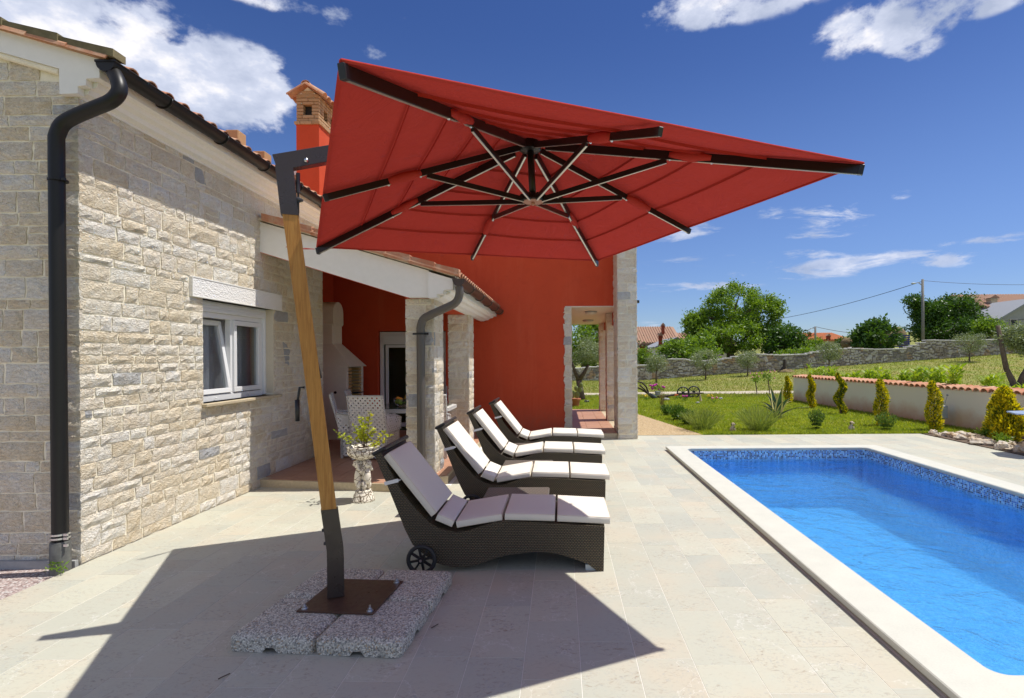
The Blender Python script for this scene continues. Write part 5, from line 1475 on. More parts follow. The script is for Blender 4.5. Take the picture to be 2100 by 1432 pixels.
# border rocks
k = 0
for i in range(110):
    f = i / 109
    if i < 50:
        x_ = 7.78 + rng.uniform(0, .24); y_ = 11.45 - (i / 49) * 4.6 + rng.uniform(-.05, .05); w_ = rng.uniform(.12, .30)
    else:
        x_ = 8.0 + rng.uniform(.05, 1.1); y_ = 11.3 - rng.uniform(0, 1) * 4.5; w_ = rng.uniform(.08, .28)
        if (x_ - 8.55) ** 2 + (y_ - 10.8) ** 2 < .1: x_ -= .4
    s = F / y_
    rock(0, 0, w_ * s, w_ * s * rng.uniform(.32, .62), 'rough pale brown and white rock in the border between patio and cream wall', 'rocks edging the patio below the cream wall', XY=(x_, y_), jitter=.24)
mb = MB(); mb.box((7.72, 5, -.04), (9.7, 11.55, .012)); mb.build('border_soil', mat('dark_border_soil', (.13, .09, .06), .95, fn=rough_grain(20, .4, .8, .02)), kind='structure')
for (x_, y_, lb) in ((8.05, 9.9, 'green tuft between border rocks nearest to the pool'), (8.3, 10.6, 'low green tuft with an orange flower behind the border rocks')):
    t = thing('rock_plant', lb, 'plant', (x_, y_, 0)); p_, _ = clumps((x_, y_, .16), (.12, .12, .06), 8, 24, .04, .1); leaf_mesh('leaves', p_, .07, .35, M_leaf, t)
# blue grey sunbed edge / table at right frame edge
g = P(2092, 848, 9.0)
t = thing('side_table', 'blue grey tabletop corner sticking in at the right edge of the picture', 'table', (g.x + .35, 9.0, 0))
mb = MB(); mb.prism([(g.x - .08, 9.0), (g.x + .06, 8.76), (g.x + .85, 8.7), (g.x + .9, 9.5), (g.x + .1, 9.4)], g.z - .02, g.z, 'z'); mb.build('tabletop', M_bluegrey, t)
mb = MB(); mb.tube([(g.x + .45, 9.1, g.z - .02), (g.x + .45, 9.1, 0)], .03, 8); mb.build('leg', M_metal_grey, t)

# laurel shoots behind the cream wall
for i, (u, vt, w) in enumerate(((1676, 748, 26), (1703, 752, 24), (1727, 766, 16), (1748, 762, 16), (1775, 760, 20), (1792, 754, 22), (1820, 752, 26), (1846, 760, 24), (1870, 768, 22), (1889, 746, 26), (1913, 752, 24), (1935, 768, 20), (1955, 748, 30), (2038, 764, 40), (2085, 790, 36))):
    x_ = 9.55 + .3 * (i % 3); yv = x_ * F / (u - 1150); zt0 = P(u, vt, yv).z
    t = thing('laurel_bush', f'{["loose", "upright", "bushy", "leaning"][i % 4]} laurel shoot behind the cream wall {["above the slim conifer", "left of the twisted conifer", "right of the twisted conifer", "between twisted and bushy footed conifers", "just left of the bushy footed conifer", "above the bushy footed conifer", "first right of the bushy footed conifer", "second right of the bushy footed conifer", "between bushy footed conifer and box", "left above the box conifer", "above the conifer by the electric box", "above the electric box", "right above the electric box", "above the broad conifer", "right of the broad conifer"][i]}'[:110], 'bush', (x_, yv, 0), 0, 'laurel shoots behind the cream wall')
    pts_ = []; dirs_ = []
    for sN in range(4 + (i % 3)):
        bx0 = Vector((x_ + rng.uniform(-.12, .12), yv + rng.uniform(-.12, .12), .3)); sp_ = w / (F / yv) * .5
        tp = Vector((x_ + rng.uniform(-1, 1) * sp_, yv + rng.uniform(-1, 1) * sp_, zt0 * rng.uniform(.75, 1.0)))
        for q in range(40):
            f = .25 + .75 * q / 39; c_ = bx0.lerp(tp, f); a = q * 2.4
            pts_.append(tuple(c_)); dirs_.append((math.cos(a), math.sin(a), .75))
    leaf_mesh('leaves', pts_, .17, .40, M_laurel, t, dirs=np.array(dirs_))

# ------------------------------------------------------------------ rubble boundary wall
bw = thing('boundary_wall', 'long undulating dry stone wall across the back of the garden', 'wall', (18, 38, 0))
prof = [(1100, 760, 790), (1172, 757, 788), (1230, 752, 786), (1308, 750, 781), (1362, 748, 779), (1368, 737, 778), (1400, 737, 776), (1432, 742, 774), (1470, 739, 773), (1500, 734, 771), (1530, 727, 768), (1560, 727, 766), (1600, 729, 760), (1650, 727, 757), (1690, 719, 753), (1740, 715, 750), (1800, 717, 748), (1850, 716, 745), (1880, 708, 741), (1906, 698, 739), (1960, 699, 736), (2010, 698, 733), (2056, 696, 729), (2110, 694, 727), (2300, 690, 722)]
BY = 38.0
tops = [(P(u, vt, BY).x, P(u, vt, BY).z, P(u, vb, BY).z) for (u, vt, vb) in prof]
def top_at(x):
    for (a, b) in zip(tops, tops[1:]):
        if a[0] <= x <= b[0]:
            f = (x - a[0]) / (b[0] - a[0]); return a[1] + (b[1] - a[1]) * f
    return tops[0][1] if x < tops[0][0] else tops[-1][1]
core = MB(); x_ = tops[0][0]
while x_ < tops[-1][0]:
    z1_, z2_ = top_at(x_), top_at(x_ + .5); b_ = min(T(x_, BY), T(x_ + .5, BY)) - .3
    core.add([(x_, BY, b_), (x_ + .5, BY, b_), (x_ + .5, BY, z2_ - .04), (x_, BY, z1_ - .04), (x_, BY + .4, b_), (x_ + .5, BY + .4, b_), (x_ + .5, BY + .4, z2_ - .04), (x_, BY + .4, z1_ - .04)], [(0, 1, 2, 3), (5, 4, 7, 6), (3, 2, 6, 7)])
    x_ += .5
core.build('core', mat('rubble_joint', (.24, .21, .18), .95), bw)
st = MB(); z_ = -.2
while z_ < 3.6:
    h_ = rng.uniform(.12, .2); x_ = tops[0][0]
    while x_ < tops[-1][0]:
        w_ = rng.uniform(.12, .38)
        if T(x_, BY) - .15 < z_ + h_ and z_ < top_at(x_ + w_ / 2) - .03:
            zt2 = min(z_ + h_, top_at(x_ + w_ / 2) + .03)
            cx, cz = x_ + w_ / 2, (z_ + zt2) / 2; cz += rng.uniform(-.08, .08); hw, hh_ = w_ / 2 - .004, (zt2 - z_) / 2 * rng.uniform(.8, 1.15) - .004; d_ = rng.uniform(.03, .09)
            j = lambda: rng.uniform(-.045, .045)
            vs = [(cx - hw + j(), BY - .01, cz - hh_ + j()), (cx + hw + j(), BY - .01, cz - hh_ + j()), (cx + hw + j(), BY - .01, cz + hh_ + j()), (cx - hw + j(), BY - .01, cz + hh_ + j())]
            vs2 = [(cx + (a - cx) * .7, BY - d_, cz + (c - cz) * .7) for (a, b, c) in vs]
            if hh_ > .02: st.add(vs + vs2, [(4, 5, 6, 7), (0, 1, 5, 4), (1, 2, 6, 5), (2, 3, 7, 6), (3, 0, 4, 7)])
        x_ += w_
    z_ += h_
st.build('rubble_stones', M_rubble, bw, kind='stuff')
cp_ = MB(); x_ = tops[0][0]
while x_ < tops[-1][0]:
    w_ = rng.uniform(.3, .6); z1_ = top_at(x_ + w_ / 2)
    cp_.rbox((x_ + w_ / 2, BY + .18, z1_), (w_ * .97, .55, .09), bev=.02); x_ += w_
cp_.build('cap_stones', mat('pale_cap_stone', (.55, .53, .49), .9, fn=rough_grain(5, .25, .3)), bw, kind='stuff')
# stump with hay by the wall
g = P(1609, 760, 36); gzv = T(g.x, 36)
t = thing('dead_stump', 'dark dead stump standing in dry hay in front of the boundary wall', 'stump', (g.x, 36, gzv))
mb = MB(); mb.tube([(g.x - .3, 36, gzv), (g.x, 36, gzv + .35), (g.x, 36, gzv + .85)], [.12, .13, .09], 7); mb.build('trunk', M_oldwood, t)
mb = MB(); mb.ball((g.x + .1, 36, gzv), .6, (1, .8, .35), 10, 6, jit=.15); mb.build('hay', M_hay, t)

# ------------------------------------------------------------------ trees
GO = 'young olive trees before the boundary wall'
def olive(u, vtop, vbase, wpx, Y, label):
    b = P(u, vbase, Y); z0 = T(b.x, Y); s = F / Y; H = P(u, vtop, Y).z - z0; r_ = wpx / s / 2
    return tree('olive_tree', label, 'olive tree', (b.x, Y, z0), H * .45, None, None, M_olive, .11, 34, 90, .17, .045, .3, GO, lobes=[((b.x, Y, z0 + H * .66), (r_, r_, H * .32), 1.0)])
olive(1346, 727, 778, 40, 34, 'young olive tree nearest to the stone column, before the low end of the wall')
olive(1447, 717, 773, 46, 34, 'young olive tree below the left side of the big walnut tree')
olive(1533, 719, 767, 38, 35, 'young olive tree below the right side of the big walnut tree')
olive(1700, 700, 748, 40, 33, 'young olive tree above the twisted conifer, near the orange roof')
olive(1988, 680, 736, 54, 35, 'young olive tree below the utility pole, right part of the wall')
# big old olive at the right edge
Y = 24.0; b = P(2075, 748, Y); z0 = T(b.x, Y)
t = thing('old_olive_tree', 'old olive tree with thick dark leaning trunk at the right edge', 'olive tree', (b.x, Y, z0))
mb = MB(); mb.tube([(b.x + .1, Y, z0 - .1), (b.x + .05, Y, z0 + .4), (b.x - .25, Y, z0 + 1.0), P(2046, 668, Y)], [.17, .13, .11, .08], 9); mb.tube([(b.x + .25, Y, z0), (b.x + .5, Y, z0 + .7), (b.x + 1.0, Y, z0 + 1.5)], [.16, .12, .06], 7); mb.build('trunk', M_bark, t, smooth=True)
p1, _ = clumps(P(2104, 695, Y), (1.0, .8, .75), 60, 130, .2, .2); leaf_mesh('crown', p1, .15, .34, M_olive, t)
# olive through the portico
Y = 21.5; b = P(1193, 826, Y); z0 = 0
t = thing('twin_stem_olive', 'gnarled olive tree with a forked trunk seen through the portico', 'olive tree', (b.x, Y, 0))
mb = MB(); f1 = P(1187, 780, Y); mb.tube([(b.x, Y, -.05), P(1191, 805, Y), f1], [.17, .13, .11], 9); mb.tube([f1, P(1180, 765, Y), P(1172, 742, Y)], [.10, .07, .05], 7); mb.tube([f1, P(1198, 765, Y), P(1207, 748, Y)], [.10, .08, .05], 7); mb.build('trunk', M_bark, t, smooth=True)
p1, _ = clumps(P(1214, 722, Y), (.62, .6, .52), 34, 110, .13, .2); p2, _ = clumps(P(1186, 738, Y), (.4, .4, .3), 10, 60, .12, .2); leaf_mesh('crown', np.concatenate([p1, p2]), .08, .32, M_olive, t)
# cactus pot
g = G(1180, 834); t = thing('cactus_pot', 'prickly pear cactus in a terracotta pot seen through the portico', 'potted plant', tuple(g))
mb = MB(); mb.lathe([(.12, 0), (.16, .22), (.19, .23), (.19, .28), (.15, .28)], tuple(g), 14); mb.build('pot', M_terrapot, t, smooth=True, auto=40)
for (dx, dz, r_) in ((-.1, .42, .13), (.06, .40, .12), (.16, .58, .10), (-.18, .55, .10), (.03, .62, .09), (.20, .74, .08)):
    mb = MB(); mb.ball((g.x + dx, g.y, dz), r_, (.8, .25, 1), 9, 7); mb.build('pad', mat('cactus_green', (.22, .27, .10), .7), t, smooth=True)

def far_tree(name, label, u, vtop, vbase, wpx, Y, m, leaf=.3, nc=90, per=130, cr=.5, lobes=None, tr=.25, group='trees beyond the boundary wall'):
    b = P(u, vbase, Y); z0 = T(b.x, Y); s = F / Y; zt = P(u, vtop, Y).z
    if lobes is None: L = [((b.x, Y, (zt + z0) / 2 + (zt - z0) * .08), (wpx / s / 2, wpx / s / 2.2, (zt - z0) * .42), 1.0)]
    else: L = [(tuple(P(a, c, Y + dy)), (rx / s, rx / s, rz / s), f) for (a, c, rx, rz, f, dy) in lobes]
    return tree(name, label, 'tree', (b.x, Y, z0), (zt - z0) * .5, None, None, m, leaf, nc, per, cr, tr, .5, group, lobes=L)
far_tree('walnut_tree', 'largest broad bright green tree behind the boundary wall', 1497, 575, 745, 190, 48, M_leaf, .24, 210, 75, .30, lobes=[(1505, 628, 62, 44, .55, 0), (1450, 672, 42, 42, .38, 0), (1560, 652, 40, 50, .42, .5), (1500, 690, 75, 34, .5, -1), (1590, 640, 14, 26, .06, 0), (1425, 660, 22, 18, .1, 0)], tr=.3)
far_tree('ash_tree', 'medium green tree just right of the walnut tree', 1605, 672, 735, 80, 46, M_leafd, .25, 70, 110, .35)
far_tree('sumac_tree', 'spreading shrubby tree with long leaves before the hay stack', 1795, 660, 718, 84, 43, M_leafd, .36, 60, 60, .26)
far_tree('fig_tree', 'wide dark tree behind the utility pole', 1930, 606, 712, 150, 50, M_leafd, .26, 170, 80, .32, lobes=[(1908, 648, 34, 32, .4, 0), (1955, 640, 40, 34, .45, 0), (1935, 676, 62, 28, .5, -.5), (1880, 620, 16, 14, .08, 0), (1990, 660, 20, 22, .12, 0)])
far_tree('hedge_tree', 'bushy green tree between the fig tree and the old olive', 2028, 655, 712, 44, 45, M_leaf, .22, 40, 90, .3)
far_tree('elder_bush', 'broad leaved bush in front of the grey roofed gable house', 1400, 697, 745, 84, 41, M_leaf, .22, 60, 90, .28)
far_tree('vine_bush', 'small bush behind the low wall end at the white gable', 1330, 712, 752, 40, 43, M_leaf, .2, 24, 70, .25)
far_tree('round_bush', 'round bush in front of the orange roofed building', 1672, 698, 735, 46, 44, M_leaf, .2, 36, 80, .25)
far_tree('fern_bush', 'yellowish bush at the foot of the walnut tree', 1440, 680, 745, 60, 43, M_leaf, .3, 30, 60, .3)
far_tree('portico_tree', 'tall bright green tree filling the portico opening', 1200, 640, 780, 150, 44, M_leaf, .25, 90, 120, .4)
far_tree('hidden_side_tree', 'dense green tree standing behind the stone corner pillar', 1275, 668, 770, 60, 47, M_leafd, .25, 40, 80, .35)
far_tree('low_hedge', 'low light green hedge along the wall before the orange roof', 1640, 716, 735, 110, 42, M_leaf, .18, 60, 60, .22)
far_tree('ivy_mass', 'ivy mass hanging over the wall right of the orange roof', 1735, 690, 722, 40, 47, M_leafd, .2, 20, 60, .25)

# ------------------------------------------------------------------ far houses, poles
def gable_house(name, label, u0, u1, v_eave, v_ridge, v_base, Y, depth, mw, mr, ridge='x', wins=(), group='houses beyond the boundary wall'):
    a = P(u0, v_eave, Y); b = P(u1, v_eave, Y); zr = P(u0, v_ridge, Y + depth / 2).z; zb = P(u0, v_base, Y).z - 1.0; ze = a.z
    t = thing(name, label, 'house', ((a.x + b.x) / 2, Y, zb), 0, group)
    mb = MB(); mb.box((a.x, Y, zb), (b.x, Y + depth, ze))
    if ridge == 'y': mb.prism([(a.x, ze), (b.x, ze), ((a.x + b.x) / 2, zr)], Y, Y + depth)
    w = mb.build('wall', mw, t); WM[w] = WM[t]
    mb = MB(); o_ = .35
    if ridge == 'x':
        ys_ = (Y - o_, Y + depth / 2, Y + depth + o_)
        mb.add([(a.x - o_, ys_[0], ze - .1), (b.x + o_, ys_[0], ze - .1), (b.x + o_, ys_[1], zr), (a.x - o_, ys_[1], zr), (b.x + o_, ys_[2], ze - .1), (a.x - o_, ys_[2], ze - .1)] + [(a.x - o_, ys_[0], ze + .05), (b.x + o_, ys_[0], ze + .05), (b.x + o_, ys_[1], zr + .15), (a.x - o_, ys_[1], zr + .15), (b.x + o_, ys_[2], ze + .05), (a.x - o_, ys_[2], ze + .05)],
               [(0, 1, 2, 3), (3, 2, 4, 5), (6, 9, 8, 7), (9, 11, 10, 8), (0, 6, 7, 1), (1, 7, 8, 2), (2, 8, 10, 4), (0, 3, 9, 6), (3, 5, 11, 9), (4, 10, 11, 5)])
        # tile rows as corrugation
        n_ = int((b.x - a.x + 2 * o_) / .28); sl = Vector((0, ys_[1] - ys_[0], zr - ze + .1))
        for i in range(n_):
            xx = a.x - o_ + (i + .5) * .28; mb.tube([(xx, ys_[0], ze + .06), (xx, ys_[1], zr + .16)], .085, 5, caps=False)
    else:
        xm = (a.x + b.x) / 2
        mb.prism([(a.x - o_, ze - .12), (xm, zr), (b.x + o_, ze - .12), (b.x + o_, ze + .02), (xm, zr + .16), (a.x - o_, ze + .02)], Y - o_, Y + depth + o_)
    mb.build('roof', mr, t)
    for (wu, wv, ww, wh) in wins:
        c = P(wu, wv, Y); s = F / Y
        mb = MB(); mb.box((c.x - ww / s / 2, Y - .06, c.z - wh / s / 2), (c.x + ww / s / 2, Y + .02, c.z + wh / s / 2)); f = mb.build('window', M_farwall, w_parent(t)); WM[f] = WM[t]
        mb = MB(); mb.box((c.x - ww / s / 2 + .08, Y - .08, c.z - wh / s / 2 + .08), (c.x + ww / s / 2 - .08, Y - .061, c.z + wh / s / 2 - .08)); mb.build('pane', M_black, f)
    return t
def w_parent(t): return t
def chimney(parent, u, vt, vb, wpx, Y, m, cap=M_fartile):
    a = P(u, vt, Y); b = P(u, vb, Y); w = wpx / (F / Y) / 2
    mb = MB(); mb.box((a.x - w, Y, b.z), (a.x + w, Y + 2 * w, a.z - .15)); mb.box((a.x - w * 1.35, Y - w * .35, a.z - .35), (a.x + w * 1.35, Y + w * 2.35, a.z - .27)); c = mb.build('chimney', m, parent); WM[c] = WM[parent]
    mb = MB(); mb.prism([(a.x - w * 1.6, a.z - .2), (a.x + w * 1.6, a.z - .2), (a.x, a.z + .1)], Y - w * .4, Y + w * 2.4); mb.build('chimney_cap', cap, c)
h1 = gable_house('farmhouse', 'long low farmhouse with weathered tile roof and tall chimney behind the wall', 1240, 1392, 705, 674, 745, 58, 9, M_farwall, M_fartile)
chimney(h1, 1360, 664, 686, 6, 60, M_redbrick)
h1b = gable_house('farm_annexe', 'lower tiled annexe half hidden left of the walnut tree', 1393, 1500, 705, 686, 745, 60, 8, M_farwall, M_fartile)
h2 = gable_house('gable_house', 'small white gable house with grey sheet roof and brick chimney', 1350, 1424, 712, 698, 748, 50, 7, M_white, M_greyroof, 'y')
chimney(h2, 1355, 684, 708, 7, 49.5, M_redbrick)
h3 = gable_house('outbuilding', 'tiny white outbuilding with tiled roof at the foot of the flared chimney', 1300, 1332, 728, 717, 752, 46, 4, M_white, M_fartile, 'y')
t = thing('flared_chimney', 'freestanding red brick chimney with wide flared base beside the stone column', 'chimney', tuple(P(1319, 748, 44)))
Y = 44; s = F / Y; c = P(1319, 748, Y); w = 5 / s; H = P(1319, 706, Y).z - c.z
mb = MB(); mb.add([(c.x - w * 1.6, Y, c.z - .5), (c.x + w * 1.6, Y, c.z - .5), (c.x + w, Y, c.z + H * .45), (c.x - w, Y, c.z + H * .45), (c.x - w * 1.6, Y + .6, c.z - .5), (c.x + w * 1.6, Y + .6, c.z - .5), (c.x + w, Y + .5, c.z + H * .45), (c.x - w, Y + .5, c.z + H * .45)], [(0, 1, 2, 3), (1, 5, 6, 2), (5, 4, 7, 6), (4, 0, 3, 7)])
mb.box((c.x - w, Y, c.z + H * .45), (c.x + w, Y + .5, c.z + H * .86)); mb.box((c.x - w * 1.3, Y - .08, c.z + H * .86), (c.x + w * 1.3, Y + .58, c.z + H * .90)); mb.build('stack', M_redbrick, t)
mb = MB(); mb.prism([(c.x - w * 1.4, c.z + H * .98), (c.x + w * 1.4, c.z + H * .98), (c.x, c.z + H * 1.12)], Y - .1, Y + .6); mb.box((c.x - w, Y + .02, c.z + H * .9), (c.x - w * .6, Y + .48, c.z + H * .98)); mb.box((c.x + w * .6, Y + .02, c.z + H * .9), (c.x + w, Y + .48, c.z + H * .98)); mb.build('cap', M_fartile, t)
h4 = gable_house('orange_roofed_building', 'long low building with bright orange tile roof beyond the wall', 1625, 1740, 699, 686, 722, 72, 10, M_farwall, M_fartile_o)
chimney(h4, 1661, 682, 690, 5, 74, M_redbrick); chimney(h4, 1700, 686, 697, 6, 71.5, M_redbrick)
h5 = gable_house('cream_house', 'two storey cream house with tiled roof and stone chimney at the right edge', 2026, 2190, 632, 608, 700, 52, 9, M_cream, M_fartile)
chimney(h5, 2039, 607, 634, 13, 52.5, M_step)
h6 = gable_house('grey_house', 'grey gable house with a window just left of the picture edge', 2050, 2180, 655, 620, 705, 48, 4, M_concrete, M_greyroof, 'y', wins=((2078, 662, 16, 16),))
h6['label'] = 'grey gable house with one window in front of the cream house'
# hay and blue rack
Y = 46; t = thing('hay_stack', 'old brown hay stack behind the boundary wall', 'hay stack', tuple(P(1800, 718, Y)))
mb = MB()
for (u, v, r_) in ((1738, 706, 12), (1760, 704, 14), (1785, 696, 16), (1812, 690, 16), (1838, 688, 16), (1850, 700, 12)): c = P(u, v, Y); mb.ball(c, r_ / (F / Y), (1.1, 1, 1.1), 12, 8, jit=.12)
mb.build('hay', M_hay, t, smooth=True)
t = thing('blue_rack', 'blue slatted wooden rack in front of the hay stack', 'rack', tuple(P(1830, 712, 44)))
for k in range(6):
    a = P(1780 if k > 3 else 1822, 690 + k * 4.4, 44); b = P(1866, 688 + k * 4.4, 44); mb = MB(); mb.bar(a, b, .05, .10); mb.build('slat', M_blue, t)
for u in (1826, 1845, 1864): mb = MB(); mb.bar(P(u, 688, 44.05), P(u, 716, 44.05), .06, .06, up=(0, 1, 0)); mb.build('post', M_blue, t)
# utility poles
def upole(u, vt, vb, Y, wpx, label, lamp=True):
    a = P(u, vt, Y); b = P(u, vb, Y); s = F / Y; r_ = wpx / s / 2
    t = thing('utility_pole', label, 'utility pole', (a.x, Y, b.z), 0, 'utility poles')
    mb = MB(); mb.tube([(a.x, Y, b.z - .5), (a.x, Y, a.z)], [r_ * 1.1, r_ * .8], 10); mb.build('pole', mat('weathered_pole', (.22, .21, .19), .9, fn=rough_grain(6, .25, .2)), t, smooth=True)
    if lamp:
        k = 22 / s if wpx > 5 else 10 / s
        mb = MB(); mb.tube([(a.x, Y, a.z - k * .6), (a.x - k * .4, Y, a.z - k * .3), (a.x - k * .7, Y, a.z - k * .38)], .035, 6); mb.build('arm', M_concrete, t)
        mb = MB(); mb.ball((a.x - k * .85, Y, a.z - k * .38), k * .25, (1, .5, .32), 8, 6); mb.build('lamp_head', M_metal_grey, t, smooth=True)
    return a
a1 = upole(1892, 573, 705, 42, 6, 'tall grey utility pole with street lamp in front of the fig tree')
a2 = upole(1672, 670, 715, 66, 4.5, 'small distant utility pole above the orange roof')
def wire(p, q, sag, r_, label):
    mb = MB(); p = Vector(p); q = Vector(q); mb.tube([p.lerp(q, i / 16) - Vector((0, 0, sag * 4 * (i / 16) * (1 - i / 16))) for i in range(17)], r_, 5)
    o = mb.build('overhead_wire', M_iron); tag(o, label, 'wire', 'overhead wires'); return o
wire(a1 - Vector((0, 0, .15)), P(1560, 660, 60), .35, .022, 'sagging overhead wire running left from the tall pole to the walnut tree')
wire(a1 - Vector((0, 0, .1)), P(2260, 577, 42), .3, .015, 'level overhead wire running right from the tall pole')
wire(a2, P(1860, 682, 64), .5, .03, 'wire from the small pole towards the hay stack')
wire(a2, P(1620, 683, 90), .3, .03, 'wire from the small pole towards the walnut tree')
wire(P(2008, 660, 46), P(2200, 645, 50), .1, .02, 'wire crossing in front of the cream house')

# ------------------------------------------------------------------ plough
Y = 21.8; s = F / Y
pl = thing('old_plough', 'antique horse plough with two spoked wheels and flower pot on the lawn', 'plough', tuple(P(1385, 822, Y)))
def W3(u, v, dy=0): return P(u, v, Y + dy)
for (u, v, r_, dy) in ((1401, 813.5, 11.8, -.22), (1423, 812.5, 11.8, .25)):
    c = W3(u, v, dy); c.z = r_ / s + .0
    mb = MB(); R_ = r_ / s
    mb.tube([c + Vector((math.cos(k * PI / 14) * R_, 0, math.sin(k * PI / 14) * R_)) for k in range(28)], .028, 6, closed=True)
    wl = mb.build('wheel', M_iron, pl, smooth=True); WM[wl] = WM[pl]
    for k in range(10):
        a = k * PI / 5; b2 = MB(); b2.tube([c, c + Vector((math.cos(a) * R_, 0, math.sin(a) * R_))], .013, 5); b2.build('spoke', M_oldwood, wl)
    b2 = MB(); b2.tube([c + Vector((0, -.09, 0)), c + Vector((0, .09, 0))], .045, 8); b2.build('hub', M_iron, wl)
mb = MB(); mb.tube([W3(1401, 813.5, -.25), W3(1423, 812.5, .28)], .025, 6); mb.build('axle', M_iron, pl)
mb = MB(); mb.tube([W3(1348, 815), W3(1370, 812), W3(1395, 808), W3(1435, 807), W3(1443, 806)], [.05, .045, .04, .035, .02], 7); mb.build('beam', M_oldwood, pl)
for (pa) in ([(1306, 782), (1317, 785), (1325, 793), (1330, 806)], [(1305, 794), (1316, 799), (1326, 806), (1333, 812)], [(1312, 790), (1321, 798), (1329, 808)]):
    mb = MB(); mb.tube([W3(*q, dy=.1 * i) for i, q in enumerate(pa)], .032, 6); mb.build('handle', M_oldwood, pl)
mb = MB(); q = [W3(1326, 807, -.1), W3(1334, 806, -.25), W3(1345, 812, -.3), W3(1352, 820, -.25), W3(1349, 823, -.05), W3(1338, 818, .05)]
cc = W3(1339, 812, -.38); mb.add(q + [cc], [(i, (i + 1) % 6, 6) for i in range(6)]); mb.build('mouldboard', mat('blue_grey_ploughshare', (.12, .14, .20), .35, spec=.6), pl, smooth=True)
mb = MB(); mb.bar(W3(1366, 812), W3(1374, 823), .04, .06); mb.bar(W3(1334, 817), W3(1334, 824), .03, .03); mb.build('coulter', M_iron, pl)
fp = thing('flower_pot_on_plough', 'small pot of magenta flowers resting on the plough beam', 'flower pot', tuple(W3(1349, 812)))
c = W3(1349, 811)
mb = MB(); mb.lathe([(.09, -.0), (.13, .16), (.15, .16)], (c.x, c.y, c.z), 10); mb.build('pot', M_metal_grey, fp)
p_, _ = clumps((c.x, c.y, c.z + .28), (.28, .2, .1), 10, 16, .05, .1); leaf_mesh('leaves', p_, .08, .4, M_leaf, fp)
mb = MB()
for k in range(13): mb.ball((c.x + rng.uniform(-.3, .3), c.y + rng.uniform(-.2, .1), c.z + .32 + rng.uniform(-.1, .16)), .045, n=6, m=4)
mb.build('blossoms', M_magenta, fp, kind='stuff')
g = G(1437, 824); t = thing('wooden_peg', 'small tapering wooden peg in the lawn behind the plough wheels', 'peg', tuple(g)); mb = MB(); mb.tube([(g.x, g.y, 0), (g.x - .02, g.y, .26)], [.055, .02], 7); mb.build('peg', M_step, t)

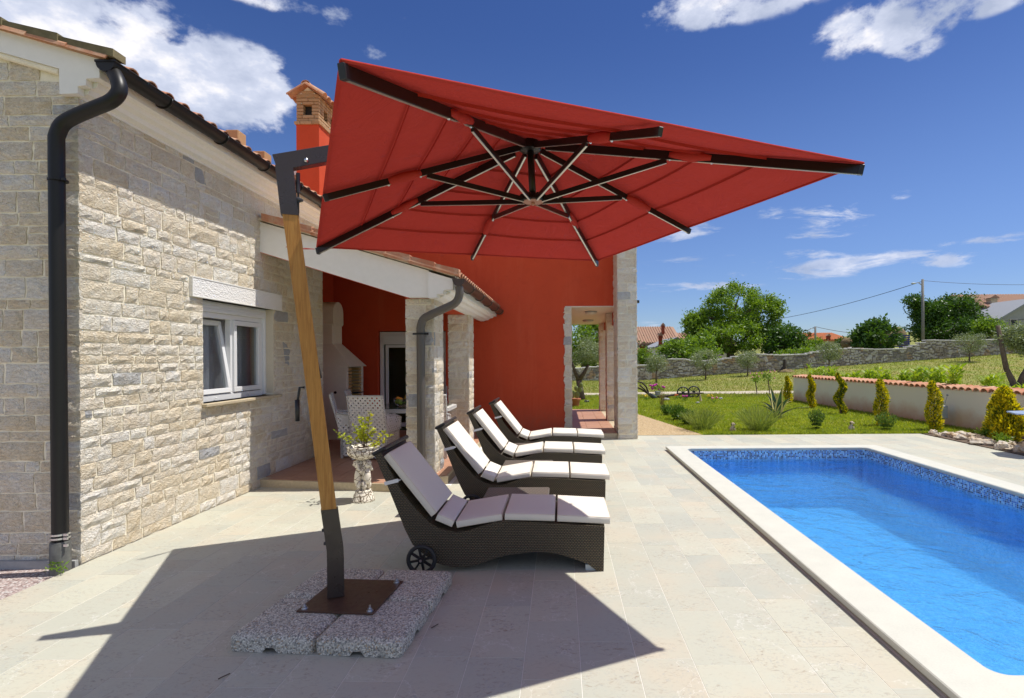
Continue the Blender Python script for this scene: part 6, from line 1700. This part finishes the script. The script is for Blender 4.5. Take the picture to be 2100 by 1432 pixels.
# ------------------------------------------------------------------ sun loungers
def lounger_proto():
    """built in local coordinates from the near lounger: x along length, y across (0 = near side), z up; scale 259.3 px per metre"""
    t = thing('sun_lounger', 'x', 'sun lounger', (0, 0, 0), 0, 'dark wicker sun loungers in a row'); WM[t] = Matrix.Identity(4)
    S = 259.3; X0 = .39
    def L(u, v):
        u0 = u - .0065 * (v - 732); v0 = v + .0065 * (u - 1150); return ((u0 - 1150) / S, 1.7 - (v0 - 732) / S)
    W_ = .66
    out = [L(*q) for q in ((767, 932), (780, 925), (785, 936), (800, 966), (824, 1009), (850, 1041), (880, 1072), (905, 1086), (936, 1092), (960, 1089), (983, 1081), (1010, 1073), (1033, 1069), (1080, 1071), (1142, 1074), (1190, 1077), (1240, 1080),
        (1238, 1172), (1226, 1173), (1206, 1157), (1173, 1145), (1150, 1138), (1131, 1134), (1100, 1132.5), (1075, 1134), (1045, 1138), (1019, 1144), (977, 1159), (955, 1163), (935, 1163), (912, 1160), (896, 1155), (870, 1138), (846, 1117), (830, 1085), (810, 1035), (790, 985))]
    out = [(a, max(b, .0)) for a, b in out]
    mb = MB(); n = len(out); y0, y1 = 0.0, W_
    tr = tessellate_polygon([[Vector((p[0], p[1], 0)) for p in out]])
    for yy in (y0, y1, y0 + .03, y1 - .03):
        mb.add([(p[0], yy, p[1]) for p in out], [tuple(q) for q in tr])
    # rims: skins joining the sides along top and back, open underneath
    top = out[:17] + [out[17]]
    back = [out[0]] + out[:-7 - 6:-1]
    def skin(path, off=0):
        vs = []
        for p in path: vs += [(p[0], y0, p[1]), (p[0], y1, p[1])]
        mb.add(vs, [(2 * i, 2 * i + 1, 2 * i + 3, 2 * i + 2) for i in range(len(path) - 1)])
    skin(top); skin([out[0], out[-1], out[-2], out[-3], out[-4], out[-5]])
    mb.build('wicker_body', M_wicker, t)
    mb = MB(); a = Vector((out[0][0], 0, out[0][1])); b = Vector((out[1][0], 0, out[1][1]))
    hd = (b - a); 
    mb.rbox(((a.x + b.x) / 2 + .012, W_ / 2, (a.z + b.z) / 2 + .008), (.12, W_ + .01, .035), Matrix.Rotation(R(-28), 3, 'Y'), .015, 2); mb.build('head_rail', mat('dark_ribbed_head_rail', rough=.4, fn=wicker_fn((.05, .045, .05), (.015, .013, .013), 60, 1)), t)
    # cushions
    segs = [(L(783.5, 937), L(886.5, 1066), (0, .015)), (L(887, 1067), L(930, 1085), (.012, .014)), (L(931, 1085.5), L(1031, 1069), (.014, 0)), (L(1033, 1068.5), L(1139, 1071), (0, 0)), (L(1141, 1071.5), L(1253, 1077), (0, 0))]
    th = .052
    for (a, b, e) in segs:
        a = Vector((a[0], 0, a[1])); b = Vector((b[0], 0, b[1])); d = (b - a).normalized(); a = a + d * e[0]; b = b - d * e[1]; Ls = (b - a).length; nrm = Vector((-d.z, 0, d.x))
        M = Matrix((d, Vector((0, 1, 0)), nrm)).transposed()
        mid = (a + b) / 2 + nrm * (th / 2 + .002)
        bm = bmesh.new(); bmesh.ops.create_cube(bm, size=1)
        for v in bm.verts: v.co = Vector((v.co.x * (Ls - .009), v.co.y * (.625), v.co.z * th))
        bmesh.ops.bevel(bm, geom=bm.edges[:], offset=.011, segments=2, affect='EDGES', profile=.6)
        bmesh.ops.subdivide_edges(bm, edges=[e_ for e_ in bm.edges if e_.calc_length() > .05], cuts=5, use_grid_fill=True)
        for v in bm.verts:
            fx_ = v.co.x / Ls * 2; fy_ = v.co.y / .625 * 2
            if v.co.z > .01: v.co.z += .010 * (1 - fx_ ** 4) * (1 - fy_ ** 4) + rng.uniform(-.0008, .0008)
            if abs(fy_) > .9 and abs(v.co.z) < th * .4: v.co.y *= 1.004
        m2 = MB(); bm.verts.index_update(); m2.add([mid + Vector((0, W_ / 2 + .0, 0)) + M @ v.co for v in bm.verts], [[v.index for v in f.verts] for f in bm.faces]); bm.free()
        c = m2.build('cushion', M_cushion, t, smooth=True, auto=50); WM[c] = Matrix.Identity(4)
        pp = MB()
        for zz in (th / 2 - .002, -th / 2 + .002):
            q = [mid + Vector((0, W_ / 2, 0)) + M @ Vector((sx * (Ls / 2 - .007), sy * .3095, zz)) for (sx, sy) in ((-1, -1), (1, -1), (1, 1), (-1, 1))]
            pp.tube(q, .0028, 4, closed=True)
        pp.build('piping', M_piping, c)
    # strap
    a = Vector(L(789, 992)); b = Vector(L(817, 985))
    mb = MB(); mb.bar((a.x, -.004, a.y), (b.x + .0, -.004, b.y), .006, .028, up=(0, 0, 1)); mb.bar((b.x, -.004, b.y), (b.x, .03, b.y), .028, .006); mb.build('strap', M_pvc, t)
    # wheels
    c = L(868, 1143)
    for yy in (-.055, W_ + .055):
        mb = MB(); cz = .123
        mb.tube([(c[0] + .103 * math.cos(k * PI / 16), yy, cz + .103 * math.sin(k * PI / 16)) for k in range(32)], .0165, 8, closed=True); w = mb.build('wheel', M_rubber, t, smooth=True); WM[w] = Matrix.Identity(4)
        for k in range(8):
            a_ = k * PI / 4 + .2; mb = MB(); mb.bar((c[0] + .02 * math.cos(a_), yy, cz + .02 * math.sin(a_)), (c[0] + .092 * math.cos(a_), yy, cz + .092 * math.sin(a_)), .016, .017, up=(0, 1, 0)); mb.build('spoke', M_black, w)
        mb = MB(); mb.tube([(c[0], yy - .024, cz), (c[0], yy + .024, cz)], .026, 12); mb.build('hub', M_black, w)
        mb = MB(); mb.tube([(c[0], yy - .030, cz), (c[0], yy - .024, cz)], .010, 8); mb.build('hub_bolt', M_chrome, w)
    mb = MB(); mb.tube([(c[0], -.05, .123), (c[0], W_ + .05, .123)], .012, 8); mb.build('axle', M_black, t)
    # foot
    fx_ = L(1232, 1165)[0]
    for yy in (.02, W_ - .06):
        mb = MB(); mb.box((fx_ - .12, yy, .0), (fx_ + .0, yy + .04, .05), bev=.004); mb.build('foot', M_metal_grey, t)
    return t
LO = [(.0, 4.28), (.137, 5.83), (.215, 7.33), (.315, 8.84)]
LL = ['nearest dark wicker sun lounger, largest, behind the umbrella base with the wheel in full view',
      'second dark wicker sun lounger from the umbrella, between two low side tables',
      'third dark wicker sun lounger from the umbrella, beside the two stone pillars',
      'farthest dark wicker sun lounger, right in front of the red wall']
proto = lounger_proto()
for i, (dx, y) in enumerate(LO):
    o = proto if i == 0 else copy_tree(proto)
    o.location = (dx, y, 0); o['label'] = LL[i]
# low wicker tables
def low_table(x0, x1, y0, y1, label, h=.35):
    t = thing('wicker_side_table', label, 'side table', ((x0 + x1) / 2, y0, 0), 0, 'low wicker tables between the loungers')
    mb = MB(); mb.box((x0, y0, h - .03), (x1, y1, h), bev=.01); top = mb.build('tabletop', M_ribbed, t)
    mb = MB(); mb.box((x0 + .02, y0 + .02, .04), (x1 - .02, y1 - .02, h - .031), bev=.005); mb.build('body', M_wicker, t)
    for a in (x0 + .02, x1 - .06):
        for b in (y0 + .02, y1 - .06): mb = MB(); mb.box((a, b, 0), (a + .04, b + .04, .04)); mb.build('leg', M_black, t)
low_table(-.76, -.125, 5.12, 5.62, 'low wicker side table between the first and second lounger')
low_table(-.74, -.11, 6.62, 7.10, 'low wicker side table between the second and third lounger')
low_table(-.74, -.10, 8.10, 8.52, 'low wicker side table between the third and farthest lounger')

# ------------------------------------------------------------------ umbrella
A = Vector((-.844, 2.10, 2.826)); B = Vector((1.854, 3.30, 2.838)); C_ = Vector((.424, 6.195, 2.769)); D = Vector((-2.245, 5.0, 2.70))
AP = Vector((-.225, 4.15, 3.345)); HB = Vector((-.205, 4.15, 2.89))
um = thing('cantilever_umbrella', 'large square red cantilever umbrella with wooden mast over the loungers', 'umbrella', (-1.515, 3.62, .10))
cor_ = [A, B, C_, D]; ends = []
for i in range(4): ends += [cor_[i], (cor_[i] + cor_[(i + 1) % 4]) / 2]
# canopy fabric
mb = MB(); NR, NS = 20, 8; rings = (.22, .40, .58, .76)
for i in range(8):
    e0, e1 = ends[i], ends[(i + 1) % 8]
    vs = []
    for r_ in range(NR + 1):
        f = r_ / NR
        for k in range(NS + 1):
            g_ = k / NS; p = AP.lerp(e0.lerp(e1, g_), f)
            # fabric sags between ribs and puffs a little between seams
            sag = -.028 * math.sin(PI * g_) * math.sin(PI * min(f, .93)) * f
            ph = (f / .18) % 1.0
            puff = .007 * math.sin(PI * ph) * (1 if f > .2 else 0)
            vs.append(p + Vector((0, 0, .028 + sag + puff)))
    W_ = NS + 1
    mb.add(vs, [(r_ * W_ + k, r_ * W_ + k + 1, (r_ + 1) * W_ + k + 1, (r_ + 1) * W_ + k) for r_ in range(NR) for k in range(NS)])
bmw = mb.build('canopy', M_canopy, um, smooth=True, auto=25); WM[bmw] = WM[um]
for f in (.22, .40, .58, .76):   # sewn seams hang as thin ridges
    mb = MB(); n = 6
    for i in range(8):
        e0, e1 = ends[i], ends[(i + 1) % 8]
        for k in range(n):
            ps = []
            for q in (k / n, (k + 1) / n):
                p = AP.lerp(e0.lerp(e1, q), f); sag = -.028 * math.sin(PI * q) * math.sin(PI * f) * f; ps.append(p + Vector((0, 0, .026 + sag)))
            dz = Vector((0, 0, -.020))
            mb.add([ps[0], ps[1], ps[1] + dz, ps[0] + dz], [(0, 1, 2, 3)])
    mb.build('seam', M_canopy, bmw)
mb = MB()   # hem along the edge
for i in range(8):
    e0, e1 = ends[i], ends[(i + 1) % 8]; up_ = Vector((0, 0, .03))
    mb.tube([e0 + up_, e0.lerp(e1, .5) + up_ * .9, e1 + up_], .008, 5)
mb.build('hem', M_canopy, bmw)
# ribs
for i in range(8):
    e = ends[i]; d = (e - AP); 
    mb = MB(); corner = i % 2 == 0; h_ = .058 if corner else .044; w_ = .028 if corner else .024
    start = AP.lerp(e, .06) - Vector((0, 0, .02)); end_ = AP.lerp(e, .995) - Vector((0, 0, .012))
    mb.bar(start, end_, w_, h_, bev=.002); rb = mb.build('rib', M_rib, um); WM[rb] = WM[um]
    mb = MB(); lo_ = Vector((0, 0, -h_ / 2 - .001)); mb.bar(start + lo_, end_ + lo_, w_ * .55, .003); mb.build('rail', M_alu, rb)
    mb = MB(); mb.bar(end_ - d.normalized() * .02, end_ + d.normalized() * .012, w_ * 1.15, h_ * 1.06, bev=.003); mb.build('end_cap', M_black, rb)
    # strut from lower hub
    f = .465 if corner else .54
    at = AP.lerp(e, f) - Vector((0, 0, h_ * .9)); sdv = Vector((d.x, d.y, 0)).normalized()
    st0 = HB + sdv * .075 + Vector((0, 0, .01))
    mb = MB(); mb.bar(st0, at, .022, .036, bev=.002); sr = mb.build('strut', M_rib, um); WM[sr] = WM[um]
    mb = MB(); mb.bar(st0 - Vector((0, 0, .019)), at - Vector((0, 0, .019)), .014, .003); mb.build('rail', M_alu, sr)
    # fabric sleeve round the rib
    f0, f1 = (.475, .60) if corner else (.57, .72)
    pts = []; rs = []
    for q in range(7):
        t_ = q / 6; p = AP.lerp(e, f0 + (f1 - f0) * t_) - Vector((0, 0, .014)); pts.append(p); rs.append(.024 + .012 * math.sin(PI * t_))
    mb = MB(); mb.tube(pts, rs, 9); mb.build('sleeve', M_canopy, rb, smooth=True, label='red fabric sleeve')
    for q in (f0, f1):
        c = AP.lerp(e, q) - Vector((0, 0, h_ * .5 + .014)); mb = MB(); mb.ball(c, .011, n=8, m=6); mb.build('bolt', M_chrome, rb, smooth=True)
# hubs
mb = MB(); mb.tube([HB + Vector((0, 0, .0)), AP], .026, 12); mb.build('hub_post', M_rib, um, smooth=True)
mb = MB(); mb.lathe([(.085, .0), (.09, .006), (.09, .014), (.07, .05), (.05, .055)], tuple(HB), 20)
for i in range(8):
    d = (ends[i] - AP); sdv = Vector((d.x, d.y, 0)).normalized(); mb.rbox(HB + sdv * .09 + Vector((0, 0, .022)), (.03, .03, .05), Matrix.Rotation(math.atan2(sdv.y, sdv.x), 3, 'Z'), .004)
mb.build('lower_hub', M_rib, um)
mb = MB(); mb.lathe([(.078, -.004), (.08, -.002), (.08, .001)], tuple(HB), 24); mb.ball(HB - Vector((0, 0, .015)), .016, n=8, m=6); mb.build('hub_disc', mat('copper_brown_disc', (.42, .20, .14), .5), um, smooth=True, auto=40)
mb = MB(); mb.lathe([(.07, -.07), (.085, -.06), (.085, -.02), (.05, .03)], tuple(AP), 20); mb.build('upper_hub', M_rib, um, smooth=True, auto=40)
# mast
b0 = Vector((-1.515, 3.62, .115)); b1 = Vector((-1.515, 3.62, .40)); b2 = Vector((-1.548, 3.607, .70)); w1 = Vector((-1.757, 3.525, 2.63)); el = Vector((-1.785, 3.513, 3.00))
axd = Vector((AP.x - b0.x, AP.y - b0.y, 0)).normalized(); side = Vector((-axd.y, axd.x, 0))
def sect(mb, pts, a, b_, mi=0):
    """rectangular section swept through pts; a half size along axd, b_ half size across"""
    vs = []; fs = []
    for p in pts:
        for (x_, y_) in ((-a, -b_), (a, -b_), (a, b_), (-a, b_)): vs.append(Vector(p) + axd * x_ + side * y_)
    n = len(pts)
    for i in range(n - 1):
        for k in range(4): fs.append((i * 4 + k, i * 4 + (k + 1) % 4, (i + 1) * 4 + (k + 1) % 4, (i + 1) * 4 + k))
    fs += [(3, 2, 1, 0), tuple((n - 1) * 4 + k for k in range(4))]; mb.add(vs, fs, mi)
mb = MB(); sect(mb, [b0, b1 - Vector((0, 0, .03)), b1 + Vector((-.002, 0, .03)), b2], .052, .036); mb.build('lower_mast', M_steel, um)
mb = MB(); sect(mb, [b2 - Vector((0, 0, .02)), b2.lerp(w1, .5) + axd * .006, w1 + Vector((0, 0, .03))], .046, .031); mb.build('wooden_mast', M_wood, um)
mb = MB(); sect(mb, [w1, el - Vector((0, 0, .06))], .052, .036); up_ = mb.build('upper_mast', M_steel, um)
arm0 = el - axd * .052 - Vector((0, 0, .01)); arm1 = AP + Vector((0, 0, .17))
mb = MB(); mb.bar(arm0 + Vector((0, 0, -.035)), arm1, .072, .105, bev=.003); mb.bar(arm1 - Vector((0, 0, .16)), arm1 + Vector((0, 0, .0)), .06, .06, up=(0, 1, 0)); mb.build('arm', M_steel, um)
for (p) in (el + axd * .13 - side * .04 + Vector((0, 0, -.01)), el + axd * .33 - side * .04 + Vector((0, 0, .03))):
    mb = MB(); mb.ball(p, .016, n=8, m=6); mb.build('bolt', M_chrome, um, smooth=True)
for z_ in (.47, .56):
    mb = MB(); mb.rbox(b1.lerp(b2, (z_ - .4) / .3) - axd * .055, (.016, .02, .02), None, .003); mb.build('screw', M_iron, um)
# crank and cord
c0 = el + axd * .08 - Vector((0, 0, .12)) - side * .01; c1 = b2.lerp(w1, .35) - axd * .065
cr = b2.lerp(w1, .42) - axd * .05
mb = MB(); mb.tube([c0, c0 - Vector((0, 0, .22)), c0 + (w1 - c0) * .35 - Vector((0, 0, .45)), b2.lerp(w1, .45) + axd * .055], .006, 6); mb.build('cord', M_black, um)
mb = MB(); mb.tube([c0 + Vector((0, 0, .03)), c0 - Vector((0, 0, .10))], .013, 8); mb.lathe([(.012, 0), (.03, .01), (.03, .02), (.012, .03)], tuple(c0 - Vector((0, 0, .16))), 10); mb.build('pulley', M_iron, um)
mb = MB(); mb.tube([cr, cr - axd * .03, cr - axd * .04 - Vector((0, 0, .07)), cr - axd * .045 - Vector((0, 0, .09))], .008, 7); mb.tube([cr - axd * .045 - Vector((0, 0, .08)), cr - axd * .045 - Vector((0, 0, .22))], .015, 9); mb.build('crank', M_black, um, smooth=True)
# red tie straps
mb = MB(); q = A.lerp(D, .86)
for (du, dv) in ((0, 0), (.03, -.02)):
    mb.bar(D + Vector((.0, -.05, -.0)), D + Vector((-.16 + du, -.25, -.02 + dv)), .012, .004)
mb.build('tie_strap', M_canopy, um)
# foot plate
ang = R(-5)
Rz = Matrix.Rotation(ang, 3, 'Z'); pc = Vector((-1.405, 3.635, .106))
mb = MB(); mb.rbox(pc, (.50, .50, .010), Rz, .001); plt = mb.build('foot_plate', M_plate, um); WM[plt] = WM[um]
for (a_, b_) in ((-1, -1), (1, -1), (1, 1), (-1, 1)):
    c = pc + Rz @ Vector((a_ * .215, b_ * .215, .005)); mb = MB(); mb.lathe([(.022, 0), (.022, .004), (.014, .004), (.014, .018), (.007, .018), (.007, .038)], tuple(c), 8); mb.build('bolt', M_chrome, plt)
# ballast slabs
def slab(cx, cy, label):
    c = Vector((-1.385, 3.615, 0)); 
    loc = c + Rz @ Vector((cx, cy, 0))
    o_ = thing('ballast_slab', label, 'paving slab', tuple(loc), ang, 'ballast slabs under the umbrella'); WM[o_] = Matrix.Identity(4)
    mb = MB(); h = .26; z0, z1 = .0, .10
    # notch through the middle on both axes underneath
    n = 22; vs = []
    bm = bmesh.new(); bmesh.ops.create_grid(bm, x_segments=n, y_segments=n, size=.256)
    for v in bm.verts:
        r_ = max(abs(v.co.x), abs(v.co.y)); e = .256 - r_
        # rounded rim and corners
        dx = max(0, abs(v.co.x) - .216); dy = max(0, abs(v.co.y) - .216); dd = math.hypot(dx, dy)
        if dd > .04: v.co.x -= math.copysign(dx * (1 - .04 / dd), v.co.x); v.co.y -= math.copysign(dy * (1 - .04 / dd), v.co.y); dd = .04
        v.co.z = z1 - .022 * (dd / .04) ** 2 + rng.uniform(-.0012, .0012)
    bnd = [v for v in bm.verts if v.is_boundary]
    ed = [e for e in bm.edges if e.is_boundary]
    r1 = bmesh.ops.extrude_edge_only(bm, edges=ed); nv = [g_ for g_ in r1['geom'] if isinstance(g_, bmesh.types.BMVert)]
    for v in nv: v.co.z = .045; v.co.x *= 1.006; v.co.y *= 1.006
    e2 = [g_ for g_ in r1['geom'] if isinstance(g_, bmesh.types.BMEdge)]
    r2 = bmesh.ops.extrude_edge_only(bm, edges=e2); nv2 = [g_ for g_ in r2['geom'] if isinstance(g_, bmesh.types.BMVert)]
    for v in nv2:
        notch = (abs(v.co.x) < .045) or (abs(v.co.y) < .045)
        v.co.z = .030 if notch else .002; v.co.x *= .992; v.co.y *= .992
    bm.verts.index_update(); mb.add([v.co.copy() for v in bm.verts], [[v.index for v in f.verts] for f in bm.faces]); bm.free()
    mb.box((-.20, -.20, .001), (-.05, -.05, .06)); mb.box((.05, .05, .001), (.20, .20, .06)); mb.box((-.20, .05, .001), (-.05, .20, .06)); mb.box((.05, -.20, .001), (.20, -.05, .06))
    mb.build('slab', M_aggr, o_, smooth=True, auto=50)
slab(-.261, -.261, 'pebbled ballast slab at the near left corner of the umbrella base')
slab(.261, -.261, 'pebbled ballast slab at the near right corner of the umbrella base')
slab(-.261, .261, 'pebbled ballast slab behind the mast on the house side')
slab(.261, .261, 'pebbled ballast slab under the far right plate corner, beside the lounger wheel')

# ------------------------------------------------------------------ pedestal planter
px_, py_ = -2.36, 6.45
pp = thing('pedestal_planter', 'antique white urn planter carried by two carved child figures by the terrace step', 'planter', (px_, py_, 0))
mb = MB(); base = (px_, py_, 0)
mb.lathe([(.128, 0), (.13, .02), (.122, .035), (.115, .05), (.11, .08), (.098, .10), (.092, .115), (.096, .125), (.085, .135)], base, 32, wob=lambda a, z: 1 + (.035 * math.sin(9 * a + 3 * z * 60) if .05 < z < .11 else 0)); mb.build('foot', M_antique, pp, smooth=True)
def figure(a0):
    f = MB(); c = Vector((px_, py_, 0)); d = Vector((math.cos(a0), math.sin(a0), 0)); sd_ = Vector((-d.y, d.x, 0)); o = c + d * .045
    f.ball(o + Vector((0, 0, .445)) + d * .025, .045, (1, 1, 1.05), 12, 9)                       # head
    for k in range(9): a = k * .7; f.ball(o + Vector((0, 0, .465)) + d * (.025 + .03 * math.cos(a)) + sd_ * .034 * math.sin(a), .017, n=6, m=5)  # curls
    f.tube([o + Vector((0, 0, .40)), o + Vector((0, 0, .36)), o + d * .012 + Vector((0, 0, .31)), o + d * .02 + Vector((0, 0, .26)), o + d * .01 + Vector((0, 0, .22))], [.022, .046, .047, .045, .042], 12)
    for s_ in (-1, 1):
        f.tube([o + sd_ * s_ * .028 + Vector((0, 0, .24)), o + sd_ * s_ * .034 + d * .02 + Vector((0, 0, .185)), o + sd_ * s_ * .028 + Vector((0, 0, .135))], [.030, .024, .017], 9)
        f.ball(o + sd_ * s_ * .028 + d * .015 + Vector((0, 0, .132)), .018, (1.4, 1, .6), 7, 5)
        f.tube([o + sd_ * s_ * .045 + Vector((0, 0, .385)), o + sd_ * s_ * .075 + d * .015 + Vector((0, 0, .365)), o + sd_ * s_ * .085 - d * .03 + Vector((0, 0, .40)), o + sd_ * s_ * .06 - d * .05 + Vector((0, 0, .46))], [.02, .017, .015, .012], 8)
        f.ball(o + d * .062 + sd_ * s_ * .015 + Vector((0, 0, .45)), .007, n=6, m=4)
    f.ball(o + d * .072 + Vector((0, 0, .440)), .009, n=6, m=4)
    f.tube([o + sd_ * .045 + Vector((0, 0, .27)), o + d * .048 + Vector((0, 0, .245)), o - sd_ * .045 + Vector((0, 0, .21)), o - sd_ * .03 + d * .03 + Vector((0, 0, .16))], [.015, .018, .014, .008], 7)
    return f.build('child_figure', M_antique_f, pp, smooth=True)
for a0 in (R(-150), R(-30), R(90)): figure(a0)
mb = MB(); mb.tube([(px_, py_, .12), (px_, py_, .3), (px_, py_, .5)], [.055, .035, .055], 12); mb.build('core_column', M_antique, pp, smooth=True)
mb = MB(); fl = lambda a, z: 1 + (.045 * abs(math.sin(8 * a)) if z < .60 else .02 * math.sin(24 * a))
mb.lathe([(.05, .485), (.08, .50), (.11, .515), (.15, .54), (.175, .575), (.182, .605), (.17, .62), (.18, .635), (.188, .65), (.175, .655), (.158, .64), (.15, .62)], base, 64, wob=fl); urn = mb.build('urn', M_antique, pp, smooth=True)
mb = MB(); mb.lathe([(.152, .62), (.1, .632), (.01, .638)], base, 20); mb.build('soil', mat('potting_soil', (.10, .06, .035), .95), pp)
sh = thing('potted_shrub', 'small yellow green shrub growing in the white urn', 'plant', (px_, py_, .63))
pts_ = []; dirs_ = []; tw = MB()
for (dx, dz, n_) in ((-.33, .27, 26), (-.20, .22, 26), (-.05, .46, 50), (.05, .36, 50), (.12, .56, 50), (.16, .30, 46), (.25, .24, 34), (.33, .20, 24), (-.10, .34, 40), (.22, .10, 20), (.0, .22, 36)):
    b0_ = Vector((px_ + rng.uniform(-.04, .04), py_ + rng.uniform(-.04, .04), .63)); e_ = Vector((px_ + dx, py_ + rng.uniform(-.15, .15), .63 + dz * .78)); m_ = b0_.lerp(e_, .5) + Vector((0, 0, -.05 if abs(dx) > .2 else .02))
    tw.tube([b0_, m_, e_], [.005, .004, .002], 5)
    for q in range(n_):
        f = .3 + .7 * q / n_; c_ = (b0_.lerp(m_, f * 2) if f < .5 else m_.lerp(e_, f * 2 - 1)); pts_.append(tuple(c_)); a = nrng.uniform(0, 2 * PI); dirs_.append((math.cos(a), math.sin(a), nrng.uniform(-.3, .9)))
tw.build('stem', M_bark, sh); leaf_mesh('leaves', pts_, .052, .48, M_pot_leaf, sh, dirs=np.array(dirs_))
# weeds at the downpipe foot
t = thing('weed', 'small green weed growing at the foot of the left downpipe', 'weed', (-3.98, 4.28, 0)); p_, _ = clumps((-3.99, 4.28, .05), (.06, .03, .03), 6, 10, .02, .1); leaf_mesh('leaves', p_, .05, .25, M_leaf, t)
# twigs on the patio
for (u, v, lb) in ((640, 1026, 'brown curled leaf scraps lying on the sunny patio near the step'), (891, 1290, 'thin twig on the shaded patio right of the umbrella base'), (455, 1395, 'dark twig on the shaded patio left of the umbrella base')):
    g = G(u, v); mb = MB(); mb.tube([(g.x - .02, g.y, .006), (g.x, g.y + .02, .010), (g.x + .012, g.y + .05, .006)], .003, 5); o = mb.build('twig', M_bark); tag(o, lb, 'twig', 'twigs on the patio')
